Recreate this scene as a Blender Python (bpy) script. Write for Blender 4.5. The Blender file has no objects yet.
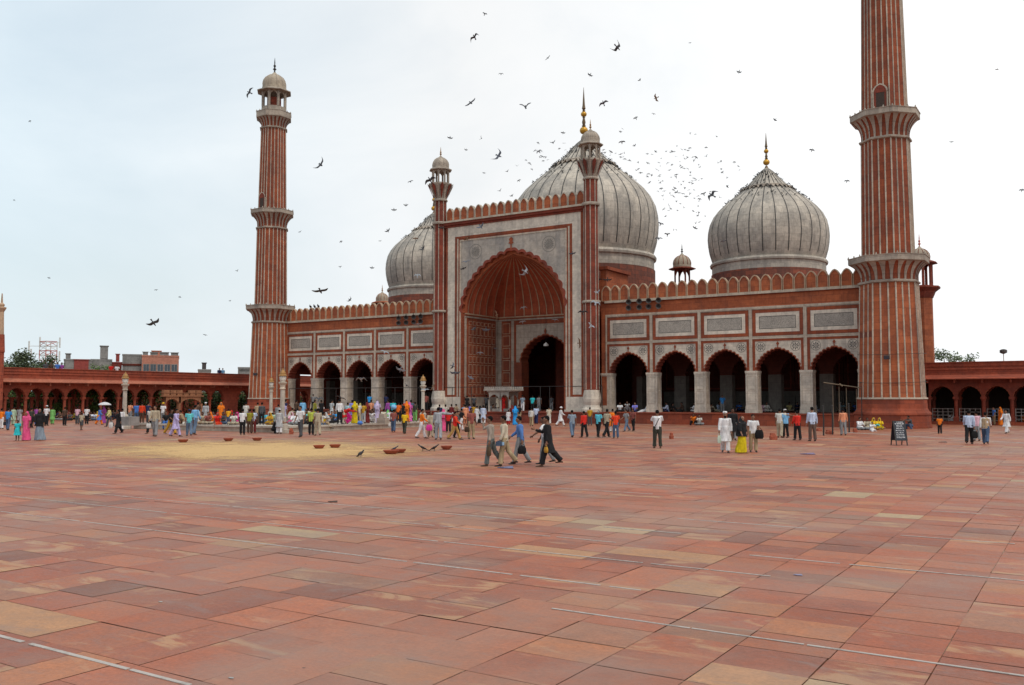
import bpy, bmesh, math, random
from mathutils import Vector, Matrix, noise
random.seed(7)
R = math.radians
scn = bpy.context.scene
COL = scn.collection

# ------------------------------------------------------------------ camera geometry (used to put people and birds where they stand)
FPX, PITCH, YAW = 910.0, 0.0615761, -0.568151
CAM = Vector((46.42, -74.0, 2.18))
RIGHT = Vector((math.cos(YAW), -math.sin(YAW), 0))
FWD = Vector((math.sin(YAW)*math.cos(PITCH), math.cos(YAW)*math.cos(PITCH), math.sin(PITCH)))
UP = Vector((-math.sin(YAW)*math.sin(PITCH), -math.cos(YAW)*math.sin(PITCH), math.cos(PITCH)))
def ray(px, py): return RIGHT*((px-512)/FPX) + UP*((342.5-py)/FPX) + FWD
def on_z(px, py, z=0.0):
    d = ray(px, py); return CAM + d*((z-CAM.z)/d.z)
def on_y(px, py, y):
    d = ray(px, py); return CAM + d*((y-CAM.y)/d.y)
def on_x(px, py, x):
    d = ray(px, py); return CAM + d*((x-CAM.x)/d.x)
def at_depth(px, py, t): return CAM + ray(px, py)*t

# ------------------------------------------------------------------ materials
MATS = {}
class NT:
    def __init__(s, name, rough=0.8, spec=0.3):
        s.m = bpy.data.materials.new(name); s.m.use_nodes = True
        s.n = s.m.node_tree.nodes; s.l = s.m.node_tree.links
        s.b = s.n['Principled BSDF']; s.b.inputs['Roughness'].default_value = rough
        s.b.inputs['Specular IOR Level'].default_value = spec
        s._pos = None
    def node(s, t, **kw):
        n = s.n.new(t)
        for k, v in kw.items(): setattr(n, k, v)
        return n
    def put(s, sock, v):
        if isinstance(v, bpy.types.NodeSocket): s.l.new(v, sock)
        elif isinstance(v, (tuple, list)) and len(v) == 3 and len(sock.default_value) == 4: sock.default_value = (*v, 1)
        else: sock.default_value = v
    def math(s, op, a, b=0.0, c=0.0, clamp=False):
        n = s.node('ShaderNodeMath', operation=op, use_clamp=clamp)
        s.put(n.inputs[0], a); s.put(n.inputs[1], b); s.put(n.inputs[2], c); return n.outputs[0]
    def pos(s):
        if s._pos is None: s._pos = s.node('ShaderNodeNewGeometry').outputs['Position']
        return s._pos
    def obj(s): return s.node('ShaderNodeTexCoord').outputs['Object']
    def sep(s, v):
        n = s.node('ShaderNodeSeparateXYZ'); s.put(n.inputs[0], v); return n.outputs
    def comb(s, x, y, z):
        n = s.node('ShaderNodeCombineXYZ')
        for i, v in enumerate((x, y, z)): s.put(n.inputs[i], v)
        return n.outputs[0]
    def scale(s, v, sc):
        n = s.node('ShaderNodeVectorMath', operation='MULTIPLY'); s.put(n.inputs[0], v); n.inputs[1].default_value = sc; return n.outputs[0]
    def noise(s, v, sc, det=4, rough=0.6, dist=0.0):
        n = s.node('ShaderNodeTexNoise'); s.put(n.inputs['Vector'], v); n.inputs['Scale'].default_value = sc
        n.inputs['Detail'].default_value = det; n.inputs['Roughness'].default_value = rough; n.inputs['Distortion'].default_value = dist
        return n.outputs['Fac']
    def ramp(s, f, stops):
        n = s.node('ShaderNodeValToRGB'); s.put(n.inputs[0], f); e = n.color_ramp.elements
        while len(e) < len(stops): e.new(0.5)
        for el, (p, c) in zip(e, stops):
            el.position = p; el.color = (*c, 1) if not isinstance(c, (int, float)) else (c, c, c, 1)
        return n.outputs[0]
    def mix(s, f, a, b, mode='MIX'):
        n = s.node('ShaderNodeMix', data_type='RGBA', blend_type=mode)
        s.put(n.inputs[0], f); s.put(n.inputs[6], a); s.put(n.inputs[7], b); return n.outputs[2]
    def brick(s, v, c1, c2, mort, w, h, gap=0.012, off=0.5):
        n = s.node('ShaderNodeTexBrick'); s.put(n.inputs['Vector'], v)
        s.put(n.inputs['Color1'], c1); s.put(n.inputs['Color2'], c2); s.put(n.inputs['Mortar'], mort)
        n.inputs['Scale'].default_value = 1; n.inputs['Mortar Size'].default_value = gap; n.inputs['Bias'].default_value = 0
        n.inputs['Brick Width'].default_value = w; n.inputs['Row Height'].default_value = h; n.offset = off
        n.inputs['Mortar Smooth'].default_value = 0.3
        return n.outputs['Color'], n.outputs['Fac']
    def bump(s, h, st=0.3, d=0.02):
        n = s.node('ShaderNodeBump'); n.inputs['Strength'].default_value = st; n.inputs['Distance'].default_value = d
        s.put(n.inputs['Height'], h); s.l.new(n.outputs[0], s.b.inputs['Normal'])
    def color(s, c): s.put(s.b.inputs['Base Color'], c); return s.m

def stone(name, c1, c2, mort, w, h, stain=0.5, stainc=(0.10, 0.06, 0.05), streak=0.4, rough=0.85, gap=0.012, round_=False, spec=0.25):
    t = NT(name, rough, spec)
    p = t.pos(); x, y, z = t.sep(p)
    if round_:
        ox, oy, oz = t.sep(t.obj())
        u = t.math('MULTIPLY', t.math('ARCTAN2', oy, ox), round_)
    else:
        u = t.math('ADD', x, y)
    col, fac = t.brick(t.comb(u, z, 0.0), c1, c2, mort, w, h, gap)
    n1 = t.noise(p, 0.45, 5, 0.65)
    n2 = t.noise(p, 3.0, 5, 0.7)
    st = t.noise(t.scale(p, (1.3, 1.3, 0.07)), 1.0, 4, 0.65)
    col = t.mix(t.math('MULTIPLY', t.ramp(n1, [(0.42, 0.0), (0.72, 1.0)]), stain), col, stainc)
    col = t.mix(t.math('MULTIPLY', t.ramp(st, [(0.52, 0.0), (0.75, 1.0)]), streak), col, stainc)
    col = t.mix(1.0, col, t.ramp(n2, [(0.25, 0.72), (0.75, 1.22)]), 'MULTIPLY')
    t.bump(t.math('ADD', t.math('MULTIPLY', fac, -0.6), t.math('MULTIPLY', n2, 0.5)), 0.35, 0.02)
    return t.color(col)

M = {}
M['red'] = stone('red_sandstone', (0.41, 0.118, 0.047), (0.30, 0.080, 0.034), (0.17, 0.048, 0.029), 1.15, 0.52, 0.6, (0.13, 0.05, 0.036), 0.65)
M['vault'] = stone('vault_sandstone', (0.44, 0.108, 0.050), (0.36, 0.083, 0.040), (0.3, 0.07, 0.04), 1.2, 0.6, 0.4, (0.2, 0.07, 0.045), 0.3)
M['hall'] = stone('shade_painted_hall_stone', (0.115, 0.032, 0.022), (0.09, 0.026, 0.018), (0.05, 0.02, 0.015), 1.0, 0.5, 0.5, (0.04, 0.02, 0.016), 0.4)  # darkened copy of the red stone: indoor shade is put into the colours
M['hallpale'] = stone('shade_painted_hall_marble', (0.17, 0.155, 0.135), (0.14, 0.13, 0.115), (0.09, 0.085, 0.075), 0.9, 0.6, 0.5, (0.08, 0.075, 0.07), 0.5)  # marble darkened the same way, hall shade in the colour
M['redframe'] = stone('red_sandstone_trim', (0.30, 0.076, 0.033), (0.22, 0.054, 0.026), (0.15, 0.038, 0.024), 1.3, 0.6, 0.6, (0.095, 0.038, 0.03), 0.65)
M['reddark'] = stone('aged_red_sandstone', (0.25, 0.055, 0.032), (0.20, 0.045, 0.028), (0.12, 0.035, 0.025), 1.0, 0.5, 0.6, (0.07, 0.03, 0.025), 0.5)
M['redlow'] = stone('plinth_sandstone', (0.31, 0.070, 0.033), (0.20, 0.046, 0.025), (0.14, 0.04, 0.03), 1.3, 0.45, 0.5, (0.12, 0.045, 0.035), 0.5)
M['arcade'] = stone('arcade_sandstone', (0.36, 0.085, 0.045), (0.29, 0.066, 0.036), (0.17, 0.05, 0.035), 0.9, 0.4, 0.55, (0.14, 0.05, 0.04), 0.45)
M['eave'] = stone('sunlit_eave_slabs', (0.43, 0.155, 0.095), (0.37, 0.13, 0.08), (0.25, 0.085, 0.055), 0.9, 1.2, 0.4, (0.2, 0.08, 0.06), 0.4)  # paler than the arcade stone: sunlight on the slope is put into the colour
M['marble'] = stone('weathered_white_marble', (0.61, 0.54, 0.445), (0.50, 0.445, 0.37), (0.27, 0.23, 0.20), 0.9, 0.65, 0.6, (0.22, 0.20, 0.185), 0.75, 0.6, 0.008)
M['marbleclean'] = stone('white_marble', (0.66, 0.59, 0.49), (0.56, 0.50, 0.42), (0.34, 0.30, 0.25), 0.9, 0.8, 0.5, (0.28, 0.255, 0.23), 0.6, 0.55, 0.006)
M['trim'] = stone('pale_stone_trim', (0.52, 0.445, 0.355), (0.43, 0.365, 0.295), (0.26, 0.22, 0.18), 1.1, 0.8, 0.5, (0.18, 0.155, 0.135), 0.6)
M['merlontrim'] = stone('cream_stone_edging', (0.47, 0.33, 0.22), (0.43, 0.30, 0.20), (0.3, 0.2, 0.15), 1.2, 2.0, 0.4, (0.22, 0.17, 0.14), 0.4)
M['buff'] = stone('buff_stone', (0.43, 0.37, 0.305), (0.36, 0.305, 0.25), (0.22, 0.185, 0.155), 0.8, 0.6, 0.6, (0.13, 0.11, 0.10), 0.5)
M['panelmarble'] = stone('grey_marble_facing', (0.42, 0.37, 0.315), (0.34, 0.305, 0.265), (0.22, 0.20, 0.175), 1.3, 0.85, 0.75, (0.20, 0.19, 0.185), 0.85, 0.6, 0.007)
M['dome5'] = stone('dome_marble', (0.52, 0.46, 0.385), (0.40, 0.36, 0.31), (0.22, 0.2, 0.18), 0.62, 0.66, 0.75, (0.19, 0.178, 0.165), 0.75, 0.65, 0.010, 5.5)
M['dome8'] = stone('great_dome_marble', (0.52, 0.46, 0.385), (0.40, 0.36, 0.31), (0.22, 0.2, 0.18), 0.85, 0.85, 0.75, (0.19, 0.178, 0.165), 0.75, 0.65, 0.012, 8.0)
M['drum'] = stone('drum_sandstone', (0.30, 0.085, 0.05), (0.15, 0.06, 0.045), (0.10, 0.05, 0.04), 0.8, 0.45, 0.6, (0.08, 0.05, 0.045), 0.7, 0.85, 0.02, 6.0)
M['cream'] = stone('aged_lime_plaster', (0.42, 0.36, 0.28), (0.38, 0.32, 0.25), (0.3, 0.25, 0.2), 2.0, 1.5, 0.5, (0.22, 0.17, 0.13), 0.6)
M['concrete'] = stone('grey_concrete', (0.28, 0.265, 0.25), (0.24, 0.23, 0.22), (0.18, 0.17, 0.16), 2.5, 1.4, 0.5, (0.12, 0.115, 0.11), 0.5)
M['pink'] = stone('pink_plaster', (0.48, 0.20, 0.14), (0.45, 0.185, 0.13), (0.4, 0.17, 0.12), 6.0, 3.0, 0.35, (0.3, 0.14, 0.10), 0.3)
M['brickwall'] = stone('red_brick_wall', (0.36, 0.06, 0.05), (0.3, 0.05, 0.045), (0.22, 0.08, 0.06), 0.3, 0.1, 0.3, (0.15, 0.05, 0.04), 0.3)
M['coping'] = stone('tank_marble_coping', (0.50, 0.45, 0.38), (0.43, 0.39, 0.33), (0.25, 0.21, 0.18), 1.4, 3.0, 0.6, (0.24, 0.20, 0.17), 0.3, 0.6)

def plain(name, c, rough=0.6, spec=0.4, metal=0.0, var=0.25, sc=6.0, bump=0.0):
    t = NT(name, rough, spec); t.b.inputs['Metallic'].default_value = metal
    n = t.noise(t.obj(), sc, 5, 0.65)
    c2 = tuple(max(0, v*(1-var)) for v in c); c3 = tuple(min(1, v*(1+var)) for v in c)
    if bump: t.bump(n, bump, 0.02)
    return t.color(t.ramp(n, [(0.3, c2), (0.7, c3)]))
M['black'] = plain('black_stone_inlay', (0.05, 0.047, 0.043), 0.6)
M['inlay_faint'] = plain('faint_grey_inlay', (0.20, 0.185, 0.165), 0.6, .3, 0, .35, 9)
M['bronze'] = plain('dark_bronze', (0.13, 0.085, 0.045), 0.45, 0.5, 0.5)
M['railing'] = plain('weathered_grey_rail', (0.26, 0.25, 0.24), 0.6)
M['inlay'] = plain('grey_flower_inlay', (0.07, 0.068, 0.066), 0.5)
M['gold'] = plain('gilded_copper', (0.52, 0.28, 0.035), 0.4, 0.5, 0.5, 0.3)
M['ironwork'] = plain('dark_iron', (0.035, 0.033, 0.032), 0.55, 0.4, 0.3)
M['horn'] = plain('grey_horn_metal', (0.075, 0.065, 0.062), 0.5, 0.4, 0.3)
M['whitepaint'] = plain('white_paint', (0.62, 0.61, 0.58), 0.55, 0.4, 0.0, 0.15)
M['deepshade'] = plain('deep_shade_fill', (0.045, 0.026, 0.018), 0.7)  # near-black stand-in for shade in the minaret opening and deep arcade
M['terracotta'] = plain('terracotta', (0.30, 0.075, 0.04), 0.8, 0.3, 0.0, 0.25, 9)
M['bamboo'] = plain('bamboo_pole', (0.20, 0.15, 0.10), 0.7, 0.3, 0.0, 0.3, 14)
M['lampglass'] = plain('frosted_lamp_glass', (0.55, 0.53, 0.48), 0.3, 0.5)
M['brass'] = plain('amber_lamp_cap', (0.30, 0.155, 0.045), 0.5, 0.5, 0.3)
M['board'] = plain('black_signboard', (0.018, 0.022, 0.035), 0.5)
M['letters'] = plain('white_lettering', (0.70, 0.72, 0.74), 0.6, 0.3, 0, 0.1)
M['window'] = plain('dark_window_glass', (0.035, 0.05, 0.07), 0.15, 0.6, 0, 0.2)
M['antenna_red'] = plain('red_lattice_paint', (0.42, 0.10, 0.08), 0.6)
M['asphalt'] = plain('city_ground', (0.14, 0.12, 0.10), 0.95, 0.2, 0, 0.3, 0.3)
M['water'] = plain('tank_water', (0.03, 0.05, 0.04), 0.08, 0.6, 0, 0.2, 1.0)
M['bark'] = plain('bark', (0.10, 0.075, 0.055), 0.9, 0.2, 0, 0.35, 8)

def inscription():
    t = NT('carved_inscription', 0.6, 0.3); p = t.pos(); x, y, z = t.sep(p)
    v = t.comb(t.math('MULTIPLY', x, 2.6), 0.0, t.math('MULTIPLY', z, 4.2))
    n = t.noise(v, 1.6, 3, 0.55, 2.2)
    strokes = t.ramp(t.math('ABSOLUTE', t.math('SUBTRACT', n, 0.5)), [(0.015, 1.0), (0.05, 0.0)])
    n2 = t.noise(p, 0.9, 4)
    base = t.ramp(n2, [(0.3, (0.40, 0.365, 0.315)), (0.7, (0.31, 0.285, 0.25))])
    return t.color(t.mix(t.math('MULTIPLY', strokes, 0.7), base, (0.08, 0.075, 0.07)))
M['inscription'] = inscription()

def foliage(name, c):
    t = NT(name, 0.65, 0.3)
    n = t.noise(t.pos(), 1.2, 3); oi = t.node('ShaderNodeNewGeometry').outputs['Random Per Island']
    f = t.math('ADD', t.math('MULTIPLY', n, 0.5), t.math('MULTIPLY', oi, 0.5))
    return t.color(t.ramp(f, [(0.2, tuple(v*0.5 for v in c)), (0.55, c), (0.85, tuple(min(1, v*1.7) for v in c))]))
M['leaf'] = foliage('dull_green_leaves', (0.055, 0.085, 0.030))
M['leaf2'] = foliage('bright_green_leaves', (0.09, 0.16, 0.035))
M['leaf3'] = foliage('grey_green_leaves', (0.10, 0.125, 0.07))

def paving():
    t = NT('sandstone_paving', 0.62, 0.35); p = t.pos()
    at = t.node('ShaderNodeAttribute', attribute_name='slab'); c = at.outputs['Color']
    at2 = t.node('ShaderNodeAttribute', attribute_name='slab_shift')
    pv = t.node('ShaderNodeVectorMath', operation='ADD'); t.l.new(p, pv.inputs[0]); t.l.new(at2.outputs['Vector'], pv.inputs[1]); q = pv.outputs[0]
    fine = t.noise(q, 26.0, 6, 0.75); med = t.noise(q, 3.2, 5, 0.7)
    band = t.noise(t.scale(q, (1.2, 5.0, 1.0)), 0.9, 4, 0.6, 0.8)
    big = t.noise(p, 0.13, 4, 0.6); big2 = t.noise(p, 0.55, 5, 0.65)
    c = t.mix(1.0, c, t.ramp(fine, [(0.25, 0.72), (0.72, 1.25)]), 'MULTIPLY')
    c = t.mix(1.0, c, t.ramp(med, [(0.3, 0.80), (0.7, 1.16)]), 'MULTIPLY')
    rx, ry, rz = t.sep(at2.outputs['Vector'])
    flake = t.noise(t.scale(q, (1.0, 2.4, 1.0)), 0.9, 6, 0.66, 0.8)         # slabs whose red skin has flaked to tan
    pick = t.math('GREATER_THAN', rx, 24.0)
    c = t.mix(t.math('MULTIPLY', t.math('MULTIPLY', t.ramp(flake, [(0.50, 0.0), (0.60, 1.0)]), pick), 0.6), c, (0.44, 0.27, 0.14))
    c = t.mix(t.math('MULTIPLY', t.ramp(band, [(0.62, 0.0), (0.69, 1.0)]), 0.35), c, (0.44, 0.25, 0.14))
    c = t.mix(t.math('MULTIPLY', t.ramp(big, [(0.50, 0.0), (0.70, 1.0)]), 0.55), c, (0.25, 0.165, 0.125))
    c = t.mix(t.math('MULTIPLY', t.ramp(big2, [(0.52, 0.0), (0.72, 1.0)]), 0.6), c, (0.215, 0.15, 0.125))
    damp = t.noise(t.scale(p, (0.9, 2.2, 1.0)), 1.1, 6, 0.72, 0.6)
    wornz = t.noise(p, 0.21, 5, 0.6, 0.4)
    c = t.mix(t.math('MULTIPLY', t.ramp(wornz, [(0.50, 0.0), (0.66, 1.0)]), 0.5), c, (0.27, 0.185, 0.145))
    c = t.mix(t.math('MULTIPLY', t.ramp(damp, [(0.57, 0.0), (0.72, 1.0)]), 0.6), c, (0.20, 0.155, 0.14))
    pale = t.noise(t.scale(p, (1.0, 1.6, 1.0)), 2.1, 6, 0.75, 0.5)
    c = t.mix(t.math('MULTIPLY', t.ramp(pale, [(0.64, 0.0), (0.74, 1.0)]), 0.3), c, (0.42, 0.30, 0.22))
    spots = t.node('ShaderNodeTexVoronoi'); t.l.new(p, spots.inputs['Vector']); spots.inputs['Scale'].default_value = 1.7
    sp = t.ramp(spots.outputs['Distance'], [(0.022, 1.0), (0.035, 0.0)])
    c = t.mix(t.math('MULTIPLY', sp, 0.8), c, (0.06, 0.045, 0.04))
    t.bump(t.math('ADD', fine, t.math('MULTIPLY', med, 1.5)), 0.35, 0.012)
    rr = t.ramp(med, [(0.3, 0.5), (0.7, 0.78)]); t.l.new(rr, t.b.inputs['Roughness'])
    return t.color(c)
M['paving'] = paving()
def joints():
    t = NT('paving_joint_dirt', 0.95, 0.1); n = t.noise(t.pos(), 0.9, 4, 0.7); n2 = t.noise(t.pos(), 14, 3)
    c = t.ramp(n, [(0.38, (0.14, 0.062, 0.042)), (0.50, (0.235, 0.105, 0.068)), (0.64, (0.44, 0.35, 0.27))])
    return t.color(t.mix(1.0, c, t.ramp(n2, [(0.3, 0.7), (0.7, 1.2)]), 'MULTIPLY'))
M['joint'] = joints()
def worn(name, col, sc, lo, hi, rough=0.8):
    t = NT(name, rough, 0.2); n = t.noise(t.pos(), sc, 6, 0.75); n2 = t.noise(t.pos(), sc*0.12, 3, 0.5)
    a = t.ramp(t.math('ADD', t.math('MULTIPLY', n, 0.6), t.math('MULTIPLY', n2, 0.4)), [(lo, 0.0), (hi, 0.85)])
    t.l.new(a, t.b.inputs['Alpha'])
    return t.color(t.ramp(n, [(0.3, tuple(v*0.75 for v in col)), (0.7, col)]))
M['paintline'] = worn('worn_white_line_paint', (0.50, 0.455, 0.42), 5.0, 0.24, 0.50)
def grain():
    t = NT('scattered_grain', 0.9, 0.15); at = t.node('ShaderNodeAttribute', attribute_name='cover').outputs['Fac']
    n = t.noise(t.pos(), 0.8, 6, 0.75); n2 = t.noise(t.pos(), 9.0, 5, 0.8)
    a = t.math('ADD', at, t.math('MULTIPLY', t.math('SUBTRACT', t.math('ADD', t.math('MULTIPLY', n, 0.6), t.math('MULTIPLY', n2, 0.4)), 0.5), 2.6))
    t.l.new(t.ramp(a, [(0.45, 0.0), (1.25, 0.85)]), t.b.inputs['Alpha'])
    return t.color(t.ramp(n2, [(0.3, (0.50, 0.31, 0.14)), (0.7, (0.66, 0.45, 0.21))]))
M['grain'] = grain()

CLOTH = {}
def cloth(c):
    k = tuple(round(v, 3) for v in c)
    if k not in CLOTH:
        t = NT('cloth_dye', 0.85, 0.2); p = t.obj(); n = t.noise(t.scale(p, (9, 9, 3)), 1.0, 4, 0.6)
        CLOTH[k] = t.color(t.ramp(n, [(0.3, tuple(v*0.58 for v in c)), (0.66, tuple(min(1, v*1.1) for v in c))]))
    return CLOTH[k]

# ------------------------------------------------------------------ mesh helpers
class MB:
    def __init__(s): s.v = []; s.f = []; s.m = []
    def face(s, pts, m=0):
        b = len(s.v); s.v += [tuple(p) for p in pts]; s.f.append(tuple(range(b, b+len(pts)))); s.m.append(m)
    def box(s, x0, x1, y0, y1, z0, z1, m=0):
        b = len(s.v)
        s.v += [(x0,y0,z0),(x1,y0,z0),(x1,y1,z0),(x0,y1,z0),(x0,y0,z1),(x1,y0,z1),(x1,y1,z1),(x0,y1,z1)]
        for f in ((0,3,2,1),(4,5,6,7),(0,1,5,4),(1,2,6,5),(2,3,7,6),(3,0,4,7)):
            s.f.append(tuple(b+i for i in f)); s.m.append(m)
    def frame(s, x0, x1, z0, z1, t, y0, y1, m=0):      # rectangular border in an XZ plane
        s.box(x0, x1, y0, y1, z0, z0+t, m); s.box(x0, x1, y0, y1, z1-t, z1, m)
        s.box(x0, x0+t, y0, y1, z0+t, z1-t, m); s.box(x1-t, x1, y0, y1, z0+t, z1-t, m)
    def lathe(s, prof, n=24, m=0, cx=0, cy=0, ph=0.0, cap=True, mats=None, sx=1.0, sy=1.0):
        b = len(s.v)
        for r, z in prof:
            for i in range(n):
                a = ph + 2*math.pi*i/n; s.v.append((cx+r*math.cos(a)*sx, cy+r*math.sin(a)*sy, z))
        for j in range(len(prof)-1):
            for i in range(n):
                k = (i+1) % n
                s.f.append((b+j*n+i, b+j*n+k, b+(j+1)*n+k, b+(j+1)*n+i)); s.m.append(mats[j] if mats else m)
        if cap:
            s.f.append(tuple(b+i for i in range(n))[::-1]); s.m.append(mats[0] if mats else m)
            s.f.append(tuple(b+(len(prof)-1)*n+i for i in range(n))); s.m.append(mats[-1] if mats else m)
    def tube(s, pts, rad, n=8, m=0, cap=True, flat=1.0):
        pts = [Vector(p) for p in pts]
        if not isinstance(rad, (list, tuple)): rad = [rad]*len(pts)
        b = len(s.v); ref = None
        for i, p in enumerate(pts):
            d = (pts[min(i+1, len(pts)-1)] - pts[max(i-1, 0)]).normalized()
            if ref is None:
                ref = d.orthogonal().normalized() if abs(d.x) > 0.9 else (Vector((1,0,0)) - d*d.x).normalized()
            u = (ref - d*ref.dot(d)).normalized(); ref = u; w = d.cross(u)
            for k in range(n):
                a = 2*math.pi*k/n; s.v.append(tuple(p + u*rad[i]*math.cos(a) + w*rad[i]*flat*math.sin(a)))
        for j in range(len(pts)-1):
            for k in range(n):
                q = (k+1) % n; s.f.append((b+j*n+k, b+j*n+q, b+(j+1)*n+q, b+(j+1)*n+k)); s.m.append(m)
        if cap:
            s.f.append(tuple(b+k for k in range(n))[::-1]); s.m.append(m)
            s.f.append(tuple(b+(len(pts)-1)*n+k for k in range(n))); s.m.append(m)
    def strip(s, A, B, m=0):
        for i in range(len(A)-1): s.face([A[i], A[i+1], B[i+1], B[i]], m)
    def mesh(s, name, mats, smooth=False, org=(0,0,0)):
        me = bpy.data.meshes.new(name)
        o = Vector(org); me.from_pydata([tuple(Vector(v)-o) for v in s.v], [], s.f)
        for mt in mats: me.materials.append(mt)
        me.polygons.foreach_set('material_index', s.m)
        if smooth: me.polygons.foreach_set('use_smooth', [True]*len(s.f))
        me.validate(); me.update()
        if smooth: me.set_sharp_from_angle(angle=R(38))
        return me
    def build(s, name, mats, parent=None, smooth=False, org=None, fix=False, loc=None):
        """org: world point that becomes the object's origin (children are given relative to their parent)."""
        po = Vector(parent['_w']) if parent is not None and '_w' in parent else Vector((0,0,0))
        o = Vector(org) if org is not None else po
        me = s.mesh(name, mats if isinstance(mats, (list, tuple)) else [mats], smooth, o)
        if fix:
            bm = bmesh.new(); bm.from_mesh(me); bmesh.ops.remove_doubles(bm, verts=bm.verts, dist=1e-4)
            bmesh.ops.recalc_face_normals(bm, faces=bm.faces); bm.to_mesh(me); bm.free()
        ob = bpy.data.objects.new(name, me); COL.objects.link(ob)
        if parent is not None: ob.parent = parent
        ob.location = (o - po) if loc is None else loc
        ob['_w'] = tuple(o)
        return ob
LABELS = {}
def tag(o, label, cat, group=None):
    o['label'] = label; o['category'] = cat
    if group: o['group'] = group
    return o
def thing(name, label, cat, loc=(0,0,0), group=None):
    o = bpy.data.objects.new(name, None); COL.objects.link(o); o.location = loc; o['_w'] = tuple(loc)
    o.empty_display_size = 0.3
    return tag(o, label, cat, group)
def struct(o, kind='structure'): o['kind'] = kind; return o
def copy_obj(o, parent=None, loc=None):
    c = o.copy(); COL.objects.link(c)
    if parent is not None: c.parent = parent
    if loc is not None: c.location = loc
    return c
def copy_tree(o, parent=None, loc=None):
    c = copy_obj(o, parent, loc)
    for ch in list(o.children): copy_tree(ch, c)
    return c

# pointed many-lobed arch outline: (x, z) from the left spring over the apex to the right spring
PROF = [(1.0,0.0),(0.99,0.10),(0.97,0.22),(0.885,0.42),(0.76,0.59),(0.607,0.74),(0.43,0.865),(0.22,0.955),(0.10,0.985),(0.0,1.03)]
def half_curve(k):
    pts = []
    n = len(PROF)-1
    for i in range(k+1):
        t = i/k*n; j = min(int(t), n-1); f = t-j
        p = [Vector(PROF[max(0, min(n, j+d))]) for d in (-1,0,1,2)]
        if j == 0: p[0] = Vector((1.0, -0.1))
        q = 0.5*((2*p[1]) + (-p[0]+p[2])*f + (2*p[0]-5*p[1]+4*p[2]-p[3])*f*f + (-p[0]+3*p[1]-3*p[2]+p[3])*f**3)
        pts.append(q)
    return pts
def arch(hw, zs, za, lobes=0, amp=0.1, per=6, k=60):
    base = [Vector((q.x*hw, zs+q.y*(za-zs)/1.03)) for q in half_curve(k)]
    if lobes:
        L = [0]
        for a, b in zip(base, base[1:]): L.append(L[-1]+(b-a).length)
        def at(s):
            for i in range(len(base)-1):
                if s <= L[i+1]+1e-9:
                    f = (s-L[i])/max(1e-9, L[i+1]-L[i]); return base[i].lerp(base[i+1], f), (base[i+1]-base[i]).normalized()
            return base[-1], (base[-1]-base[-2]).normalized()
        out = []
        for i in range(lobes):
            for j in range(per + (1 if i == lobes-1 else 0)):
                u = j/per; p, d = at(L[-1]*(i+u)/lobes)
                nrm = Vector((d.y, -d.x))
                if nrm.x < 0: nrm = -nrm
                out.append(p + nrm*amp*math.sin(math.pi*u))
        base = out
    right = [(p.x, p.y) for p in base]; right[-1] = (0.0, right[-1][1])
    return [(-x, z) for x, z in right[:-1]] + right[::-1] if True else None
def arch_lr(*a, **k):
    r = arch(*a, **k)       # left spring -> apex -> right spring
    return r
def arch_wall(mb, A, W, zs, zt, y, m, cx=0.0):
    """planar wall with an arched hole, from the spring line zs to zt, half width W"""
    def out(p):
        dx, dz = p[0], max(p[1]-zs, 1e-6); sx = W/max(abs(dx), 1e-9); sz = (zt-zs)/dz
        s = min(sx, sz); return (dx*s, zs+dz*s), (0 if sx < sz else 1)
    A = list(A)
    for a, b in zip(A, A[1:]):
        (qa, sa), (qb, sb) = out(a), out(b)
        pts = [a, qa]
        if sa != sb: pts.append((math.copysign(W, (a[0]+b[0])), zt))
        pts += [qb, b]
        mb.face([(cx+p[0], y, p[1]) for p in pts], m)
def arch_band(mb, A, zs, y, f, m, cx=0.0, th=0.0):
    """flat moulding that follows the arch edge"""
    o = [(p[0]*(1+f[0]), zs+(p[1]-zs)*(1+f[1])) for p in A]
    mb.strip([(cx+p[0], y, p[1]) for p in A], [(cx+p[0], y, p[1]) for p in o], m)
    if th:
        mb.strip([(cx+p[0], y, p[1]) for p in o], [(cx+p[0], y+th, p[1]) for p in o], m)
def soffit(mb, A, y0, y1, m, cx=0.0):
    mb.strip([(cx+p[0], y0, p[1]) for p in A], [(cx+p[0], y1, p[1]) for p in A], m)
def rosette(mb, cx, cz, r, y, m, n=8):
    for i in range(n):
        a = 2*math.pi*i/n; b = math.pi/n*0.62
        P = lambda rr, aa: (cx+rr*math.cos(aa), y, cz+rr*math.sin(aa))
        mb.face([P(r*0.18, a), P(r*0.6, a-b), P(r, a), P(r*0.6, a+b)], m)
    mb.face([(cx+r*0.14*math.cos(2*math.pi*i/8), y, cz+r*0.14*math.sin(2*math.pi*i/8)) for i in range(8)], m)
    ring = [(cx+r*1.12*math.cos(2*math.pi*i/20), y, cz+r*1.12*math.sin(2*math.pi*i/20)) for i in range(21)]
    ring2 = [(cx+r*1.22*math.cos(2*math.pi*i/20), y, cz+r*1.22*math.sin(2*math.pi*i/20)) for i in range(21)]
    mb.strip(ring, ring2, m)
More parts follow.
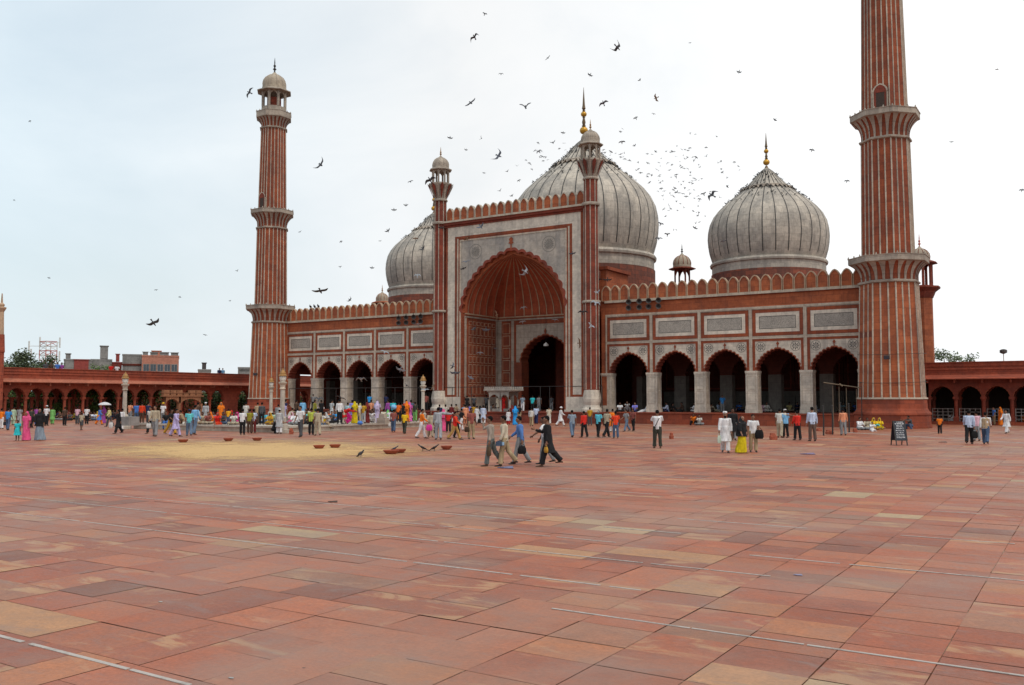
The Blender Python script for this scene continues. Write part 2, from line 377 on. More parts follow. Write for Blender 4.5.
def merlons(mb, x0, x1, n, y0, y1, z0, z1, mr, mt):
    w = (x1-x0)/n
    for i in range(n):
        cx = x0+w*(i+0.5); h = w*0.5-0.025
        def outline(hh, top, bot):
            zsh = bot+(top-bot)*0.66
            return [(cx-hh, bot), (cx-hh, zsh)] + [(cx-hh*(1-t)**0.72, zsh+(top-zsh)*(1-(1-t)**1.35)) for t in (0.2,0.4,0.6,0.8)] + [(cx, top)] + \
                   [(cx+hh*(1-t)**0.72, zsh+(top-zsh)*(1-(1-t)**1.35)) for t in (0.8,0.6,0.4,0.2)] + [(cx+hh, zsh), (cx+hh, bot)]
        O = outline(h, z1, z0); I = outline(h-0.065, z1-0.10, z0+0.04)
        mb.strip([(a, y0, b) for a, b in O]+[(O[0][0], y0, O[0][1])], [(a, y0, b) for a, b in I]+[(I[0][0], y0, I[0][1])], mt)
        mb.strip([(a, y0, b) for a, b in I]+[(I[0][0], y0, I[0][1])], [(a, y0+0.05, b) for a, b in I]+[(I[0][0], y0+0.05, I[0][1])], mt)
        mb.face([(a, y0+0.05, b) for a, b in I], mr)
        mb.strip([(a, y0, b) for a, b in O], [(a, y1, b) for a, b in O], mt)
        mb.face([(a, y1, b) for a, b in O][::-1], mr)
# ================================================================== SETTING: ground and paving
def slab_colour(x, y):
    pal = [((0.36,0.112,0.062), 34), ((0.325,0.097,0.055), 24), ((0.385,0.130,0.072), 20), ((0.275,0.090,0.057), 9),
           ((0.225,0.083,0.058), 3.5), ((0.405,0.155,0.078), 9), ((0.43,0.220,0.118), 3.2), ((0.41,0.28,0.17), 1.0), ((0.30,0.135,0.088), 6)]
    pal = [((c[0]*.84, c[1]*.84, c[2]*.78), w) for c, w in pal]
    k = random.random()*sum(w for _, w in pal)
    for c, w in pal:
        k -= w
        if k <= 0: break
    f = random.uniform(0.88, 1.12)
    return tuple(v*f for v in c)
def build_paving():
    V, F, C, S = [], [], [], []
    def slab(x0, x1, y0, y1):
        g = random.uniform(0.0015, 0.0065); z = random.uniform(0.0, 0.004)
        j = lambda: random.uniform(-0.004, 0.004)
        b = len(V); V.extend([(x0+g+j(), y0+g+j(), z+j()*.4), (x1-g+j(), y0+g+j(), z+j()*.4), (x1-g+j(), y1-g+j(), z+j()*.4), (x0+g+j(), y1-g+j(), z+j()*.4)])
        F.append((b, b+1, b+2, b+3)); C.append(slab_colour(x0, y0)); S.append((random.uniform(-40, 40), random.uniform(-40, 40), random.uniform(-9, 9)))
    y = -78.0
    while y < 13.0:
        h = random.choice([0.60, 0.62, 0.64, 0.66, 0.7]); h2 = random.choice([0.58, 0.62, 0.66])
        # regular lattice on the right
        xr = 42.1 if y < -58 else 42.1 + 0.8*round(random.uniform(-1.2, 0.2))
        x = xr
        while x < 78:
            w = 0.79 if y < -40 else 0.79*random.choice([1,1,1.5])
            for (a, b) in ((y, y+h), (y+h, y+h+h2)): slab(x, x+w, a, b)
            x += w
        # broken courses elsewhere
        x = xr
        while x > -46:
            k = random.random()
            if k < 0.16:
                w = random.uniform(0.55, 0.95); slab(x-w, x, y, y+h+h2)
            elif k < 0.62:
                w = random.uniform(0.6, 1.2); slab(x-w, x, y, y+h); slab(x-w, x, y+h, y+h+h2)
            elif k < 0.82:
                w = random.uniform(1.1, 1.8); u = random.uniform(0.35, 0.65)*w
                slab(x-w, x-u, y, y+h); slab(x-u, x, y, y+h); slab(x-w, x, y+h, y+h+h2)
            else:
                w = random.uniform(1.1, 1.8); u = random.uniform(0.35, 0.65)*w
                slab(x-w, x, y, y+h); slab(x-w, x-u, y+h, y+h+h2); slab(x-u, x, y+h, y+h+h2)
            x -= w
        y += h+h2
    me = bpy.data.meshes.new('paving'); me.from_pydata(V, [], F); me.materials.append(M['paving'])
    a = me.attributes.new('slab', 'FLOAT_COLOR', 'FACE'); a.data.foreach_set('color', [v for c in C for v in (*c, 1.0)])
    b = me.attributes.new('slab_shift', 'FLOAT_VECTOR', 'FACE'); b.data.foreach_set('vector', [v for c in S for v in c])
    o = bpy.data.objects.new('courtyard_paving', me); COL.objects.link(o); struct(o)
    mb = MB(); mb.face([(-47,-110,-0.012),(80,-110,-0.012),(80,14,-0.012),(-47,14,-0.012)])
    struct(mb.build('courtyard_bed', M['joint']))
    mb = MB(); mb.face([(-2500,-2500,-0.06),(2500,-2500,-0.06),(2500,2500,-0.06),(-2500,2500,-0.06)])
    struct(mb.build('ground', M['asphalt']))
build_paving()
def painted_lines():
    mb = MB(); rnd = random.Random(3)
    def line(y, x0, x1, w, keep):
        x = x0
        while x < x1:
            L = rnd.uniform(0.7, 2.2)
            if rnd.random() < keep: mb.box(x, min(x+L, x1), y-w/2+rnd.uniform(-.006,.006), y+w/2, 0.0035, 0.0085)
            x += L + rnd.choice([0.02, 0.03, 0.12])
    line(-69.36, 37.2, 40.55, 0.045, 1.0)
    line(-65.68, 41.6, 46.9, 0.03, 0.95); line(-64.36, 24.0, 42.0, 0.032, 1.0); line(-62.75, 20.0, 43.0, 0.032, 1.0)
    line(-61.4, 16.0, 46.0, 0.032, 0.85); line(-60.0, 12, 54, 0.036, 0.55); line(-58.3, 8, 56, 0.036, 0.6)
    for y, k in ((-56.4, .4), (-54.6, .35), (-52.6, .3), (-50.2, .3), (-47.6, .25), (-45, .2)): line(y, 20, 60, 0.045, k)
    for (a, b, wd) in (((452, 436.6), (845, 438.7), .26), ((842, 432.2), (1030, 443.6), .30), ((905, 442.2), (1030, 442.6), .14)):
        A, B = on_z(*a), on_z(*b); e = (B-A).normalized(); nn = Vector((-e.y, e.x, 0))*wd/2; L = (B-A).length; k = 0.0
        while k < L:
            q = min(L, k+rnd.uniform(1.5, 4)); P0, P1 = A+e*k, A+e*(q-.03); zz = Vector((0, 0, .0085)); mb.face([P0-nn+zz, P1-nn+zz, P1+nn+zz, P0+nn+zz]); k = q
    for x, y0, y1, k in ((45.29, -62, -50, .12),):
        y = y0
        while y < y1:
            if rnd.random() < k: mb.box(x-.011, x+.011, y, y+0.5, 0.0035, 0.0085)
            y += 0.62
    struct(mb.build('painted_lines', M['paintline']))
painted_lines()
def grain_patch():
    cx, cy, rx, ry = 254, 451, 194, 11.8; n = 72; rings = [0.0, 0.25, 0.5, 0.65, 0.8, 0.9, 1.0, 1.12, 1.28]
    V, F, A = [], [], []
    for t in rings:
        for i in range(n):
            a = 2*math.pi*i/n; p = on_z(cx+rx*t*math.cos(a), cy+ry*t*math.sin(a)); V.append((p.x, p.y, 0.016)); A.append(1.42 - 0.92*t)
    for j in range(len(rings)-1):
        for i in range(n):
            k = (i+1) % n; F.append((j*n+i, j*n+k, (j+1)*n+k, (j+1)*n+i))
    me = bpy.data.meshes.new('grain'); me.from_pydata(V, [], F); me.materials.append(M['grain'])
    at = me.attributes.new('cover', 'FLOAT', 'POINT'); at.data.foreach_set('value', A)
    o = bpy.data.objects.new('scattered_grain', me); COL.objects.link(o); o['kind'] = 'stuff'
    tag(o, 'yellow grain scattered over the paving for the pigeons', 'grain')
grain_patch()

# ================================================================== MOSQUE
mosque = thing('mosque', 'red sandstone mosque with three striped marble domes and a tall central arched portal', 'mosque', (0, 0, 0))
P0, BAY, BAYW = 9.28, 4.45, 2.225
Z_PLAT, Z_CAP = 1.0, 4.47

def make_bay():
    mb = MB(); MA, RF, RD, TR, IN, SO = 0, 1, 2, 3, 4, 5
    A = arch(1.72, Z_CAP, 6.22, 8, 0.10, 6)
    arch_wall(mb, A, 1.87, Z_CAP, 6.88, 0.0, MA)
    soffit(mb, A, -0.03, 1.0, SO)
    arch_band(mb, A, Z_CAP, -0.03, (0.055, 0.06), RF, 0, 0.03)
    for s in (-1, 1):
        x0, x1 = sorted((s*1.87, s*2.095)); mb.box(x0, x1, -0.03, 0.05, Z_CAP, 7.08, RF)
        x0, x1 = sorted((s*2.095, s*2.225)); mb.box(x0, x1, -0.06, 0.06, Z_CAP, 9.55, TR)
        x0, x1 = sorted((s*1.87, s*2.225)); mb.box(x0, x1, 0.06, 1.0, Z_CAP+.002, 6.9, MA)
        rosette(mb, s*1.42, 6.42, 0.33, -0.008, IN)
    mb.box(-1.87, 1.87, -0.03, 0.05, 6.88, 7.08, RF)
    mb.box(-2.225, 2.225, 0.03, 1.0, 6.9, 10.74, MA)
    mb.box(-2.095, 2.095, -0.05, 0.03, 7.08, 7.29, TR)
    mb.frame(-2.06, 2.06, 7.33, 9.50, 0.27, -0.035, 0.03, RF)
    mb.box(-2.225, 2.225, -0.065, 0.03, 9.55, 9.76, TR)
    mb.box(-2.225, 2.225, -0.03, 0.03, 9.76, 10.74, RD)
    mb.box(-2.225, 2.225, -0.14, 0.25, 10.74, 10.80, RF)
    mb.box(-2.225, 2.225, -0.24, 0.25, 10.80, 10.99, TR)
    # pinnacle over the arch apex
    mb.face([(-0.05,-0.04,6.25),(0.05,-0.04,6.25),(0.04,-0.04,6.55),(0.13,-0.04,6.66),(0.0,-0.04,6.86),(-0.13,-0.04,6.66),(-0.04,-0.04,6.55)], RF)
    return mb
def make_panel():
    mb = MB()
    mb.frame(-1.785, 1.785, 7.605, 9.225, 0.30, -0.02, 0.028, 1)
    mb.frame(-1.50, 1.50, 7.89, 8.94, 0.035, -0.026, -0.015, 2)
    mb.box(-1.485, 1.485, -0.012, 0.029, 7.905, 8.925, 0)
    return mb
def make_pier():
    mb = MB()
    mb.box(-0.49, 0.49, 0.0, 1.0, 1.55, 4.2, 0); mb.box(-0.55, 0.55, -0.06, 1.06, 1.0, 1.28, 0); mb.box(-0.52, 0.52, -0.03, 1.03, 1.28, 1.55, 0)
    mb.box(-0.51, 0.51, -0.03, 1.02, 4.2, 4.30, 0); mb.box(-0.53, 0.53, -0.06, 1.04, 4.30, 4.465, 0)
    mb.frame(-0.36, 0.36, 1.75, 2.85, 0.05, -0.018, 0.0, 1); mb.frame(-0.36, 0.36, 2.95, 4.08, 0.05, -0.018, 0.0, 1)
    for z in (1.75, 2.95):
        mb.box(-0.505, -0.49, 0.2, 0.8, z, z+1.1, 1); mb.box(0.49, 0.505, 0.2, 0.8, z, z+1.1, 1)
    return mb
bay0 = make_bay().build('arched_bay', [M['marble'], M['redframe'], M['red'], M['trim'], M['inlay'], M['reddark']], mosque, loc=(P0+BAYW, 0, 0))
pan0 = make_panel().build('inscription_panel', [M['inscription'], M['marbleclean'], M['black']], bay0)
pan0.location = (0, 0, 0)
pier0 = make_pier().build('pier', [M['marble'], M['trim']], mosque, loc=(P0, 0, 0))
for s in (1, -1):
    for k in range(5):
        x = s*(P0+BAYW+BAY*k)
        if not (s == 1 and k == 0): copy_tree(bay0, mosque, (x, 0, 0))
    for k in range(6):
        x = s*(P0+BAY*k)
        if not (s == 1 and k == 0): copy_obj(pier0, mosque, (x, 0, 0))
    mb = MB(); x0, x1 = sorted((s*8.9, s*31.75)); merlons(mb, x0, x1, 25, -0.12, 0.22, 11.0, 12.42, 0, 1)
    mb.build('parapet', [M['red'], M['merlontrim']], mosque)
# body of the hall: floor, platform, roof, inner arcade, rear and side walls
mb = MB()
mb.box(-31.6, 31.6, -1.55, 22.0, 0.0, 0.90, 0); mb.box(-31.6, 31.6, -1.65, 21.9, 0.90, 0.995, 1)
mb.box(-10.6, 10.6, -3.55, -1.65, 0.0, 0.88, 2); mb.box(-10.7, 10.7, -3.65, -1.66, 0.88, 0.985, 2)
for i in range(3): mb.box(-5.5, 5.5, -4.6+0.31*i, -3.65, 0.0, 0.22*(i+1), 2)
mb.build('platform', [M['redlow'], M['redlow'], M['reddark']], mosque)
mb = MB()
mb.box(-32.0, -8.9, 0.9, 22.0, 10.55, 10.99, 0); mb.box(8.9, 32.0, 0.9, 22.0, 10.55, 10.99, 0); mb.box(-8.9, 8.9, 5.95, 22.0, 10.55, 10.98, 0); mb.box(-32.0, 32.0, 21.2, 22.2, 1.0, 10.55, 0)
for s in (-1, 1):
    x0, x1 = sorted((s*31.53, s*32.0))
    mb.box(x0, x1, 0.0, 2.2, 1.0, 10.55, 0); mb.box(x0, x1, 5.4, 21.2, 1.0, 10.55, 0); mb.box(x0, x1, 2.2, 5.4, 5.0, 10.55, 0)
    x0, x1 = sorted((s*8.85, s*9.35)); mb.box(x0, x1, -0.02, 1.0, 1.0, 10.74, 1)
    x0, x1 = sorted((s*31.53, s*33.0)); mb.box(x0, x1, 0.02, 0.9, 1.0, 12.3, 1)
mb.build('outer_wall', [M['reddark'], M['red']], mosque)
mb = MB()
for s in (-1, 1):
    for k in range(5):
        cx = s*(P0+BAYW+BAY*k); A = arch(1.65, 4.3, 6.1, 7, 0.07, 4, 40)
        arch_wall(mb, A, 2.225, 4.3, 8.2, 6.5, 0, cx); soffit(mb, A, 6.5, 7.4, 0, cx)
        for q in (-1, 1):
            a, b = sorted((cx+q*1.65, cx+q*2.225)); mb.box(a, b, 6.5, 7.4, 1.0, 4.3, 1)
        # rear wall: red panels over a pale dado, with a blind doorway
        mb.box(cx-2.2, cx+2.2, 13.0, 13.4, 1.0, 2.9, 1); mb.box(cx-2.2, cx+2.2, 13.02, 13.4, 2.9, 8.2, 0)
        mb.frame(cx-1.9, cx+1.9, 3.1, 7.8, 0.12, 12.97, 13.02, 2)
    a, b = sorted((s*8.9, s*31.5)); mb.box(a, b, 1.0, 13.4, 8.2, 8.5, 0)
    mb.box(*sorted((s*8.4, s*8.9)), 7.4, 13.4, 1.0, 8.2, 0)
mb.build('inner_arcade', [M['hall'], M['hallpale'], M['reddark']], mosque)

# ---- central portal
def portal():
    YP = -1.4
    root = MB(); PM, RF, TR, RD, BK = 0, 1, 2, 3, 4
    A = arch(5.66, 10.62, 16.25, 10, 0.20, 6, 80)
    arch_wall(root, A, 5.9, 10.62, 17.72, YP, PM)
    root.box(-5.9, 5.9, YP+0.004, -0.2, 17.7, 19.3, BK)
    for s in (-1, 1):
        def bx(a, b, *r): x0, x1 = sorted((s*a, s*b)); root.box(x0, x1, *r)
        bx(5.72, 5.9, YP-0.02, 0.0, 1.0, 10.62, RF)                       # jamb strips, from the arch outwards
        bx(5.9, 6.05, YP-0.045, YP+0.1, 2.34, 17.86, TR)
        bx(6.05, 6.20, YP-0.02, YP+0.1, 2.34, 18.0, RF)
        bx(6.20, 6.36, YP-0.045, YP+0.1, 2.34, 18.0, TR)
        bx(6.36, 6.62, YP-0.03, YP+0.1, 2.34, 18.22, RF)
        bx(6.62, 7.52, YP-0.01, YP+0.1, 2.55, 18.22, TR+3)                # marble side pier
        bx(6.62, 7.52, YP-0.03, YP+0.1, 2.34, 2.55, RF)
        bx(7.52, 7.78, YP-0.03, YP+0.1, 2.34, 19.22, RF)
        bx(5.9, 7.78, YP+0.1, -0.2, 1.0, 19.3, BK)
        bx(5.9, 7.9, YP-0.04, YP+0.1, 1.0, 2.34, TR+3)                    # dado
        bx(5.8, 7.95, YP-0.14, YP+0.1, 0.99, 1.18, TR+3)
        bx(7.78, 8.7, YP+0.3, -0.2, 1.0, 19.3, BK)
        rosette(root, s*4.15, 16.55, 0.62, YP-0.012, 6, 16); rosette(root, s*4.15, 16.55, 0.36, YP-0.016, 6, 11)
    root.box(-5.9, 5.9, YP-0.045, YP, 17.72, 17.86, TR); root.box(-6.05, 6.05, YP-0.02, YP, 17.86, 18.0, RF)
    root.box(-6.36, 6.36, YP-0.03, YP, 18.0, 18.22, RF); root.box(-7.52, 7.52, YP-0.01, YP, 18.22, 19.22, TR+3)
    root.box(-7.9, 7.9, YP-0.12, -0.2, 19.22, 19.42, BK); root.box(-8.2, 8.2, YP-0.3, -0.15, 19.42, 19.66, BK); root.box(-8.3, 8.3, YP-0.42, -0.1, 19.66, 19.84, TR)
    arch_band(root, A, 10.62, YP-0.05, (0.045, 0.05), 4, 0, 0.05)
    soffit(root, A, YP-0.05, YP+0.35, RF)
    arch_wall(root, arch(5.5, 10.62, 16.05, 0, 0, 6, 60), 6.4, 10.62, 17.7, YP+0.33, RD)
    # lily pinnacle on the apex
    z0 = 16.4
    root.face([(-0.09,YP-.06,z0),(0.09,YP-.06,z0),(0.06,YP-.06,z0+.5),(0.3,YP-.06,z0+.62),(0.16,YP-.06,z0+.78),(0.26,YP-.06,z0+1.0),(0.0,YP-.06,z0+1.22),(-0.26,YP-.06,z0+1.0),(-0.16,YP-.06,z0+.78),(-0.3,YP-.06,z0+.62),(-0.06,YP-.06,z0+.5)], RF)
    p = root.build('portal', [M['panelmarble'], M['redframe'], M['trim'], M['red'], M['reddark'], M['marbleclean'], M['inlay_faint']], mosque)
    mb = MB(); merlons(mb, -7.85, 7.85, 18, -1.3, -0.9, 19.84, 21.25, 0, 1); mb.build('parapet', [M['red'], M['trim']], p)
    # half-dome vault: the niche outline shrinks with the arch profile as it rises
    mb = MB(); half = half_curve(22); NP = 64
    def outline(t, round_):
        # t 0..1 from the left jamb round the back to the right jamb; rectangle blends to a half ellipse
        a = math.pi*(1-t); ex, ey = 5.72*math.cos(a), 6.4*math.sin(a)
        c, s = math.cos(a), math.sin(a); m = max(abs(c), abs(s)); rx, ry = 5.72*c/m, 6.4*s/m
        return rx+(ex-rx)*round_, ry+(ey-ry)*round_
    rings = []
    for q in half:
        z = 10.62 + q.y*(16.15-10.62)/1.03; rd = min(1.0, max(0, (1-q.x))*1.5)
        fl = lambda i: q.x*(1+.026*math.sin(math.pi*((i-2) % 3)/3))
        rings.append([(outline(i/NP, rd)[0]*fl(i), YP+0.3+outline(i/NP, rd)[1]*fl(i), z) for i in range(NP+1)])
    for a, b in zip(rings, rings[1:]): mb.strip(a, b, 0)
    for i in range(2, NP-1, 3):                                            # pale ribs
        for a, b in zip(rings[:-2], rings[1:-1]):
            def off(r, d):
                v = Vector(r[i]); w = (Vector(r[i+1])-Vector(r[i-1])); 
                w = w.normalized()*min(0.055, w.length*0.2); c = Vector((0, YP+.3, v.z)); n = (c-v); n = n.normalized()*min(0.03, n.length*.1) if n.length > 1e-4 else n
                return tuple(v+w*d+n)
            mb.face([off(a, -1), off(a, 1), off(b, 1), off(b, -1)], 1)
    mb.build('vault', [M['vault'], M['merlontrim']], p, smooth=False)
    # niche walls with panelled side faces and the inner doorway
    mb = MB(); YB = 5.0
    for s in (-1, 1):
        X = s*5.72
        mb.box(*sorted((X, X+s*0.4)), 0.0, YB+.4, 1.0, 10.62, 0)
        mb.box(*sorted((X-s*0.03, X)), -0.9, YB, 1.0, 2.34, 2)
        for f0, f1, mm in ((-1.05, -0.75, 2), (-0.75, -0.45, 1), (4.55, 4.99, 2)): mb.box(*sorted((X-s*.05, X)), f0, f1, 2.34, 10.2, mm)
        rows = [2.6, 3.75, 4.55, 5.75, 6.55, 7.7, 8.5, 9.5, 10.05]
        for j in range(8):
            z0, z1 = rows[j], rows[j+1]-0.16
            for c in range(7):
                y0 = -0.3+c*0.69; y1 = y0+0.52
                for t, d, mm in ((0.0, 0.022, 3), (0.05, 0.034, 0)):
                    mb.box(*sorted((X-s*d, X)), y0+t, y1-t, z0+t, z1-t, mm)
        mb.box(*sorted((X-s*0.10, X)), -1.05, YB, 10.2, 10.36, 2); mb.box(*sorted((X-s*0.14, X)), -1.05, YB, 10.36, 10.5, 0); mb.box(*sorted((X-s*0.2, X)), -1.05, YB, 10.5, 10.62, 3)
    A2 = arch(2.85, 5.9, 8.55, 8, 0.12, 5, 60)
    arch_wall(mb, A2, 3.5, 5.9, 9.75, YB, 2); soffit(mb, A2, YB-.02, YB+1.4, 0); arch_band(mb, A2, 5.9, YB-0.03, (0.05, 0.055), 1, 0, .03)
    for s in (-1, 1):
        mb.box(*sorted((s*2.85, s*3.5)), YB, YB+1.4, 1.0, 5.9, 0)
        mb.box(*sorted((s*3.5, s*3.75)), YB-0.03, YB+.4, 1.0, 10.0, 1); mb.box(*sorted((s*3.75, s*4.1)), YB-0.02, YB+.4, 1.0, 10.2, 2)
        mb.box(*sorted((s*4.1, s*5.3)), YB, YB+.4, 1.0, 10.2, 0); mb.box(*sorted((s*5.3, s*5.71)), YB-0.02, YB+.4, 1.0, 10.2, 2)
        for j in range(6):
            z0 = 2.5+j*1.27
            for t, d, mm in ((0.0, 0.02, 3), (0.06, 0.03, 0)): mb.box(*sorted((s*(4.25+t), s*(5.15-t))), YB-d, YB, z0+t, z0+1.1-t, mm)
    mb.box(-3.5, 3.5, YB-0.03, YB+.4, 9.75, 10.0, 1); mb.box(-3.75, 3.75, YB-.02, YB+.4, 10.0, 10.2, 0)
    mb.box(-5.71, 5.71, YB-0.10, YB+.4, 10.2, 10.36, 2); mb.box(-5.71, 5.71, YB-.14, YB+.4, 10.36, 10.5, 0); mb.box(-5.71, 5.71, YB-.2, YB+.4, 10.5, 10.62, 3)
    mb.face([(-.05,YB-.05,8.6),(.05,YB-.05,8.6),(.16,YB-.05,9.0),(0,YB-.05,9.3),(-.16,YB-.05,9.0)], 1)
    mb.build('niche', [M['redframe'], M['redframe'], M['buff'], M['merlontrim']], p)
    # block behind the portal with its raised coping
    mb = MB()
    for s in (-1, 1):
        mb.box(*sorted((s*8.3, s*8.9)), 0.9, 5.6, 10.99, 14.05, 0); mb.box(*sorted((s*8.1, s*9.15)), 0.7, 5.75, 14.05, 14.35, 1)
    mb.box(-8.3, 8.3, 5.45, 5.9, 8.9, 14.05, 0); mb.box(-8.4, 8.4, 6.0, 6.4, 8.6, 11, 0)
    mb.box(-2.84, 2.84, 12.0, 12.4, 1.0, 9.0, 2); mb.box(-8.4, 8.4, 6.4, 13, 9.2, 9.6, 2)
    mb.build('portal_block', [M['red'], M['redframe'], M['reddark']], p)
    # corner towers
    def tower(s):
        cx, cy = s*8.52, YP+0.05; mb = MB()
        mb.lathe([(0.66, 2.9), (0.66, 10.75)], 8, 0, cx, cy, R(22.5)); mb.lathe([(0.82, 10.75), (0.85, 10.85), (0.82, 10.98)], 16, 1, cx, cy)
        mb.lathe([(0.64, 10.98), (0.63, 19.62)], 8, 0, cx, cy, R(22.5)); mb.lathe([(0.80, 19.62), (0.84, 19.75), (0.8, 19.88)], 16, 1, cx, cy)
        mb.lathe([(0.60, 19.88), (0.58, 22.0)], 8, 0, cx, cy, R(22.5)); mb.lathe([(0.70, 22.0), (0.74, 22.1), (0.68, 22.22)], 16, 1, cx, cy)
        for k in range(8):
            a = R(22.5+45*k)
            for z0, z1, r in ((3.0, 10.75, 0.665), (10.98, 19.6, 0.64), (19.9, 22.0, 0.595)):
                mb.tube([(cx+r*math.cos(a), cy+r*math.sin(a), z0), (cx+r*math.cos(a), cy+r*math.sin(a), z1)], 0.05, 6, 1)
        # lotus cup
        cup = [(0.62, 22.22), (0.66, 22.5), (0.86, 23.0), (1.12, 23.5), (1.22, 23.62), (1.22, 23.74), (0.9, 23.78)]
        mb.lathe(cup, 16, 1, cx, cy)
        for k in range(16):
            a = 2*math.pi*k/16; f = lambda r, z, w: (cx+r*math.cos(a+w), cy+r*math.sin(a+w), z)
            mb.face([f(0.68, 22.3, -.05), f(0.68, 22.3, .05), f(1.16, 23.46, .16), f(1.36, 23.78, 0), f(1.16, 23.46, -.16)], 1 if k % 2 else 3)
        # white lotus base
        mb.lathe([(0.92, 0.99), (0.92, 1.22), (0.78, 1.4), (0.72, 1.6), (0.80, 1.9), (0.82, 2.15), (0.76, 2.45), (0.68, 2.95)], 16, 2, cx, cy)
        for k in range(8):
            a = 2*math.pi*k/8+.2; f = lambda r, z, w: (cx+r*math.cos(a+w), cy+r*math.sin(a+w), z)
            mb.face([f(0.83, 2.1, -.3), f(0.83, 2.1, .3), f(0.79, 2.5, .26), f(0.72, 3.0, 0), f(0.79, 2.5, -.26)], 2)
        t = mb.build('portal_tower', [M['reddark'], M['buff'], M['marbleclean'], M['reddark']], mosque)
        return t
    return p, [tower(-1), tower(1)]
PORTAL, TOWERS = portal()
def kiosk(parent, cx, cy, z0, r, hcol, mats, ncol=8, dome_r=None, ch=1.45, fin=1.0, name='roof_kiosk', flat=False):
    """small domed pavilion: columns with pointed arches, wide eave, ribbed cupola"""
    ms, mdome, mfin = mats; mb = MB()
    mb.lathe([(r*1.08, z0), (r*1.08, z0+0.12)], ncol, 0, cx, cy, math.pi/ncol)
    zc = z0+hcol; zs = z0+hcol*0.62
    for k in range(ncol):
        a0 = math.pi/ncol+2*math.pi*k/ncol; a1 = a0+2*math.pi/ncol
        q0 = Vector((cx+r*math.cos(a0), cy+r*math.sin(a0), 0)); q1 = Vector((cx+r*math.cos(a1), cy+r*math.sin(a1), 0))
        mb.tube([(q0.x, q0.y, z0+.1), (q0.x, q0.y, zc)], r*0.12, 6, 0)
        w = (q1-q0).length/2; e = (q1-q0).normalized(); mid = (q0+q1)/2
        A = arch(w*0.78, zs, zc-0.1, 0, 0, 6, 10)
        pts = []
        for xx, zz in A: pts.append((mid.x+e.x*xx, mid.y+e.y*xx, zz))
        top = [(mid.x+e.x*xx*1.25, mid.y+e.y*xx*1.25, zc) for xx, zz in A]
        mb.strip(pts, top, 0)
    mb.lathe([(r*1.0, zc), (r*ch, zc-0.02), (r*ch, zc+0.07), (r*1.06, zc+r*0.26)], 8 if ncol <= 8 else ncol, 1 if False else 0, cx, cy, math.pi/8)
    o = mb.build(name, [ms], parent)
    d = dome_r or r*0.98; zb = zc+r*0.22
    prof = [(d*1.02, zb), (d*1.02, zb+d*.22), (d*.98, zb+d*.24), (d*1.0, zb+d*.5), (d*.93, zb+d*.8), (d*.76, zb+d*1.07), (d*.5, zb+d*1.27), (d*.36, zb+d*1.33), (d*.22, zb+d*1.46), (d*.06, zb+d*1.62)]
    mb = MB(); mb.lathe(prof, 24, 0, cx, cy)
    for k in range(12):
        a = 2*math.pi*k/12; mb.tube([(cx+rr*1.005*math.cos(a), cy+rr*1.005*math.sin(a), zz) for rr, zz in prof[2:8]], d*0.035, 4, 1)
    q = parent if flat else o
    c = mb.build('cupola', [mdome, ms], q, smooth=True)
    zt = zb+d*1.55
    mb = MB(); mb.lathe([(d*.1, zt), (d*.05, zt+fin*.15), (d*.16, zt+fin*.24), (d*.05, zt+fin*.34), (d*.12, zt+fin*.46), (d*.04, zt+fin*.56), (d*.05, zt+fin*.66), (0.01, zt+fin)], 8, 0, cx, cy)
    mb.build('finial', [mfin], q)
    return o
for s, tw in zip((-1, 1), TOWERS):
    kiosk(tw, s*8.52, -1.35, 23.76, 0.82, 1.42, (M['buff'], M['buff'], M['brass']), 8, 0.84, 1.42, 0.95, 'tower_kiosk', True)
for x, y in ((8.65, 20), (-8.65, 20)): kiosk(mosque, x, y, 14.2, 0.84, 2.2, (M['reddark'], M['cream'], M['ironwork']), 4, 0.98, 1.75, 1.1)
kiosk(mosque, -33.6, 19.0, 13.0, 0.95, 1.9, (M['red'], M['cream'], M['brass']), 8, 0.85, 1.6, 1.0)
def rear_turret(cx, cy):
    mb = MB(); mb.lathe([(1.15, 0.0), (1.1, 12.0)], 8, 0, cx, cy, R(22.5)); mb.lathe([(1.15, 12.0), (1.4, 12.6), (1.85, 12.95), (1.85, 13.1), (1.2, 13.15)], 8, 1, cx, cy, R(22.5))
    mb.box(cx-2.4, cx-0.4, cy-2.2, cy-0.2, 0.0, 12.4, 0)
    t = mb.build('rear_turret', [M['red'], M['reddark']], mosque)
    k = kiosk(t, cx, cy, 13.1, 1.06, 2.3, (M['reddark'], M['cream'], M['antenna_red']), 8, 0.94, 1.55, 1.3, 'turret_kiosk', True)
rear_turret(32.4, 22.6)

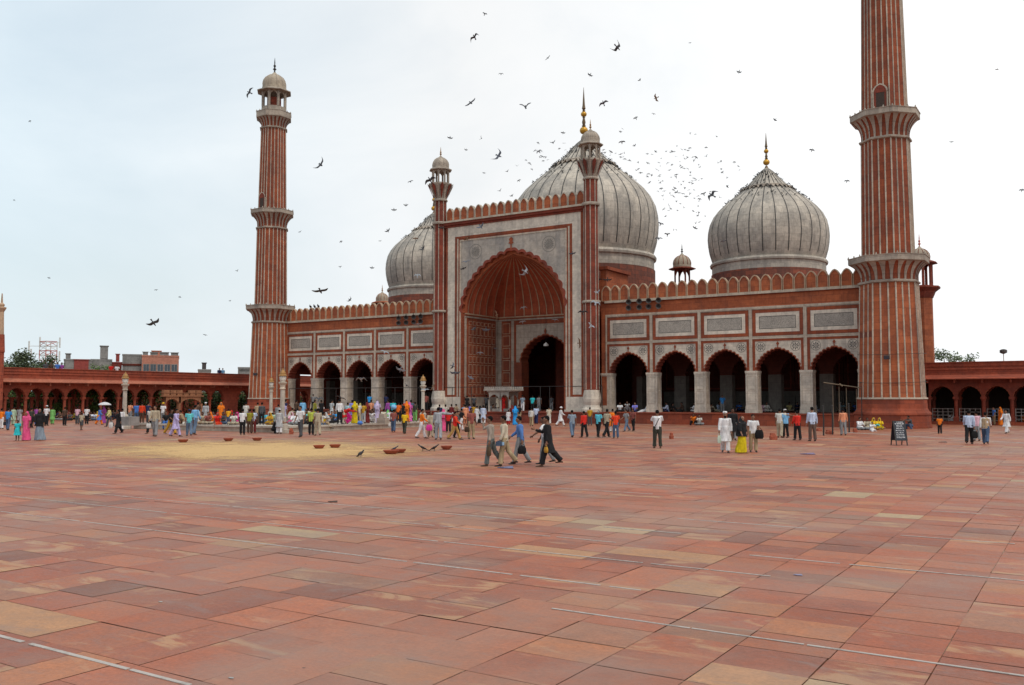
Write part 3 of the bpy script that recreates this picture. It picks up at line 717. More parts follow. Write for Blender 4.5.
# ---- the three domes
def dome(cx, cy, k, kz, zb, mat_d, nrib, fin, zdrum, drum_r, tip):
    """k scales radii of the side dome, kz heights above the white band"""
    mb = MB()
    S = lambda r, z: (r*k, zb+(z-14.41)*kz)
    prof = [S(5.46, 14.41), S(5.46, 15.15), S(5.62, 15.2), S(5.66, 15.36), S(5.55, 15.52), S(5.36, 15.56), S(5.5, 15.9), S(5.68, 16.5), S(5.80, 17.2), S(5.85, 17.85), S(5.80, 18.5), S(5.64, 19.2),
            S(5.28, 19.9), S(4.78, 20.5), S(4.16, 21.05), S(3.48, 21.6), S(2.80, 22.1), S(2.40, 22.38)]
    neck = [S(2.40, 22.38), S(2.5, 22.40), S(2.52, 22.52), S(2.3, 22.58), S(2.1, 22.68), S(1.78, 23.0), S(1.35, 23.42), S(0.95, 23.86), S(0.6, 24.2), S(0.32, 24.42), S(0.18, 24.54)]
    prof = [(r, z) for r, z in prof]; mb.lathe(prof + neck[4:], 72, 0, cx, cy)
    d = mb.build('dome', [mat_d], mosque, smooth=True, org=(cx, cy, 0))
    mb = MB(); mb.lathe([neck[0], neck[1], neck[2], neck[3], neck[4]], 48, 0, cx, cy, cap=False)
    for i in range(36):                                                    # ring of carved leaves under the neck
        a = 2*math.pi*i/36; f = lambda r, z, w: (cx+r*math.cos(a+w), cy+r*math.sin(a+w), z)
        r1, z1 = S(2.46, 22.52); r2, z2 = S(2.80, 22.16); r3, z3 = S(2.6, 22.44)
        mb.face([f(r1, z1, -.08), f(r1, z1, .08), f(r3, z3, .075), f(r2, z2, 0), f(r3, z3, -.075)], 0)
    mb.build('leaf_collar', [M['buff']], d)
    for i in range(nrib):                                                  # black marble stripes
        mb = MB(); a = 2*math.pi*(i+.5)/nrib; w = 0.045*k**0.5
        pp = [(r, z) for r, z in prof[6:]] + neck[4:10]
        for (r0, z0), (r1, z1) in zip(pp, pp[1:]):
            if z0 >= neck[0][1]-1e-6 and z1 <= neck[4][1]:
                if mb.f: mb.build('black_stripe', [M['black']], d); mb = MB()
                continue
            w0, w1 = min(w, r0*.05), min(w, r1*.05); e = 0.014*k
            f = lambda r, z, ww: (cx+(r+e)*math.cos(a)-ww*math.sin(a), cy+(r+e)*math.sin(a)+ww*math.cos(a), z)
            mb.face([f(r0, z0, -w0), f(r0, z0, w0), f(r1, z1, w1), f(r1, z1, -w1)], 0)
        mb.build('black_stripe', [M['black']], d)
    mb = MB(); mb.lathe([(drum_r, zdrum), (drum_r, zb+0.02)], 48, 0, cx, cy); mb.build('drum', [M['drum']], d, org=(cx, cy, 0))
    z0 = neck[-1][1]-0.05; H = tip-z0; b = fin
    def ball(z, r): return [(r*math.cos(t), z+r*math.sin(t)*.92) for t in (-1.2, -.8, -.4, 0, .4, .8, 1.2)]
    mb = MB(); zb1, zb2 = z0+H*0.175, z0+H*0.485
    mb.lathe([(b*.7, z0), (b*.45, z0+H*.04), (b*.25, zb1-b*1.05)], 16, 1, cx, cy)
    mb.lathe(ball(zb1, b), 20, 0, cx, cy)
    mb.lathe([(b*.3, zb1+b*.9), (b*.55, zb1+b*1.1), (b*.3, zb1+b*1.3), (b*.45, (zb1+zb2)/2), (b*.22, zb2-b*.9), (b*.4, zb2-b*.8)], 12, 1, cx, cy)
    mb.lathe(ball(zb2, b*.72), 20, 0, cx, cy)
    mb.lathe([(b*.2, zb2+b*.6), (b*.42, zb2+b*.8), (b*.2, zb2+b*1.0), (b*.45, zb2+b*1.35), (b*.3, zb2+b*2.2), (0.015, tip)], 12, 1, cx, cy)
    mb.build('finial', [M['gold'], M['bronze']], d, smooth=True)
    return d
dome(20.25, 13.1, .975, 1.036, 14.12, M['dome5'], 30, 0.32, 10.9, 5.40, 28.1)
dome(-20.45, 13.1, .985, 1.036, 14.2, M['dome5'], 30, 0.32, 10.9, 5.40, 28.1)
dome(0.18, 13.1, 1.372, 1.459, 15.8, M['dome8'], 34, 0.46, 10.9, 7.60, 36.4)

# ================================================================== MINARETS
def octo_ribs(mb, cx, cy, z0, a0, z1, a1, m, w=0.055, n=3):
    for f in range(8):
        t0 = R(45*f)
        for j in range(n):
            u = (j/n - 0.5)*2*math.tan(R(22.5))
            def P(a, z): return (cx+a*(math.cos(t0)-u*math.sin(t0)), cy+a*(math.sin(t0)+u*math.cos(t0)), z)
            mb.tube([P(a0, z0), P(a1, z1)], w, 6, m)
def octo(prof): return [(a/math.cos(R(22.5)), z) for a, z in prof]
def minaret(cx, cy, label):
    t = thing('minaret', label, 'minaret', (cx, cy, 0), 'minarets at the ends of the mosque front')
    PH = R(22.5)
    mb = MB(); mb.lathe(octo([(2.60, 0), (2.60, 0.18), (2.54, 0.2), (2.54, 0.95), (2.60, 1.0), (2.58, 1.12), (2.44, 1.25), (2.34, 1.45), (2.31, 2.12)]), 8, 0, cx, cy, PH)
    mb.lathe(octo([(2.35, 2.12), (2.38, 2.17), (2.35, 2.26)]), 8, 1, cx, cy, PH); mb.build('base', [M['redlow'], M['trim']], t)
    tiers = [(2.26, 2.20, 10.76, 1.93), (12.8, 1.75, 21.65, 1.62), (23.85, 1.54, 33.4, 1.36)]
    bal = [(10.76, 1.93, 12.8, 2.70), (21.65, 1.62, 23.85, 2.36), (33.4, 1.36, 35.4, 1.94)]
    for i, (z0, a0, z1, a1) in enumerate(tiers):
        mb = MB(); mb.lathe(octo([(a0, z0), (a1, z1)]), 8, 0, cx, cy, PH); octo_ribs(mb, cx, cy, z0, a0, z1, a1, 1, 0.06-0.006*i)
        mb.build('shaft', [M['red'] if i == 0 else M['redframe'], M['trim']], t)
    for i, (z0, a0, z1, a1) in enumerate(bal):
        mb = MB(); hs = 0.52 if i < 2 else 0.75; zf = z1-hs; g = a1*0.93-a0
        mb.lathe(octo([(a0+.02, z0), (a0+.16, z0+.05), (a0+.18, z0+.16), (a0+.02, z0+.24)]), 8, 1, cx, cy, PH)
        fl = [(a0+g*(u**2.4), z0+.2+(zf-z0-.2)*(u**0.85)) for u in (0, .2, .4, .55, .7, .82, .92, 1.0)]
        mb.lathe(octo(fl), 8, 0, cx, cy, PH)
        for f in range(8):                                                 # flaring pale petals between red grooves
            t0 = R(45*f)
            for j in range(3):
                uu = ((j+.5)/3-0.5)*2*math.tan(PH)
                L, Rr = [], []
                for q, (a, z) in enumerate(fl):
                    hw = (0.09+0.14*(q/7)**1.2)*a/2.2; aa = a+0.035
                    for lst, sg in ((L, -1), (Rr, 1)):
                        v = uu*a+sg*hw; lst.append((cx+aa*math.cos(t0)-v*math.sin(t0), cy+aa*math.sin(t0)+v*math.cos(t0), z))
                mb.strip(L, Rr, 1)
        mb.lathe(octo([(a1*.95, zf), (a1, zf+.06), (a1, z1-.05), (a1+.04, z1-.04), (a1+.04, z1), (a1-.12, z1), (a1-.12, z1-.12)]), 8, 1, cx, cy, PH)
        for f in range(8):
            t0 = R(45*f)
            for j in range(3):
                u = (j/3-.5)*2*math.tan(PH)*(a1-.02); px, py = cx+(a1-.03)*math.cos(t0)-u*math.sin(t0), cy+(a1-.03)*math.sin(t0)+u*math.cos(t0)
                mb.tube([(px, py, z1), (px, py, z1+.16)], [0.07, 0.03], 6, 1)
        mb.build('balcony', [M['redframe'], M['buff']], t)
    # doorway onto the second balcony
    mb = MB(); zd = 23.85; yf = cy-1.54-0.05
    mb.box(cx-0.30, cx+0.30, yf-0.02, yf+.2, zd, zd+1.5, 0)
    A = arch(0.46, zd+1.35, zd+1.95, 0, 0, 6, 8); mb.strip([(cx+x, yf-.05, z) for x, z in A], [(cx+x*1.2, yf-.05, z+abs(.09)) for x, z in A], 1)
    for s in (-1, 1): mb.box(*sorted((cx+s*.46, cx+s*.55)), yf-.05, yf+.1, zd, zd+1.38, 1)
    mb.face([(cx-.46, yf-.03, zd+1.35)]+[(cx+x, yf-.03, z) for x, z in A], 2); mb.box(cx-.46, cx-.3, yf-.03, yf+.1, zd, zd+1.35, 2); mb.box(cx+.3, cx+.46, yf-.03, yf+.1, zd, zd+1.35, 2)
    mb.build('doorway', [M['deepshade'], M['trim'], M['reddark']], t)  # dark panel stands for the shade inside the opening
    mb = MB(); mb.lathe(octo([(1.40, 35.25), (1.38, 36.0)]), 8, 0, cx, cy, PH); mb.build('kiosk_plinth', [M['buff']], t)
    k = kiosk(t, cx, cy, 35.95, 1.34, 1.95, (M['buff'], M['cream'], M['ironwork']), 8, 1.36, 1.52, 1.85, 'kiosk')
    mb = MB(); mb.lathe([(0.85, 35.95), (0.85, 37.2)], 8, 0, cx, cy, PH); mb.build('stair_well', [M['reddark']], t)
    return t
minaret(33.6, -0.8, 'tall striped red minaret rising out of the picture beside the notice board')
minaret(-33.35, -0.8, 'tall striped red minaret standing whole, with its domed kiosk against the pale blue sky')
# ================================================================== COURTYARD ARCADES
def arcade(name, label, n, s, loc, rot, back, gap=(), rail=False, dark=False):
    t = thing(name, label, 'arcade', loc); t.rotation_euler = (0, 0, rot); t['_w'] = (0, 0, 0)
    hw = s/2-0.17; L = n*s
    mb = MB(); mb.box(-0.3, L+.3, -0.35, 5.6, 0.0, 0.16, 0); mb.box(-.3, L+.3, -0.2, 5.5, 0.16, 0.26, 0); mb.build('plinth', M['redlow'], t)
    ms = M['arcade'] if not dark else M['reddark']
    col = MB()
    col.box(-.21, .21, -.03, .40, .25, .62, 0); col.lathe([(.19, .62), (.15, .72), (.15, 1.95), (.2, 2.1), (.2, 2.15)], 12, 0, 0, .18); col.box(-.22, .22, -.05, .42, 2.15, 2.33, 0)
    c0 = col.build('column', ms, t); c0.location = (0, 0, 0)
    for y in (0, 2.5, 5.0) if not back else (0, 2.5):
        for i in range(n+1):
            if (y == 0 and i == 0): continue
            copy_obj(c0, t, (i*s, y, 0))
    for y in ((0.0, 5.0) if not back else (0.0, 2.5)):
        mb = MB()
        for i in range(n):
            cx = s*(i+.5); A = arch(hw, 2.33, 3.22, 5, 0.05, 4, 30)
            if i in gap and y == 0.0:
                mb.box(cx-s/2, cx+s/2, 0.02, .35, 0.25, 3.95, 0); continue
            arch_wall(mb, A, s/2, 2.33, 3.95, y, 0, cx); soffit(mb, A, y, y+.36, 0, cx); arch_wall(mb, A, s/2, 2.33, 3.95, y+.36, 0, cx)
            arch_band(mb, A, 2.33, y-0.02, (0.05, 0.07), 1, cx, .02)
        mb.build('arch_wall', [ms, M['redframe']], t)
    mb = MB()                                                              # sloping stone eave, parapet, roof
    mb.face([(-.4,-1.0,3.86),(L+.4,-1.0,3.86),(L+.4,0.1,4.22),(-.4,0.1,4.22)]); mb.face([(-.4,-1.0,3.79),(L+.4,-1.0,3.79),(L+.4,0.1,4.05),(-.4,0.1,4.05)]); mb.face([(-.4,-1.0,3.79),(L+.4,-1.0,3.79),(L+.4,-1.0,3.86),(-.4,-1.0,3.86)])
    for i in range(n+1): mb.box(i*s-.06, i*s+.06, -.7, 0, 3.5, 3.84, 0)
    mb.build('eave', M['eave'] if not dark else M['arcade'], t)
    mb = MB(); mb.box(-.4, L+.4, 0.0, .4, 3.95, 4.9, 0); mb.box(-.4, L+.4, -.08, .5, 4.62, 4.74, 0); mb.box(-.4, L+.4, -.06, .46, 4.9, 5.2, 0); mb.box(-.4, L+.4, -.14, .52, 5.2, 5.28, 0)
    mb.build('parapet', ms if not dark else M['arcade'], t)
    mb = MB(); mb.box(-.4, L+.4, .4, 5.6, 3.95, 4.4, 0); mb.build('roof', M['arcade'], t)
    if back:
        mb = MB(); mb.box(-.4, L+.4, 9.2, 9.5, .2, 3.95, 0); mb.box(-.4, L+.4, 5.5, 9.5, 3.95, 4.4, 0); mb.box(-.5, -.4, 0, 9.5, .1, 4.3, 0); mb.build('back_wall', M['deepshade'], t)  # wall, ceiling and end near-black: arcade shade put into the colour
    if rail:
        for i in range(n):
            mb = MB(); x0, x1 = i*s+.24, (i+1)*s-.24
            for z in (.5, .78, 1.06, 1.32): mb.tube([(x0, .2, z), (x1, .2, z)], .022, 6)
            for q in range(5): mb.tube([(x0+(x1-x0)*q/4, .2, .26), (x0+(x1-x0)*q/4, .2, 1.36)], .024, 6)
            mb.build('railing', M['railing'], t)
    return t
arcade('arcade', 'long low red arcade at left with open arches and trees behind', 30, 2.06, (-44.0, -29.2, 0), R(90), False, gap=(15,))
arcade('arcade', 'low dark red arcade at far right with white railings in its arches', 22, 2.08, (34.5, 11.0, 0), 0.0, True, rail=True, dark=True)

def gate_turret():
    p = on_x(-14.0, 398, -43.6); b = (p.x, p.y, 0)
    t = thing('gate_turret', 'red gate turret with a slender pale pinnacle at the far left edge', 'turret', b)
    x, y = b[0], b[1]; mb = MB(); mb.box(x-.9, x+.9, y-.95, y+.95, 0, 6.6, 0); mb.box(x-1.0, x+1.0, y-1.0, y+1.0, 6.6, 6.8, 0); mb.box(x-.85, x+.9, y-.9, y+.9, 6.8, 8.6, 0)
    mb.build('pier', M['arcade'], t)
    px = on_x(0.6, 340, x+0.75); cy = px.y
    mb = MB(); mb.lathe([(.36, 0), (.36, 6.6), (.42, 6.7), (.40, 7.1), (.34, 8.4)], 8, 0, x+.75, cy); mb.lathe([(.28, 8.4), (.22, 10.4), (.22, 10.6), (.42, 10.95), (.42, 11.05), (.2, 11.1), (.28, 11.3), (.1, 11.5), (.05, 12.4)], 10, 1, x+.75, cy)
    mb.build('pinnacle', [M['arcade'], M['merlontrim']], t)
gate_turret()

def pavilion():
    x, y0, y1 = -41.3, -9.0, -4.0
    t = thing('stone_pavilion', 'buff carved stone pavilion with two arches in front of the left arcade', 'pavilion', (x, -6.5, 0))
    mb = MB()
    m = M['buffred']
    for y in (y0, -7.0, y1):
        mb.box(x-.2, x+.2, y-.14, y+.14, 0, 1.6); mb.box(x-.25, x+.25, y-.2, y+.2, 0, .3)
    for a, b in ((y0, -7.0), (-7.0, y1)):
        c = (a+b)/2; hw = (b-a)/2-.14; A = arch(hw, 1.5, 2.15, 5, .04, 4, 24)
        pts = [(x+.2, c+p[0], p[1]) for p in A]; top = [(x+.2, c+p[0]*1.0, 2.4) for p in A]; mb.strip(pts, top)
        bk = [(x-.2, c+p[0], p[1]) for p in A]; mb.strip(pts, bk); mb.strip(bk, [(x-.2, c+p[0], 2.4) for p in A])
    mb.box(x-.3, x+.3, y0-.2, y1+.2, 2.4, 2.55)
    for k in range(6):
        a = y0-.1+k*.87; mb.box(x-.22, x+.22, a, a+.7, 2.56, 3.15) if k not in (3,) else mb.box(x-.22, x+.22, a, a+.7, 2.56, 2.8)
    mb.box(x-.26, x+.26, y0-.15, y1+.15, 2.78, 2.86)
    mb.build('arched_screen', m, t)
M['buffred'] = stone('buff_red_sandstone', (0.36, 0.17, 0.09), (0.30, 0.14, 0.075), (0.2, 0.1, 0.06), .6, .35, .5, (.16, .08, .05), .5)
pavilion()

# ================================================================== ABLUTION TANK, LAMP POSTS
TX0, TX1, TY0, TY1, TZ = -12.4, 2.7, -32.9, -16.9, 0.42
tank = thing('ablution_tank', 'low square ablution tank with a pale stone rim crowded with people', 'water tank', ((TX0+TX1)/2, (TY0+TY1)/2, 0))
mb = MB()
def ring(x0, x1, y0, y1, w, z0, z1, m): 
    mb.box(x0, x1, y0, y0+w, z0, z1, m); mb.box(x0, x1, y1-w, y1, z0, z1, m); mb.box(x0, x0+w, y0+w, y1-w, z0, z1, m); mb.box(x1-w, x1, y0+w, y1-w, z0, z1, m)
ring(TX0, TX1, TY0, TY1, 3.2, 0.0, .30, 1); ring(TX0-.12, TX1+.12, TY0-.12, TY1+.12, 3.5, .30, TZ, 0)
mb.build('rim', [M['coping'], M['trim']], tank)
mb = MB(); mb.box(TX0+3.3, TX1-3.3, TY0+3.3, TY1-3.3, 0.0, 0.2, 0); struct(mb.build('pool_water', M['water']))
mb = MB(); c = (-4.85, -24.9); mb.lathe([(.7, .2), (.7, .35), (.3, .42), (.2, .7), (.45, .78), (.48, .84), (.2, .86), (.08, 1.1), (.02, 1.2)], 16, 0, *c)
tag(mb.build('fountain', M['coping'], org=(*c, .2)), 'small pale stone fountain in the middle of the ablution tank', 'fountain')
mb = MB(); p = on_z(383, 423.5, TZ); mb.box(p.x-.42, p.x+.36, p.y-.2, p.y+.25, TZ, TZ+.4); mb.box(p.x-.25, p.x+.2, p.y-.17, p.y+.2, TZ+.402, TZ+.68)
tag(mb.build('stone_block', M['buff'], org=(p.x, p.y, TZ)), 'weathered grey stone block on the tank rim near the lavender sari', 'stone block')
mb = MB(); p = on_z(130, 425.5, TZ); mb.box(p.x-.42, p.x+.42, p.y-.4, p.y+.4, TZ, TZ+.58)
tag(mb.build('stone_block', M['concrete'], org=(p.x, p.y, TZ)), 'dark grey stone block on the tank rim beside the left lamp post', 'stone block')
def lamp_post(x, y, label):
    t = thing('lamp_post', label, 'lamp post', (x, y, 0), 'lamp posts at the corners of the tank')
    mb = MB(); mb.lathe([(.50, 0), (.50, .22), (.40, .24), (.38, .55), (.25, .62), (.28, .95), (.21, 1.05)], 8, 0, x, y, R(22.5)); mb.build('base', M['coping'], t)
    mb = MB(); mb.lathe([(.17, 1.05), (.155, 1.25), (.135, 2.75)], 12, 0, x, y); mb.build('post', M['coping'], t)
    mb = MB(); mb.lathe([(.15, 2.75), (.20, 2.80), (.155, 2.9), (.18, 3.05), (.27, 3.16), (.27, 3.22), (.17, 3.25)], 12, 0, x, y); mb.build('capital', M['trim'], t)
    mb = MB(); mb.lathe([(.13, 3.25), (.20, 3.38), (.21, 3.56), (.15, 3.62)], 8, 0, x, y); mb.build('lantern', M['lampglass'], t)
    mb = MB(); mb.lathe([(.27, 3.62), (.25, 3.68), (.20, 3.72), (.19, 3.82), (.13, 3.93), (.06, 3.98), (.035, 4.06), (.01, 4.12)], 12, 0, x, y); mb.build('cap', M['brass'], t)
lamp_post(TX1+.35, TY0-.2, 'pale stone lamp post at the near tank corner, beside the man in a white kurta')
lamp_post(TX0+.2, TY0-.9, 'pale stone lamp post at the left tank corner, beside the grey block')
lamp_post(0.9, TY1+.9, 'pale stone lamp post at the right of the tank, near the portal')
lamp_post(-14.6, TY1-.9, 'farthest pale lamp post, seen against the foot of the whole minaret')

# ================================================================== SMALL THINGS
def mukabbir():
    x, y = 0.0, -2.75
    t = thing('marble_canopy', 'small white marble canopy with arches and a toothed top before the portal', 'canopy', (x, y, .98))
    mb = MB(); h0 = .985
    for sx in (-1.15, 0.15, 1.15):
        for sy in (-.7, .7): mb.lathe([(.13, h0), (.10, h0+.2), (.10, 2.0), (.14, 2.1)], 10, 0, x+sx, y+sy)
    mb.build('columns', M['panelmarble'], t)
    mb = MB()
    for yy in (y-.8, y+.8):
        for a, b in ((-1.15, .15), (.15, 1.15)):
            c = (a+b)/2; A = arch((b-a)/2-.1, 2.0, 2.55, 4, .03, 4, 20)
            mb.strip([(x+c+p[0], yy, p[1]) for p in A], [(x+c+p[0]*1.16, yy, 2.8) for p in A]); soffit(mb, A, yy-.06, yy+.06, 0, x+c)
    mb.box(x-1.3, x+1.3, y-.86, y+.86, 2.8, 2.92); mb.box(x-1.55, x+1.55, y-1.05, y+1.05, 2.92, 3.02)
    for k in range(13):
        a = x-1.5+k*.24
        for yy in (y-1.02, y+.94): mb.box(a, a+.15, yy, yy+.08, 3.02, 3.28)
    mb.box(x-1.5, x+1.5, y-1.0, y-.94, 3.02, 3.14)
    mb.build('canopy_top', M['panelmarble'], t)
    mb = MB(); mb.box(x-1.0, x+1.0, y-.5, y+.6, .985, 1.25); mb.build('floor_slab', M['panelmarble'], t)
mukabbir()
def horn(px, py, y, label, group, yaw):
    p = on_y(px, py, y); t = thing('loudspeaker', label, 'loudspeaker', tuple(p), group)
    t['_w'] = (0, 0, 0); t.rotation_euler = (0, 0, yaw)
    def ly(prof): 
        mb = MB(); mb.lathe(prof, 14, 0); mb.v = [(a, -c, b) for a, b, c in mb.v]; return mb
    ly([(.05, -.38), (.06, -.1), (.12, .08), (.23, .22), (.25, .22), (.14, .06), (.08, -.1)]).build('horn', M['horn'], t)
    mb = MB(); mb.box(-.02, .02, .05, .6, .06, .10); mb.box(-.02, .02, .3, .36, -.15, .55); mb.build('bracket', M['ironwork'], t)
for i, x in enumerate((628.8, 639.4, 648.8, 658.6)):
    for j, y in enumerate((302.2-i*.6, 308.2-i*.6)):
        horn(x, y, -.55, f'grey horn loudspeaker on the right wing, {("first","second","third","fourth")[i]} from the portal, {("upper","lower")[j]} row', 'loudspeakers on the right wing', 0.3)
for i, x in enumerate((398.5, 406.0, 413.5, 420.5)):
    for j, y in enumerate((318.4-i*.6, 323.4-i*.6)):
        horn(x, y, -.55, f'grey horn loudspeaker on the left wing, {("fourth","third","second","first")[i]} from the portal, {("upper","lower")[j]} row', 'loudspeakers on the left wing', 0.7)
def floodlight(p, label, out):
    t = thing('floodlight', label, 'floodlight', tuple(p)); t['_w'] = (0,0,0); t.rotation_euler = (R(12), 0, out)
    mb = MB(); mb.box(-.2, .2, -.22, 0, -.14, .14, 0); mb.box(-.17, .17, -.228, -.22, -.11, .11, 1); mb.build('housing', [M['horn'], M['window']], t)
    mb = MB(); mb.box(-.03, .03, 0, .3, -.03, .03); mb.build('bracket', M['ironwork'], t)
floodlight(on_y(887, 357, -3.25), 'small grey floodlight on the lower shaft of the right minaret', 0.0)
floodlight(on_y(255.6, 374, -3.1), 'small grey floodlight on the lower shaft of the left minaret', 0.5)
p = on_y(486+65, 349, 3.0)
def hanging_lamp():
    t = thing('hanging_lamp', 'small pale lamp hanging in the portal doorway', 'lamp', tuple(on_y(546, 343.5, 4.2)))
    x, y, z = t.location; mb = MB(); mb.lathe([(.26, z-.25), (.24, z-.1), (.06, z+.1)], 12, 0, x, y); mb.build('shade', M['whitepaint'], t)
    mb = MB(); mb.tube([(x, y, z+.05), (x, y, z+2.6)], .015, 5); mb.build('chain', M['ironwork'], t)
hanging_lamp()
# tubular frame for awnings along the platform, and its cable
def tent_frame():
    t = thing('awning_frame', 'thin dark pipe frame standing along the front of the left wing and portal', 'frame', (-10, -1.3, 1.0))
    mb = MB(); y = -1.42
    mb.tube([(-29.5, y, 3.3), (9.6, y, 3.3)], .03, 6); mb.build('top_rail', M['ironwork'], t)
    for x in (-29.5, -26, -22.4, -18.2, -14.2, -11.0, -6.9, -4.6, 3.2, 4.2, 9.6):
        mb = MB(); mb.tube([(x, y, .99), (x, y, 3.3)], .032, 6); mb.build('upright', M['ironwork'], t)
    t2 = thing('cable', 'thin dark cable strung across the left wing above the awning frame', 'cable', (-16, -1.6, 4.2))
    mb = MB(); mb.tube([(x, -1.6, 4.35+.25*((x+20)/14)**2*.3) for x in range(-34, -6, 4)], .014, 5); mb.build('strand', M['ironwork'], t2)
    t3 = thing('cable', 'thin dark cable strung across the foot of the right minaret', 'cable', (33, -3.6, 4))
    mb = MB(); [mb.tube([(31.25, -.05, z), (31.4, -1.75, z), (32.6, -3.02, z-.08), (34.6, -3.02, z-.08), (35.9, -1.75, z), (36.0, -.3, z+.05)], .016, 5) for z in (5.5, 3.4)]; mb.build('strand', M['ironwork'], t3)
tent_frame()
def pole(px, py, h, label, r=.05, z=0.0, mat='ironwork', group='poles of the rough frame by the right minaret'):
    p = on_z(px, py, z); mb = MB(); mb.tube([(p.x, p.y, z), (p.x+.02, p.y, z+h*.5), (p.x, p.y, z+h)], [r, r*.9, r*.8], 8)
    mb.lathe([(r*1.25, z+h*.98), (r*1.25, z+h), (r*.5, z+h+.03)], 8, 0, p.x, p.y)
    tag(mb.build('pole', M[mat], org=(p.x, p.y, z)), label, 'pole', group); return p
pole(823.6, 435.6, 1.75, 'short dark pole standing on the paving, leftmost of the frame poles')
pole(832.6, 434.6, 1.75, 'short dark pole standing behind a red brick, second of the frame poles')
pole(840.5, 429.5, 1.9, 'short dark pole just left of the man in the peach shirt'); pole(849.2, 432.5, 1.85, 'short dark pole just right of the man in the peach shirt')
for x, y, h, l in ((862.0, 428, 3.4, 'tall thin dark pole at the left edge of the minaret foot'), (872.0, 427, 3.3, 'tall thin dark pole before the minaret foot, behind the seated group'), (879.6, 427, 3.6, 'tall thin dark pole before the minaret foot, right of the seated group')):
    pole(x, y, h, l, .035)
def bamboo_frame():
    a, b, c = on_y(823.5, 382.5, -1.9), on_y(841, 385.0, -1.9), on_y(862, 388.0, -1.9)
    t = thing('bamboo_frame', 'rough bamboo crossbar on thin posts in front of the rightmost arch', 'frame', (b.x, b.y, .99))
    mb = MB(); mb.tube([a, b, c], [.04, .038, .032], 8); mb.tube([b+Vector((-.1,-.05,.1)), b+Vector((.12,-.05,-.1))], .05, 6); mb.build('crossbar', M['bamboo'], t)
    for px in (833, 838.5, 846.5, 856):
        q = on_y(px, 384+(px-823)*.14, -1.85); mb = MB(); mb.tube([(q.x, q.y, .0 if q.y < -1.66 else .995), (q.x+random.uniform(-.08,.08), q.y, q.z-.03)], .022, 6); mb.build('post', M['bamboo'], t)
bamboo_frame()
def notice_board():
    bl, br = on_z(893.4, 445.2), on_z(905.0, 445.2); e = (br-bl); w = e.length; e.normalize(); n = Vector((e.y, -e.x, 0))
    c = (bl+br)/2; t = thing('notice_board', 'black folding notice board lettered in white, standing on the paving', 'notice board', (c.x, c.y, 0))
    ang = math.atan2(e.y, e.x); t.rotation_euler = (0, 0, ang); t['_w'] = (0, 0, 0)
    H, hw, lean = 1.13, w/2, .14
    def leaf(sgn, name):
        mb = MB(); Y = lambda z: sgn*(-.33+.30*z/H)
        def slab(x0, x1, z0, z1, th, m, push=0.0):
            o = [(x0, Y(z0)+push, z0), (x1, Y(z0)+push, z0), (x1, Y(z1)+push, z1), (x0, Y(z1)+push, z1)]; i = [(a, b-sgn*-th, cc) for a, b, cc in o]
            mb.face(o, m); mb.face(i, m)
            for k in range(4): q = (k+1) % 4; mb.face([o[k], o[q], i[q], i[k]], m)
        slab(-hw, hw, .24, H, .025, 0)
        for s in (-1, 1): slab(*sorted((s*hw, s*(hw-.045))), 0.0, .24, .03, 1)
        for s in (-1, 1): slab(*sorted((s*(hw+.015), s*(hw-.035))), .22, H+.01, .03, 1, -sgn*.008)
        slab(-hw, hw, H-.03, H+.01, .03, 1, -sgn*.006); slab(-hw, hw, .22, .26, .03, 1, -sgn*.006)
        mb.build(name, [M['board'], M['ironwork']], t); return slab, mb, Y
    _, _, Y = leaf(1, 'front_leaf'); leaf(-1, 'rear_leaf')
    mb = MB(); rnd = random.Random(5)
    def glyphs(z, h, x0, x1, dens):                                        # rows of small brush-lettered strokes
        x = x0
        while x < x1-.02:
            if rnd.random() < .14: x += h*.55; continue
            cw = h*rnd.uniform(.45, .75); st = h*.2; k = rnd.randrange(5); yy = lambda q: Y(q)-.006
            def bar(a, b, c, d): mb.face([(a, yy(c), c), (b, yy(c), c), (b, yy(d), d), (a, yy(d), d)])
            if k in (0, 1, 3): bar(x, x+st, z, z+h)
            if k in (1, 2): bar(x+cw-st, x+cw, z, z+h)
            if k in (0, 2, 4): bar(x, x+cw, z+h-st, z+h)
            if k in (0, 3): bar(x, x+cw, z, z+st)
            if k in (1, 4): bar(x, x+cw, z+h*.42, z+h*.42+st)
            if k == 4: bar(x+cw*.4, x+cw*.4+st, z, z+h)
            x += cw+h*.2
    hw2 = hw-.07
    for z, h, a, b in ((1.055, .05, -.12, .16), (.975, .062, -hw2, hw2), (.875, .062, -hw2*.75, hw2*.75), (.765, .052, -hw2, hw2), (.665, .052, -hw2, hw2), (.565, .052, -hw2, hw2*.8), (.465, .052, -hw2, hw2*.8), (.345, .066, -hw2, hw2)): glyphs(z, h, a, b, 1)
    mb.build('lettering', M['letters'], t)
notice_board()
def bowl(px, py, r, label, pile=False):
    p = on_z(px, py); mb = MB(); mb.lathe([(r*.5, 0), (r*.62, .02), (r*.9, .09), (r, .15), (r*1.04, .155), (r*.97, .16), (r*.85, .1), (r*.5, .06)], 24, 0, p.x, p.y)
    tag(mb.build('bowl', M['terracotta'], smooth=True, org=(p.x, p.y, 0)), label, 'bowl', 'clay bowls set out round the grain')
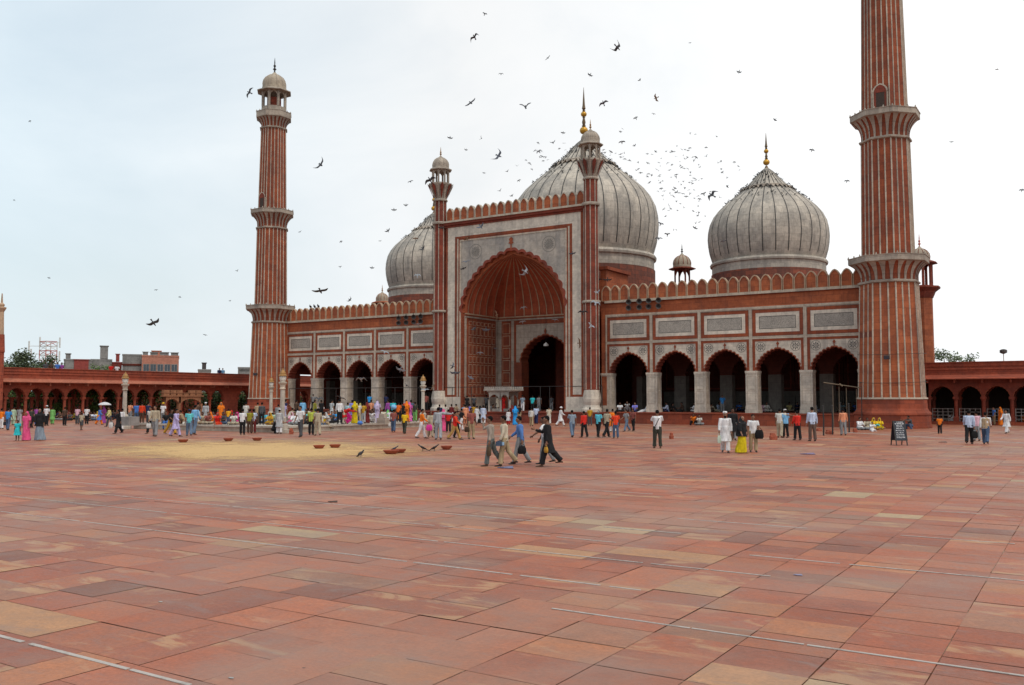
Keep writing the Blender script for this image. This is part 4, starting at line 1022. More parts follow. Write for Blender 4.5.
for px, py, l in ((183, 442.6, 'red clay bowl, leftmost of those at the back of the grain patch'), (228.3, 441.2, 'red clay bowl at the back of the grain, below the white shirt with black trousers'), (257, 440.8, 'red clay bowl at the back of the grain, below the olive shirt'),
        (319, 448.8, 'red clay bowl, left one of the pair in the middle of the grain'), (335, 448.0, 'red clay bowl, right one of the pair in the middle of the grain'), (391, 454.2, 'wide red clay bowl with a pigeon at its edge, left of its pair'), (398.5, 453.0, 'red clay bowl touching the wide one by the pigeon'), (446.5, 449.5, 'red clay bowl farthest right, past the two dark pigeons')):
    bowl(px, py, .25 if 'wide' not in l else .31, l)
def brick_lump(px, py, label, w=.3, h=.3, d=.25):
    p = on_z(px, py); mb = MB(); rr = random.Random(int(px)); mb.lathe([(w*.72, 0), (w*.76, h*.45), (w*.66, h*.62), (w*.5, h*.95), (w*.2, h)], 5, 0, p.x, p.y, rr.uniform(0, 3), sy=d/w); mb.v = [(a+rr.uniform(-.12, .12)*w, b+rr.uniform(-.12, .12)*w, max(0, c+rr.uniform(-.05, .05)*h)) for a, b, c in mb.v]
    tag(mb.build('sandstone_block', M['terracotta'], org=(p.x, p.y, 0)), label, 'stone block')
brick_lump(671.6, 439, 'rough red stone lump on the white line, right of the man with a shoulder strap', .17, .34, .15)
brick_lump(773, 439.8, 'low rough red stone left of the pair of men, one in a light blue shirt', .30, .36, .22)
brick_lump(829.5, 434.4, 'red brick block at the foot of the second frame pole', .38, .28, .26); brick_lump(819, 431, 'small red block on the paving behind the leftmost frame pole', .25, .2, .2)
brick_lump(855.3, 432.6, 'small red block beside the seated group near the right minaret', .22, .28, .2)
brick_lump(300-9, 434.2, 'small red stone at the foot of the near lamp post', .2, .36, .2)
def litter(px, py, c, label, w=.3):
    p = on_z(px, py); mb = MB()
    k = min(1, w/.3); pts = [(-w, -.05*k, .02*k+.008), (-.05*k, -.12*k, .035*k+.008), (w, -.03*k, .015*k+.008), (w*.6, .12*k, .07*k+.008), (-.02*k, .1*k, .05*k+.008), (-w*.7, .09*k, .03*k+.008)]
    P = [(p.x+a, p.y+b, cc) for a, b, cc in pts]; Q = [(a, b, 0.008) for a, b, cc in P]
    mb.face(P); mb.face(Q)
    for i in range(6): j = (i+1) % 6; mb.face([P[i], P[j], Q[j], Q[i]])
    tag(mb.build('litter', cloth(c), org=(p.x, p.y, 0)), label, 'litter')
litter(506, 468.4, (.16, .17, .26), 'crumpled bluish paper on the paving by the cream shirted walker'); litter(808, 454.5, (.2, .16, .24), 'crumpled purplish scrap on the paving right of the yellow sari')
litter(333, 502.3, (.09, .06, .05), 'small dark scrap on the red paving in the middle distance', .13); litter(798, 575.7, (.28, .26, .36), 'small lilac scrap of paper on the near paving at right', .06)
litter(160.5, 602.5, (.42, .4, .38), 'small pale pebble sized scrap on a grey slab at left', .03); litter(231, 679, (.35, .34, .33), 'small grey pebble on the nearest paving at left', .03); litter(943, 442.5, (.1, .09, .08), 'small dark scrap on the paving right of the notice board', .2)

# ================================================================== TREES AND SHRUBS
def tree(loc, h, r, label, mat='leaf', leaves=2600, leaf=.34, seed=1, name='tree', cat='tree', group=None, trunk=True):
    rnd = random.Random(seed); x, y, z0 = loc
    t = thing(name, label, cat, loc, group)
    mb = MB(); clumps = []
    top = h*.42
    mb.tube([(x, y, z0), (x+.1, y, z0+top*.6), (x-.05, y+.1, z0+top)], [h*.035+.05, h*.028+.03, h*.022], 8)
    for i in range(9):
        a = 2*math.pi*i/9+rnd.uniform(-.3, .3); rr = r*rnd.uniform(.35, .75); zz = z0+h*rnd.uniform(.5, .88)
        e = Vector((x+rr*math.cos(a), y+rr*math.sin(a), zz)); b = Vector((x, y, z0+top*rnd.uniform(.6, 1)))
        mb.tube([b, b.lerp(e, .5)+Vector((0, 0, h*.05)), e], [h*.014, h*.01, h*.004], 6); clumps.append((e, r*rnd.uniform(.3, .5)))
    for i in range(12): clumps.append((Vector((x+rnd.uniform(-.6, .6)*r, y+rnd.uniform(-.6, .6)*r, z0+h*rnd.uniform(.45, .93))), r*rnd.uniform(.22, .42)))
    mb.build('trunk', M['bark'], t)
    mb = MB()
    for i in range(leaves):
        c, cr = rnd.choice(clumps); d = Vector((rnd.gauss(0, 1), rnd.gauss(0, 1), rnd.gauss(0, .8))); d = d.normalized()*cr*(rnd.random()**.45)
        p = c+d; u = Vector((rnd.gauss(0, 1), rnd.gauss(0, 1), rnd.gauss(0, .6))).normalized(); v = u.orthogonal().normalized(); s = leaf*rnd.uniform(.5, 1.1)
        mb.face([p-u*s*.5, p+v*s*.3, p+u*s*.5, p-v*s*.3])
    mb.build('crown', M[mat], t); return t
def px_tree(px, py_top, dep, r, label, **k):
    p = at_depth(px, py_top, dep); return tree((p.x, p.y, 0), p.z, r, label, **k)
px_tree(14, 350.5, 104, 3.0, 'leafy tree rising above the roof of the left arcade beside the gate turret', seed=3, leaves=3000, mat='leaf3')
px_tree(36, 354, 110, 3.2, 'lower dark tree above the left arcade roof, under the lattice mast', seed=4, leaves=2600)
for i, (px, py, dep, r, l) in enumerate(((30, 372, 100, 2.6, 'green tree seen through the arches behind the child in turquoise'), (60, 372, 101, 2.5, 'green tree seen through the arches above the green kurta'), (86, 373, 103, 2.6, 'green tree seen through the arches between the two white shirts'),
        (112, 374, 105, 2.7, 'green tree seen through the arches just left of the left lamp post'), (140, 375, 108, 2.5, 'green tree seen through the arches behind the red-orange shirt'))):
    px_tree(px, py, dep, r, l, seed=20+i, leaves=1500, mat='leaf' if i % 2 else 'leaf2', group='trees beyond the left arcade')
for i, (px, py, dep, r, l) in enumerate(((55, 402.5, 98, 1.0, 'bright green rounded shrub seen through the arch behind the green kurta'), (98, 404, 102, 1.1, 'bright green shrub seen through the arch behind the white umbrella'), (143, 403, 107, .9, 'bright green shrub seen through the arch behind the red-orange shirt'))):
    px_tree(px, py, dep, r, l, seed=40+i, leaves=700, leaf=.2, mat='leaf2', name='shrub', cat='shrub')
for i in range(9):
    y = -24+i*5.2; tree((-52.5-random.uniform(0, 3), y, 0), random.uniform(4.2, 4.9), 2.5, f'low dark bushy tree close behind the left arcade, {("first","second","third","fourth","fifth","sixth","seventh","eighth","ninth")[i]} from the gate turret', seed=70+i, leaves=1500, leaf=.3, mat='leaf', group='low trees close behind the left arcade')
    tree((-50.6, y+2.4, 0), 2.1, 1.7, f'dark green shrub at the back of the left arcade, {("first","second","third","fourth","fifth","sixth","seventh","eighth","ninth")[i]} from the gate turret', seed=90+i, leaves=700, leaf=.22, mat='leaf', name='shrub', cat='shrub', group='shrubs at the back of the left arcade')
def hedge():
    t = thing('hedge', 'dense green hedge running behind the open left arcade', 'hedge', (-50.4, 0, 0)); rnd = random.Random(8); mb = MB(); st = MB()
    for i in range(9000):
        y = rnd.uniform(-30, 33); hh = 2.9+.5*noise.noise(Vector((0, y*.35, 3)))+.35*noise.noise(Vector((0, y*1.3, 7))); z = hh*rnd.random()**.7; x = -50.4+rnd.gauss(0, .42)+.4*noise.noise(Vector((5, y*.8, z)))
        u = Vector((rnd.gauss(0, 1), rnd.gauss(0, 1), rnd.gauss(0, .7))).normalized(); v = u.orthogonal().normalized(); s = rnd.uniform(.16, .34); p = Vector((x, y, z)); mb.face([p-u*s*.5, p+v*s*.3, p+u*s*.5, p-v*s*.3])
    for k in range(43): st.tube([(-50.4, -30+1.5*k, 0), (-50.4+rnd.uniform(-.1, .1), -30+1.5*k, 1.6)], [.06, .03], 5)
    mb.build('leaves', M['leaf2'], t)['kind'] = 'stuff'; st.build('stems', M['bark'], t)['kind'] = 'stuff'
    mb = MB(); mb.box(-53.6, -53.3, -32, 34, 0, 3.0); tag(mb.build('added_screen_wall', M['reddark'], org=(-53.4, 0, 0)), 'dark red wall added behind the hedge to hide bright ground past the arcade', 'wall')  # added wall, screens off the bright ground seen through the arches
hedge()
px_tree(100, 360.5, 125, 1.6, 'yellow green bush on the rooftop below the water tank block', seed=50, leaves=900, leaf=.25, mat='leaf2', name='shrub', cat='shrub')
px_tree(944, 346.5, 118, 2.6, 'grey green tree with an open crown above the right arcade', seed=61, leaves=1500, leaf=.42, mat='leaf3')
px_tree(962, 351.5, 121, 2.0, 'smaller grey green tree right of the open crowned one above the right arcade', seed=62, leaves=900, leaf=.4, mat='leaf3')

# ================================================================== CITY BEYOND THE LEFT ARCADE
def city_block(name, label, px0, px1, py_top, dep, mat, wins=(), parts=(), yaw=YAW, d=9.0):
    b = at_depth(px1, py_top, dep); db = Vector((b.x-CAM.x, b.y-CAM.y, 0)).normalized(); ra = ray(px0, py_top); a = CAM+ra*((b-CAM).dot(db)/ra.dot(db)); a.z = b.z; w = (b-a).length; top = b.z
    t = thing(name, label, 'building', (a.x, a.y, 0)); t.rotation_euler = (0, 0, -YAW if False else math.atan2((b-a).y, (b-a).x)); t['_w'] = (0, 0, 0)
    mb = MB(); mb.box(0, w, 0, d, -.05, top-.25, 0); mb.box(-.05, w+.05, -.05, .2, top-.25, top, 0); mb.box(-.05, w+.05, d-.2, d, top-.25, top, 0); mb.box(-.05, .2, .2, d-.2, top-.25, top, 0); mb.box(w-.2, w+.05, .2, d-.2, top-.25, top, 0)
    mb.build('walls', M[mat], t)
    for (u, pz, ww, hh) in wins:
        mb = MB(); x = u*w; mb.frame(x-ww/2-.1, x+ww/2+.1, pz-hh/2-.1, pz+hh/2+.1, .1, -.06, 0, 1); mb.box(x-ww/2, x+ww/2, -.02, .0, pz-hh/2, pz+hh/2, 0); mb.box(x-.04, x+.04, -.045, -.02, pz-hh/2, pz+hh/2, 1)
        mb.build('window', [M['window'], M['concrete']], t)
    for nm, x0, x1, y0, y1, z0, z1, mm in parts:
        mb = MB(); mb.box(x0*w, x1*w, y0, y1, top+z0, top+z1, 0); mb.box(x0*w-.1, x1*w+.1, y0-.1, y1+.1, top+z1, top+z1+.12, 0); mb.build(nm, M[mm], t)
    return t, w, top
city_block('house', 'pink plastered block with a row of five dark windows beyond the left arcade', 142, 179, 355.6, 150, 'pink', [(.12+.19*i, 9.05-1.85, .75, 1.05) for i in range(5)] , [('roof_parapet', .02, .16, .0, .15, 0.0, .45, 'concrete'), ('roof_parapet', .22, .42, .0, .15, 0, .4, 'concrete'), ('roof_parapet', .48, .72, .0, .15, 0, .42, 'concrete'), ('roof_parapet', .78, .98, .0, .15, 0, .4, 'concrete'), ('stair_hut', .25, .5, 2, 5, 0, .75, 'pink')])
city_block('house', 'blank grey concrete block joined to the left of the pink block', 122.5, 142, 354.3, 149, 'concrete', (), [('roof_slab', .0, .99, -.1, .2, -1.9, -1.7, 'reddark')])
city_block('house', 'low grey house with a tank house on its roof beyond the left arcade', 91, 112, 359.3, 145, 'concrete', (), [('tank_house', .42, .80, 1, 3, 0.12, 2.1, 'concrete')])
city_block('house', 'low block with a red brick middle beyond the left arcade', 64, 92, 359.3, 142, 'concrete', (), [('brick_bay', .36, .88, -.12, .3, -2.4, -.15, 'brickwall'), ('roof_box', .05, .22, 1, 2.5, 0.12, .8, 'concrete')])
city_block('house', 'small brown brick house between the low grey house and the concrete block', 111.5, 122, 362.0, 152, 'brickwall', (), [('chimney', .4, .75, 1, 2, .1, 1.3, 'brickwall')])
city_block('house', 'small dark rooftop hut on the skyline left of the whole minaret', 198, 211, 369.3, 160, 'concrete', (), [('water_tank', .3, .62, 1, 3, .1, 1.1, 'horn')])
city_block('house', 'low grey rooftop block touching the left edge of the whole minaret', 238, 256, 367.2, 165, 'concrete', (), [('roof_slab', .1, .8, -.1, .3, -.6, -.4, 'concrete')])
def lattice_mast():
    p = at_depth(48.5, 341.5, 160); t = thing('lattice_mast', 'red and white lattice aerial mast above the trees at left', 'mast', (p.x, p.y, 0)); x, y, H = p.x, p.y, p.z
    for m, lo in (('antenna_red', 0), ('whitepaint', 1)):
        mb = MB()
        for sx in (-1.0, 1.0):
            for sy in (-1.0, 1.0): 
                for k in range(lo, 8, 2): mb.tube([(x+sx, y+sy, H*k/8), (x+sx, y+sy, H*(k+1)/8)], .08, 5)
        for k in range(lo, 15, 2):
            z0, z1 = H*k/15, H*(k+1)/15
            for a, b in (((-1,-1),(1,-1)), ((1,-1),(1,1)), ((1,1),(-1,1)), ((-1,1),(-1,-1))):
                mb.tube([(x+a[0], y+a[1], z0), (x+b[0], y+b[1], z1)], .045, 4); mb.tube([(x+a[0], y+a[1], z1), (x+b[0], y+b[1], z1)], .045, 4)
        mb.build('lattice', M[m], t)
    mb = MB()
    for k, (dx, dz) in enumerate(((-3.4, -.8), (-3.0, -2.2), (2.0, -.2), (2.0, -2.6), (-1.5, -.1))):
        mb.tube([(x, y, H+dz), (x+dx*RIGHT.x, y+dx*RIGHT.y, H+dz)], .05, 5); mb.tube([(x+dx*RIGHT.x, y+dx*RIGHT.y, H+dz-.9), (x+dx*RIGHT.x, y+dx*RIGHT.y, H+dz+.9)], .13, 6)
    mb.build('aerials', M['whitepaint'], t)
lattice_mast()
def roof_lamp():
    p = on_y(1003.4, 351.5, 11.3); t = thing('roof_lamp', 'small floodlight on a thin post standing on the right arcade roof', 'lamp', (p.x, p.y, 5.25)); x, y = p.x, p.y
    mb = MB(); mb.tube([(x, y, 5.25), (x, y, p.z-.1)], .035, 6); mb.build('post', M['whitepaint'], t)
    mb = MB(); mb.lathe([(.07, p.z-.2), (.28, p.z-.1), (.28, p.z+.12), (.1, p.z+.2)], 10, 0, x, y); mb.build('lamp_head', M['horn'], t)
roof_lamp()

# ================================================================== SKY, SUN, CAMERA
w = bpy.data.worlds.new('World'); scn.world = w; w.use_nodes = True
n, l = w.node_tree.nodes, w.node_tree.links
SUN_EL, SUN_AZ = 60.0, 112.0       # azimuth measured clockwise from +Y
sky = n.new('ShaderNodeTexSky'); sky.sky_type = 'NISHITA'; sky.sun_disc = False; sky.sun_elevation = R(SUN_EL); sky.sun_rotation = R(SUN_AZ); sky.air_density = 1.6; sky.dust_density = 3.0
bg1 = n['Background']; bg1.inputs['Strength'].default_value = 0.15; l.new(sky.outputs[0], bg1.inputs['Color'])
tc = n.new('ShaderNodeTexCoord'); mp = n.new('ShaderNodeMapping'); l.new(tc.outputs['Generated'], mp.inputs[0]); mp.inputs['Scale'].default_value = (1, 1, 2.2)
nz = n.new('ShaderNodeTexNoise'); l.new(mp.outputs[0], nz.inputs['Vector']); nz.inputs['Scale'].default_value = 2.3; nz.inputs['Detail'].default_value = 7; nz.inputs['Roughness'].default_value = .55; nz.inputs['Distortion'].default_value = .4
def vm(op, a, b=None):
    q = n.new('ShaderNodeVectorMath'); q.operation = op; l.new(a, q.inputs[0])
    if b is not None: q.inputs[1].default_value = b
    return q
# the overcast is thinner on the left of the view (pale blue shows) and glows white on the right
dt = vm('DOT_PRODUCT', tc.outputs['Generated'], tuple(RIGHT)); 
cover = n.new('ShaderNodeMapRange'); l.new(dt.outputs['Value'], cover.inputs[0]); cover.inputs[1].default_value = -.62; cover.inputs[2].default_value = -.02; cover.inputs[3].default_value = .78; cover.inputs[4].default_value = 1.0
gl = n.new('ShaderNodeMapRange'); l.new(dt.outputs['Value'], gl.inputs[0]); gl.inputs[1].default_value = -.05; gl.inputs[2].default_value = .42; gl.inputs[3].default_value = .985; gl.inputs[4].default_value = 1.14
cr = n.new('ShaderNodeValToRGB'); l.new(nz.outputs[0], cr.inputs[0]); cr.color_ramp.elements[0].position = .30; cr.color_ramp.elements[0].color = (.885, .915, .935, 1); cr.color_ramp.elements[1].position = .68; cr.color_ramp.elements[1].color = (1.0, 1.0, 1.0, 1)
tint = n.new('ShaderNodeMapRange'); l.new(dt.outputs['Value'], tint.inputs[0]); tint.inputs[1].default_value = -.55; tint.inputs[2].default_value = -.05; tint.inputs[3].default_value = 1.0; tint.inputs[4].default_value = 0.0
tm = n.new('ShaderNodeMix'); tm.data_type = 'RGBA'; tm.blend_type = 'MULTIPLY'; l.new(tint.outputs[0], tm.inputs[0]); l.new(cr.outputs[0], tm.inputs[6]); tm.inputs[7].default_value = (.84, .965, 1.04, 1)
mu = n.new('ShaderNodeVectorMath'); mu.operation = 'SCALE'; l.new(tm.outputs[2], mu.inputs[0]); l.new(gl.outputs[0], mu.inputs['Scale'])
bg2 = n.new('ShaderNodeBackground'); l.new(mu.outputs[0], bg2.inputs['Color']); bg2.inputs['Strength'].default_value = 1.0
ad = n.new('ShaderNodeMath'); ad.operation = 'MULTIPLY_ADD'; l.new(nz.outputs[0], ad.inputs[0]); ad.inputs[1].default_value = .5; l.new(cover.outputs[0], ad.inputs[2])
su = n.new('ShaderNodeMath'); su.operation = 'SUBTRACT'; su.use_clamp = True; l.new(ad.outputs[0], su.inputs[0]); su.inputs[1].default_value = .22
mx = n.new('ShaderNodeMixShader'); l.new(su.outputs[0], mx.inputs[0]); l.new(bg1.outputs[0], mx.inputs[1]); l.new(bg2.outputs[0], mx.inputs[2]); l.new(mx.outputs[0], n['World Output'].inputs['Surface'])
sd = bpy.data.lights.new('sun', 'SUN'); sd.energy = 1.45; sd.angle = R(10); sd.color = (1, .93, .82)
so = bpy.data.objects.new('sun', sd); COL.objects.link(so); so.rotation_euler = (R(90-SUN_EL), 0, R(180-SUN_AZ)); so.location = (60, -60, 60)
cd = bpy.data.cameras.new('camera'); cam = bpy.data.objects.new('camera', cd); COL.objects.link(cam); scn.camera = cam
cd.sensor_fit = 'HORIZONTAL'; cd.sensor_width = 36; cd.lens = FPX*36/1024; cd.clip_start = .1; cd.clip_end = 6000
cam.location = CAM; cam.rotation_euler = (R(90)+PITCH, 0, -YAW)
vs = scn.view_settings; vs.view_transform = 'Standard'; vs.look = 'None'; vs.exposure = 0.0; vs.gamma = 1
scn.render.engine = 'CYCLES'; scn.cycles.max_bounces = 6
# ================================================================== PEOPLE
def voxel(mb, vox, dec=None, name='mesh', wrinkle=0.0, seed=0, smooth_it=2):
    me = bpy.data.meshes.new('tmp'); me.from_pydata(mb.v, [], mb.f); me.update()
    bm = bmesh.new(); bm.from_mesh(me); bmesh.ops.recalc_face_normals(bm, faces=bm.faces); bm.to_mesh(me); bm.free()
    ob = bpy.data.objects.new('tmp', me); COL.objects.link(ob)
    md = ob.modifiers.new('r', 'REMESH'); md.mode = 'VOXEL'; md.voxel_size = vox
    if smooth_it: sm = ob.modifiers.new('s', 'SMOOTH'); sm.factor = .5; sm.iterations = smooth_it
    if dec: dm = ob.modifiers.new('d', 'DECIMATE'); dm.ratio = dec
    out = bpy.data.meshes.new_from_object(ob.evaluated_get(bpy.context.evaluated_depsgraph_get())); out.name = name
    bpy.data.objects.remove(ob); bpy.data.meshes.remove(me)
    if wrinkle:
        nrm = [v.normal.copy() for v in out.vertices]
        for v, nn in zip(out.vertices, nrm):
            c = v.co; k = noise.noise(Vector((c.x*11+seed, c.y*11, c.z*3.2)))+.5*noise.noise(Vector((c.x*23, c.y*23+seed, c.z*9)))
            v.co = c+nn*wrinkle*k
    out.polygons.foreach_set('use_smooth', [True]*len(out.polygons))
    return out
def ell(mb, c, r, n=14, m=10):
    c = Vector(c); mb_l = [(max(1e-3, math.sin(math.pi*i/m)), -math.cos(math.pi*i/m)) for i in range(m+1)]
    b = len(mb.v)
    for rr, zz in mb_l:
        for k in range(n):
            a = 2*math.pi*k/n; mb.v.append((c.x+r[0]*rr*math.cos(a), c.y+r[1]*rr*math.sin(a), c.z+r[2]*zz))
    for j in range(m):
        for k in range(n):
            q = (k+1) % n; mb.f.append((b+j*n+k, b+j*n+q, b+(j+1)*n+q, b+(j+1)*n+k)); mb.m.append(0)
    mb.f.append(tuple(b+k for k in range(n))[::-1]); mb.m.append(0); mb.f.append(tuple(b+m*n+k for k in range(n))); mb.m.append(0)
POSES = {
 # legs (thigh fwd, knee flex, abduct) left/right; arms (fwd, abduct, elbow, inward) left/right; lean
 'stand':   dict(l=(2,2,3), r=(-3,3,3), al=(4,9,14,.1), ar=(-2,9,10,.1)),
 'wait':    dict(l=(6,4,4), r=(-5,4,5), al=(8,12,35,.5), ar=(10,10,30,.5), lean=1),
 'folded':  dict(l=(3,2,3), r=(-2,3,4), al=(18,8,85,1.0), ar=(16,8,95,1.0)),
 'walk':    dict(l=(18,6,1), r=(-14,18,1), al=(-20,8,14,.1), ar=(24,7,26,.1), lean=4),
 'walkb':   dict(l=(-14,18,1), r=(18,8,1), al=(22,8,22,.1), ar=(-18,8,16,.1), lean=4),
 'stride':  dict(l=(25,6,1), r=(-20,18,1), al=(-14,9,18,.1), ar=(18,8,40,.2), lean=5),
 'step':    dict(l=(10,6,2), r=(-9,12,2), al=(-6,9,18,.1), ar=(10,9,20,.1), lean=2),
 'brow':    dict(l=(12,4,1), r=(-17,20,1), al=(-10,8,20,.1), ar=(62,14,112,.35), lean=3),
 'carry':   dict(l=(12,6,1), r=(-19,20,1), al=(4,8,18,.1), ar=(-10,8,12,.1), lean=2),
 'gesture': dict(l=(17,5,1), r=(-22,22,1), al=(-6,9,14,.1), ar=(34,6,72,-.1), lean=3),
 'point':   dict(l=(10,5,2), r=(-10,6,2), al=(4,9,16,.1), ar=(30,78,4,0), lean=2),
 'reach':   dict(l=(12,5,2), r=(-16,16,2), al=(40,14,14,-.2), ar=(5,10,20,.1), lean=4),
 'photo':   dict(l=(3,2,4), r=(-3,2,4), al=(34,14,108,.7), ar=(34,14,108,.7), lean=-2),
 'bend':    dict(l=(6,8,4), r=(-2,8,4), al=(62,6,20,.2), ar=(66,6,20,.2), lean=68),
 'sit':     dict(l=(82,128,48), r=(82,128,48), al=(30,10,50,.5), ar=(34,10,48,.5), lean=10, seat=.10),
 'kneel':   dict(l=(70,150,22), r=(95,60,10), al=(50,10,46,.4), ar=(46,10,50,.4), lean=12, seat=.10),
 'squat':   dict(l=(112,142,18), r=(112,142,18), al=(58,10,40,.4), ar=(60,10,36,.4), lean=22, seat=.22),
 'edge':    dict(l=(88,84,6), r=(86,78,8), al=(26,8,50,.5), ar=(24,8,48,.5), lean=8, seat=.09),
 'recline': dict(l=(82,12,8), r=(84,40,10), al=(-35,14,6,0), ar=(30,10,30,.3), lean=-32, seat=.10),
}
def skeleton(pose):
    P = POSES[pose]; J = {}; lean = R(P.get('lean', 0)); TH, SH = .405, .40
    hips = []
    for s, k in ((1, 'l'), (-1, 'r')):
        a, kn, ab = P[k]; a, kn, ab = R(a), R(kn), R(ab)
        d = Vector((s*math.sin(ab)*(1 if 'seat' in P else 1)*max(.35, abs(math.cos(a))) if 'seat' not in P else s*math.sin(ab), -math.sin(a)*math.cos(ab), -math.cos(a)*math.cos(ab))).normalized()
        if pose == 'sit':
            d = Vector((s*.62, -.74, .10)).normalized(); d2 = Vector((-s*.93, -.30, -.05)).normalized()
        else:
            d2 = Vector((s*math.sin(ab)*.3, -math.sin(a-kn), -math.cos(a-kn))).normalized()
        h = Vector((s*.085, 0, 0)); kne = h+d*TH; an = kne+d2*SH
        f = Vector((s*.12, -1, 0)).normalized()
        if pose in ('sit',): f = Vector((-s*.6, -.5, 0)).normalized()
        tilt = -math.sin(max(-.6, min(.4, (a-kn)))) if 'seat' not in P else 0
        hips.append((s, h, kne, an, f))
    if 'seat' in P: hz = P['seat']
    else: hz = -min(h[3].z for h in hips)+.075
    O = Vector((0, 0, hz)); J['hip'] = O
    for s, h, kne, an, f in hips:
        t = 'L' if s > 0 else 'R'; J['h'+t], J['k'+t], J['a'+t], J['f'+t] = h+O, kne+O, an+O, f
    sd = Vector((0, -math.sin(lean), math.cos(lean))); J['sd'] = sd; J['sp'] = lambda z, y=0.0: O+sd*z+Vector((0, math.cos(lean), math.sin(lean)))*y
    for s, k, t in ((1, 'al', 'L'), (-1, 'ar', 'R')):
        f, ab, e, inn = P[k]; f, ab, e = R(f), R(ab), R(e)
        sh = J['sp'](.475)+Vector((s*.178, 0, 0)); fl = f + (lean*.5 if pose != 'bend' else 0)
        d = Vector((s*math.sin(ab), -math.sin(fl)*math.cos(ab), -math.cos(fl)*math.cos(ab))).normalized()
        d2 = Vector((s*math.sin(ab)*.6-s*inn*math.sin(e), -math.sin(fl+e), -math.cos(fl+e))).normalized()
        if pose == 'point' and t == 'R': d2 = d
        J['s'+t] = sh; J['e'+t] = sh+d*.275; J['w'+t] = J['e'+t]+d2*.245; J['hd'+t] = d2
    hd = (sd*.6+Vector((0, 0, 1))*.6).normalized() if pose != 'bend' else (sd+Vector((0, -.1, -.1))).normalized()
    J['neck'] = J['sp'](.53); J['head'] = J['neck']+hd*.135+Vector((0, -.018, 0)); J['hdir'] = hd
    return J
SK = {p: skeleton(p) for p in POSES}
CACHE = {}
FINE = {'brow', 'carry', 'gesture', 'walk', 'stride'}
def hand(mb, J, t):
    w, d = J['w'+t], J['hd'+t]; s = 1 if t == 'L' else -1
    side = d.cross(Vector((s*1.0, .15, .1))).normalized(); nrm = side.cross(d).normalized()      # side: across the palm
    pc = w+d*.05; mb.tube([w-d*.01, w+d*.03, w+d*.085], [.027, .036, .038], 10, 0, True, .42 if False else .55)
    for i, (L, sp) in enumerate(((.070, -.030), (.080, -.0105), (.074, .0105), (.058, .030))):
        b = w+d*.078+side*sp; c = 1 if s > 0 else 1
        m1 = b+d*L*.5+nrm*.004; m2 = m1+(d*.8-nrm*.55*(-s)).normalized()*L*.5
        mb.tube([b-d*.02, b, m1, m2], [.0092, .0092, .0084, .007], 7)
    tb = w+d*.03-side*.03; tm = tb+(d*.6-side*.65).normalized()*.04; mb.tube([w+d*.01-side*.01, tb, tm, tm+(d*.9-side*.15).normalized()*.03], [.013, .012, .010, .008], 7)
def body_mesh(pose):
    if ('body', pose) in CACHE: return CACHE['body', pose]
    J = SK[pose]; mb = MB(); sp = J['sp']
    mb.tube([sp(-.07), sp(.0), sp(.13), sp(.33), sp(.44), sp(.485)], [.12, .15, .132, .152, .13, .066], 16, 0, True, .66)
    mb.tube([sp(.46), J['neck'], J['head']-J['hdir']*.04], [.068, .055, .054], 12)
    for t, s in (('L', 1), ('R', -1)):
        mb.tube([sp(.46)+Vector((s*.05, 0, 0)), J['s'+t], J['s'+t].lerp(J['e'+t], .5), J['e'+t], J['e'+t].lerp(J['w'+t], .35), J['w'+t]], [.050, .050, .046, .038, .039, .026], 12)
        hand(mb, J, t)
        mb.tube([J['h'+t]+Vector((0, 0, .05)), J['h'+t].lerp(J['k'+t], .25), J['k'+t], J['k'+t].lerp(J['a'+t], .3), J['a'+t]], [.09, .088, .056, .058, .036], 12)
        f = J['f'+t]; a = J['a'+t]; mb.tube([a-f*.045+Vector((0, 0, -.035)), a+f*.03+Vector((0, 0, -.03)), a+f*.13+Vector((0, 0, -.05)), a+f*.185+Vector((0, 0, -.056))], [.032, .038, .034, .02], 10, 0, True, .7)
    h = J['head']; ell(mb, h, (.073, .092, .112)); ell(mb, h+Vector((0, -.03, -.055)), (.052, .062, .058))
    ell(mb, h+Vector((0, -.098, -.018)), (.013, .02, .026), 8, 6); ell(mb, h+Vector((0, -.086, .026)), (.05, .014, .010), 10, 6); ell(mb, h+Vector((0, -.085, -.062)), (.026, .014, .011), 8, 6)
    for s in (1, -1): ell(mb, h+Vector((s*.076, .008, -.008)), (.009, .02, .03), 8, 6)
    fine = pose in FINE
    me = voxel(mb, .0072 if fine else .0125, .22 if fine else .42, 'person_body', 0, 0, 1)
    for m in ('skin', 'dark'): me.materials.append(None)
    for f in me.polygons:
        c = f.center-h
        if c.y < -.06 and abs(c.z-.008) < .009 and .016 < abs(c.x) < .044: f.material_index = 1
        elif c.y < -.07 and abs(c.z+.062) < .005 and abs(c.x) < .022: f.material_index = 1
    CACHE['body', pose] = me; return me
def leg_tubes(mb, J, r, end=.98):
    sp = J['sp']; seated = J['hip'].z < .3
    mb.tube([sp(-.10) if not seated else sp(-.02), sp(.0), sp(.10)], [.135, .172, .155], 16, 0, True, .68)
    for t in 'LR':
        h, k, a = J['h'+t], J['k'+t], J['a'+t]; e = k.lerp(a, end)
        mb.tube([h+Vector((0, 0, .06)), h.lerp(k, .3), h.lerp(k, .7), k, k.lerp(e, .5), e], [r[0], r[0]*1.02, r[1]*1.05, r[1], r[2], r[2]*1.02], 14)
def torso_tubes(mb, J, grow=0.0, hem=-.06, hemr=.178):
    sp = J['sp']; g = grow
    mb.tube([sp(hem), sp(.02), sp(.15), sp(.33), sp(.44), sp(.487), sp(.51)], [hemr+g, .174+g, .160+g, .182+g, .180+g, .135+g*.5, .078], 18, 0, True, .70)
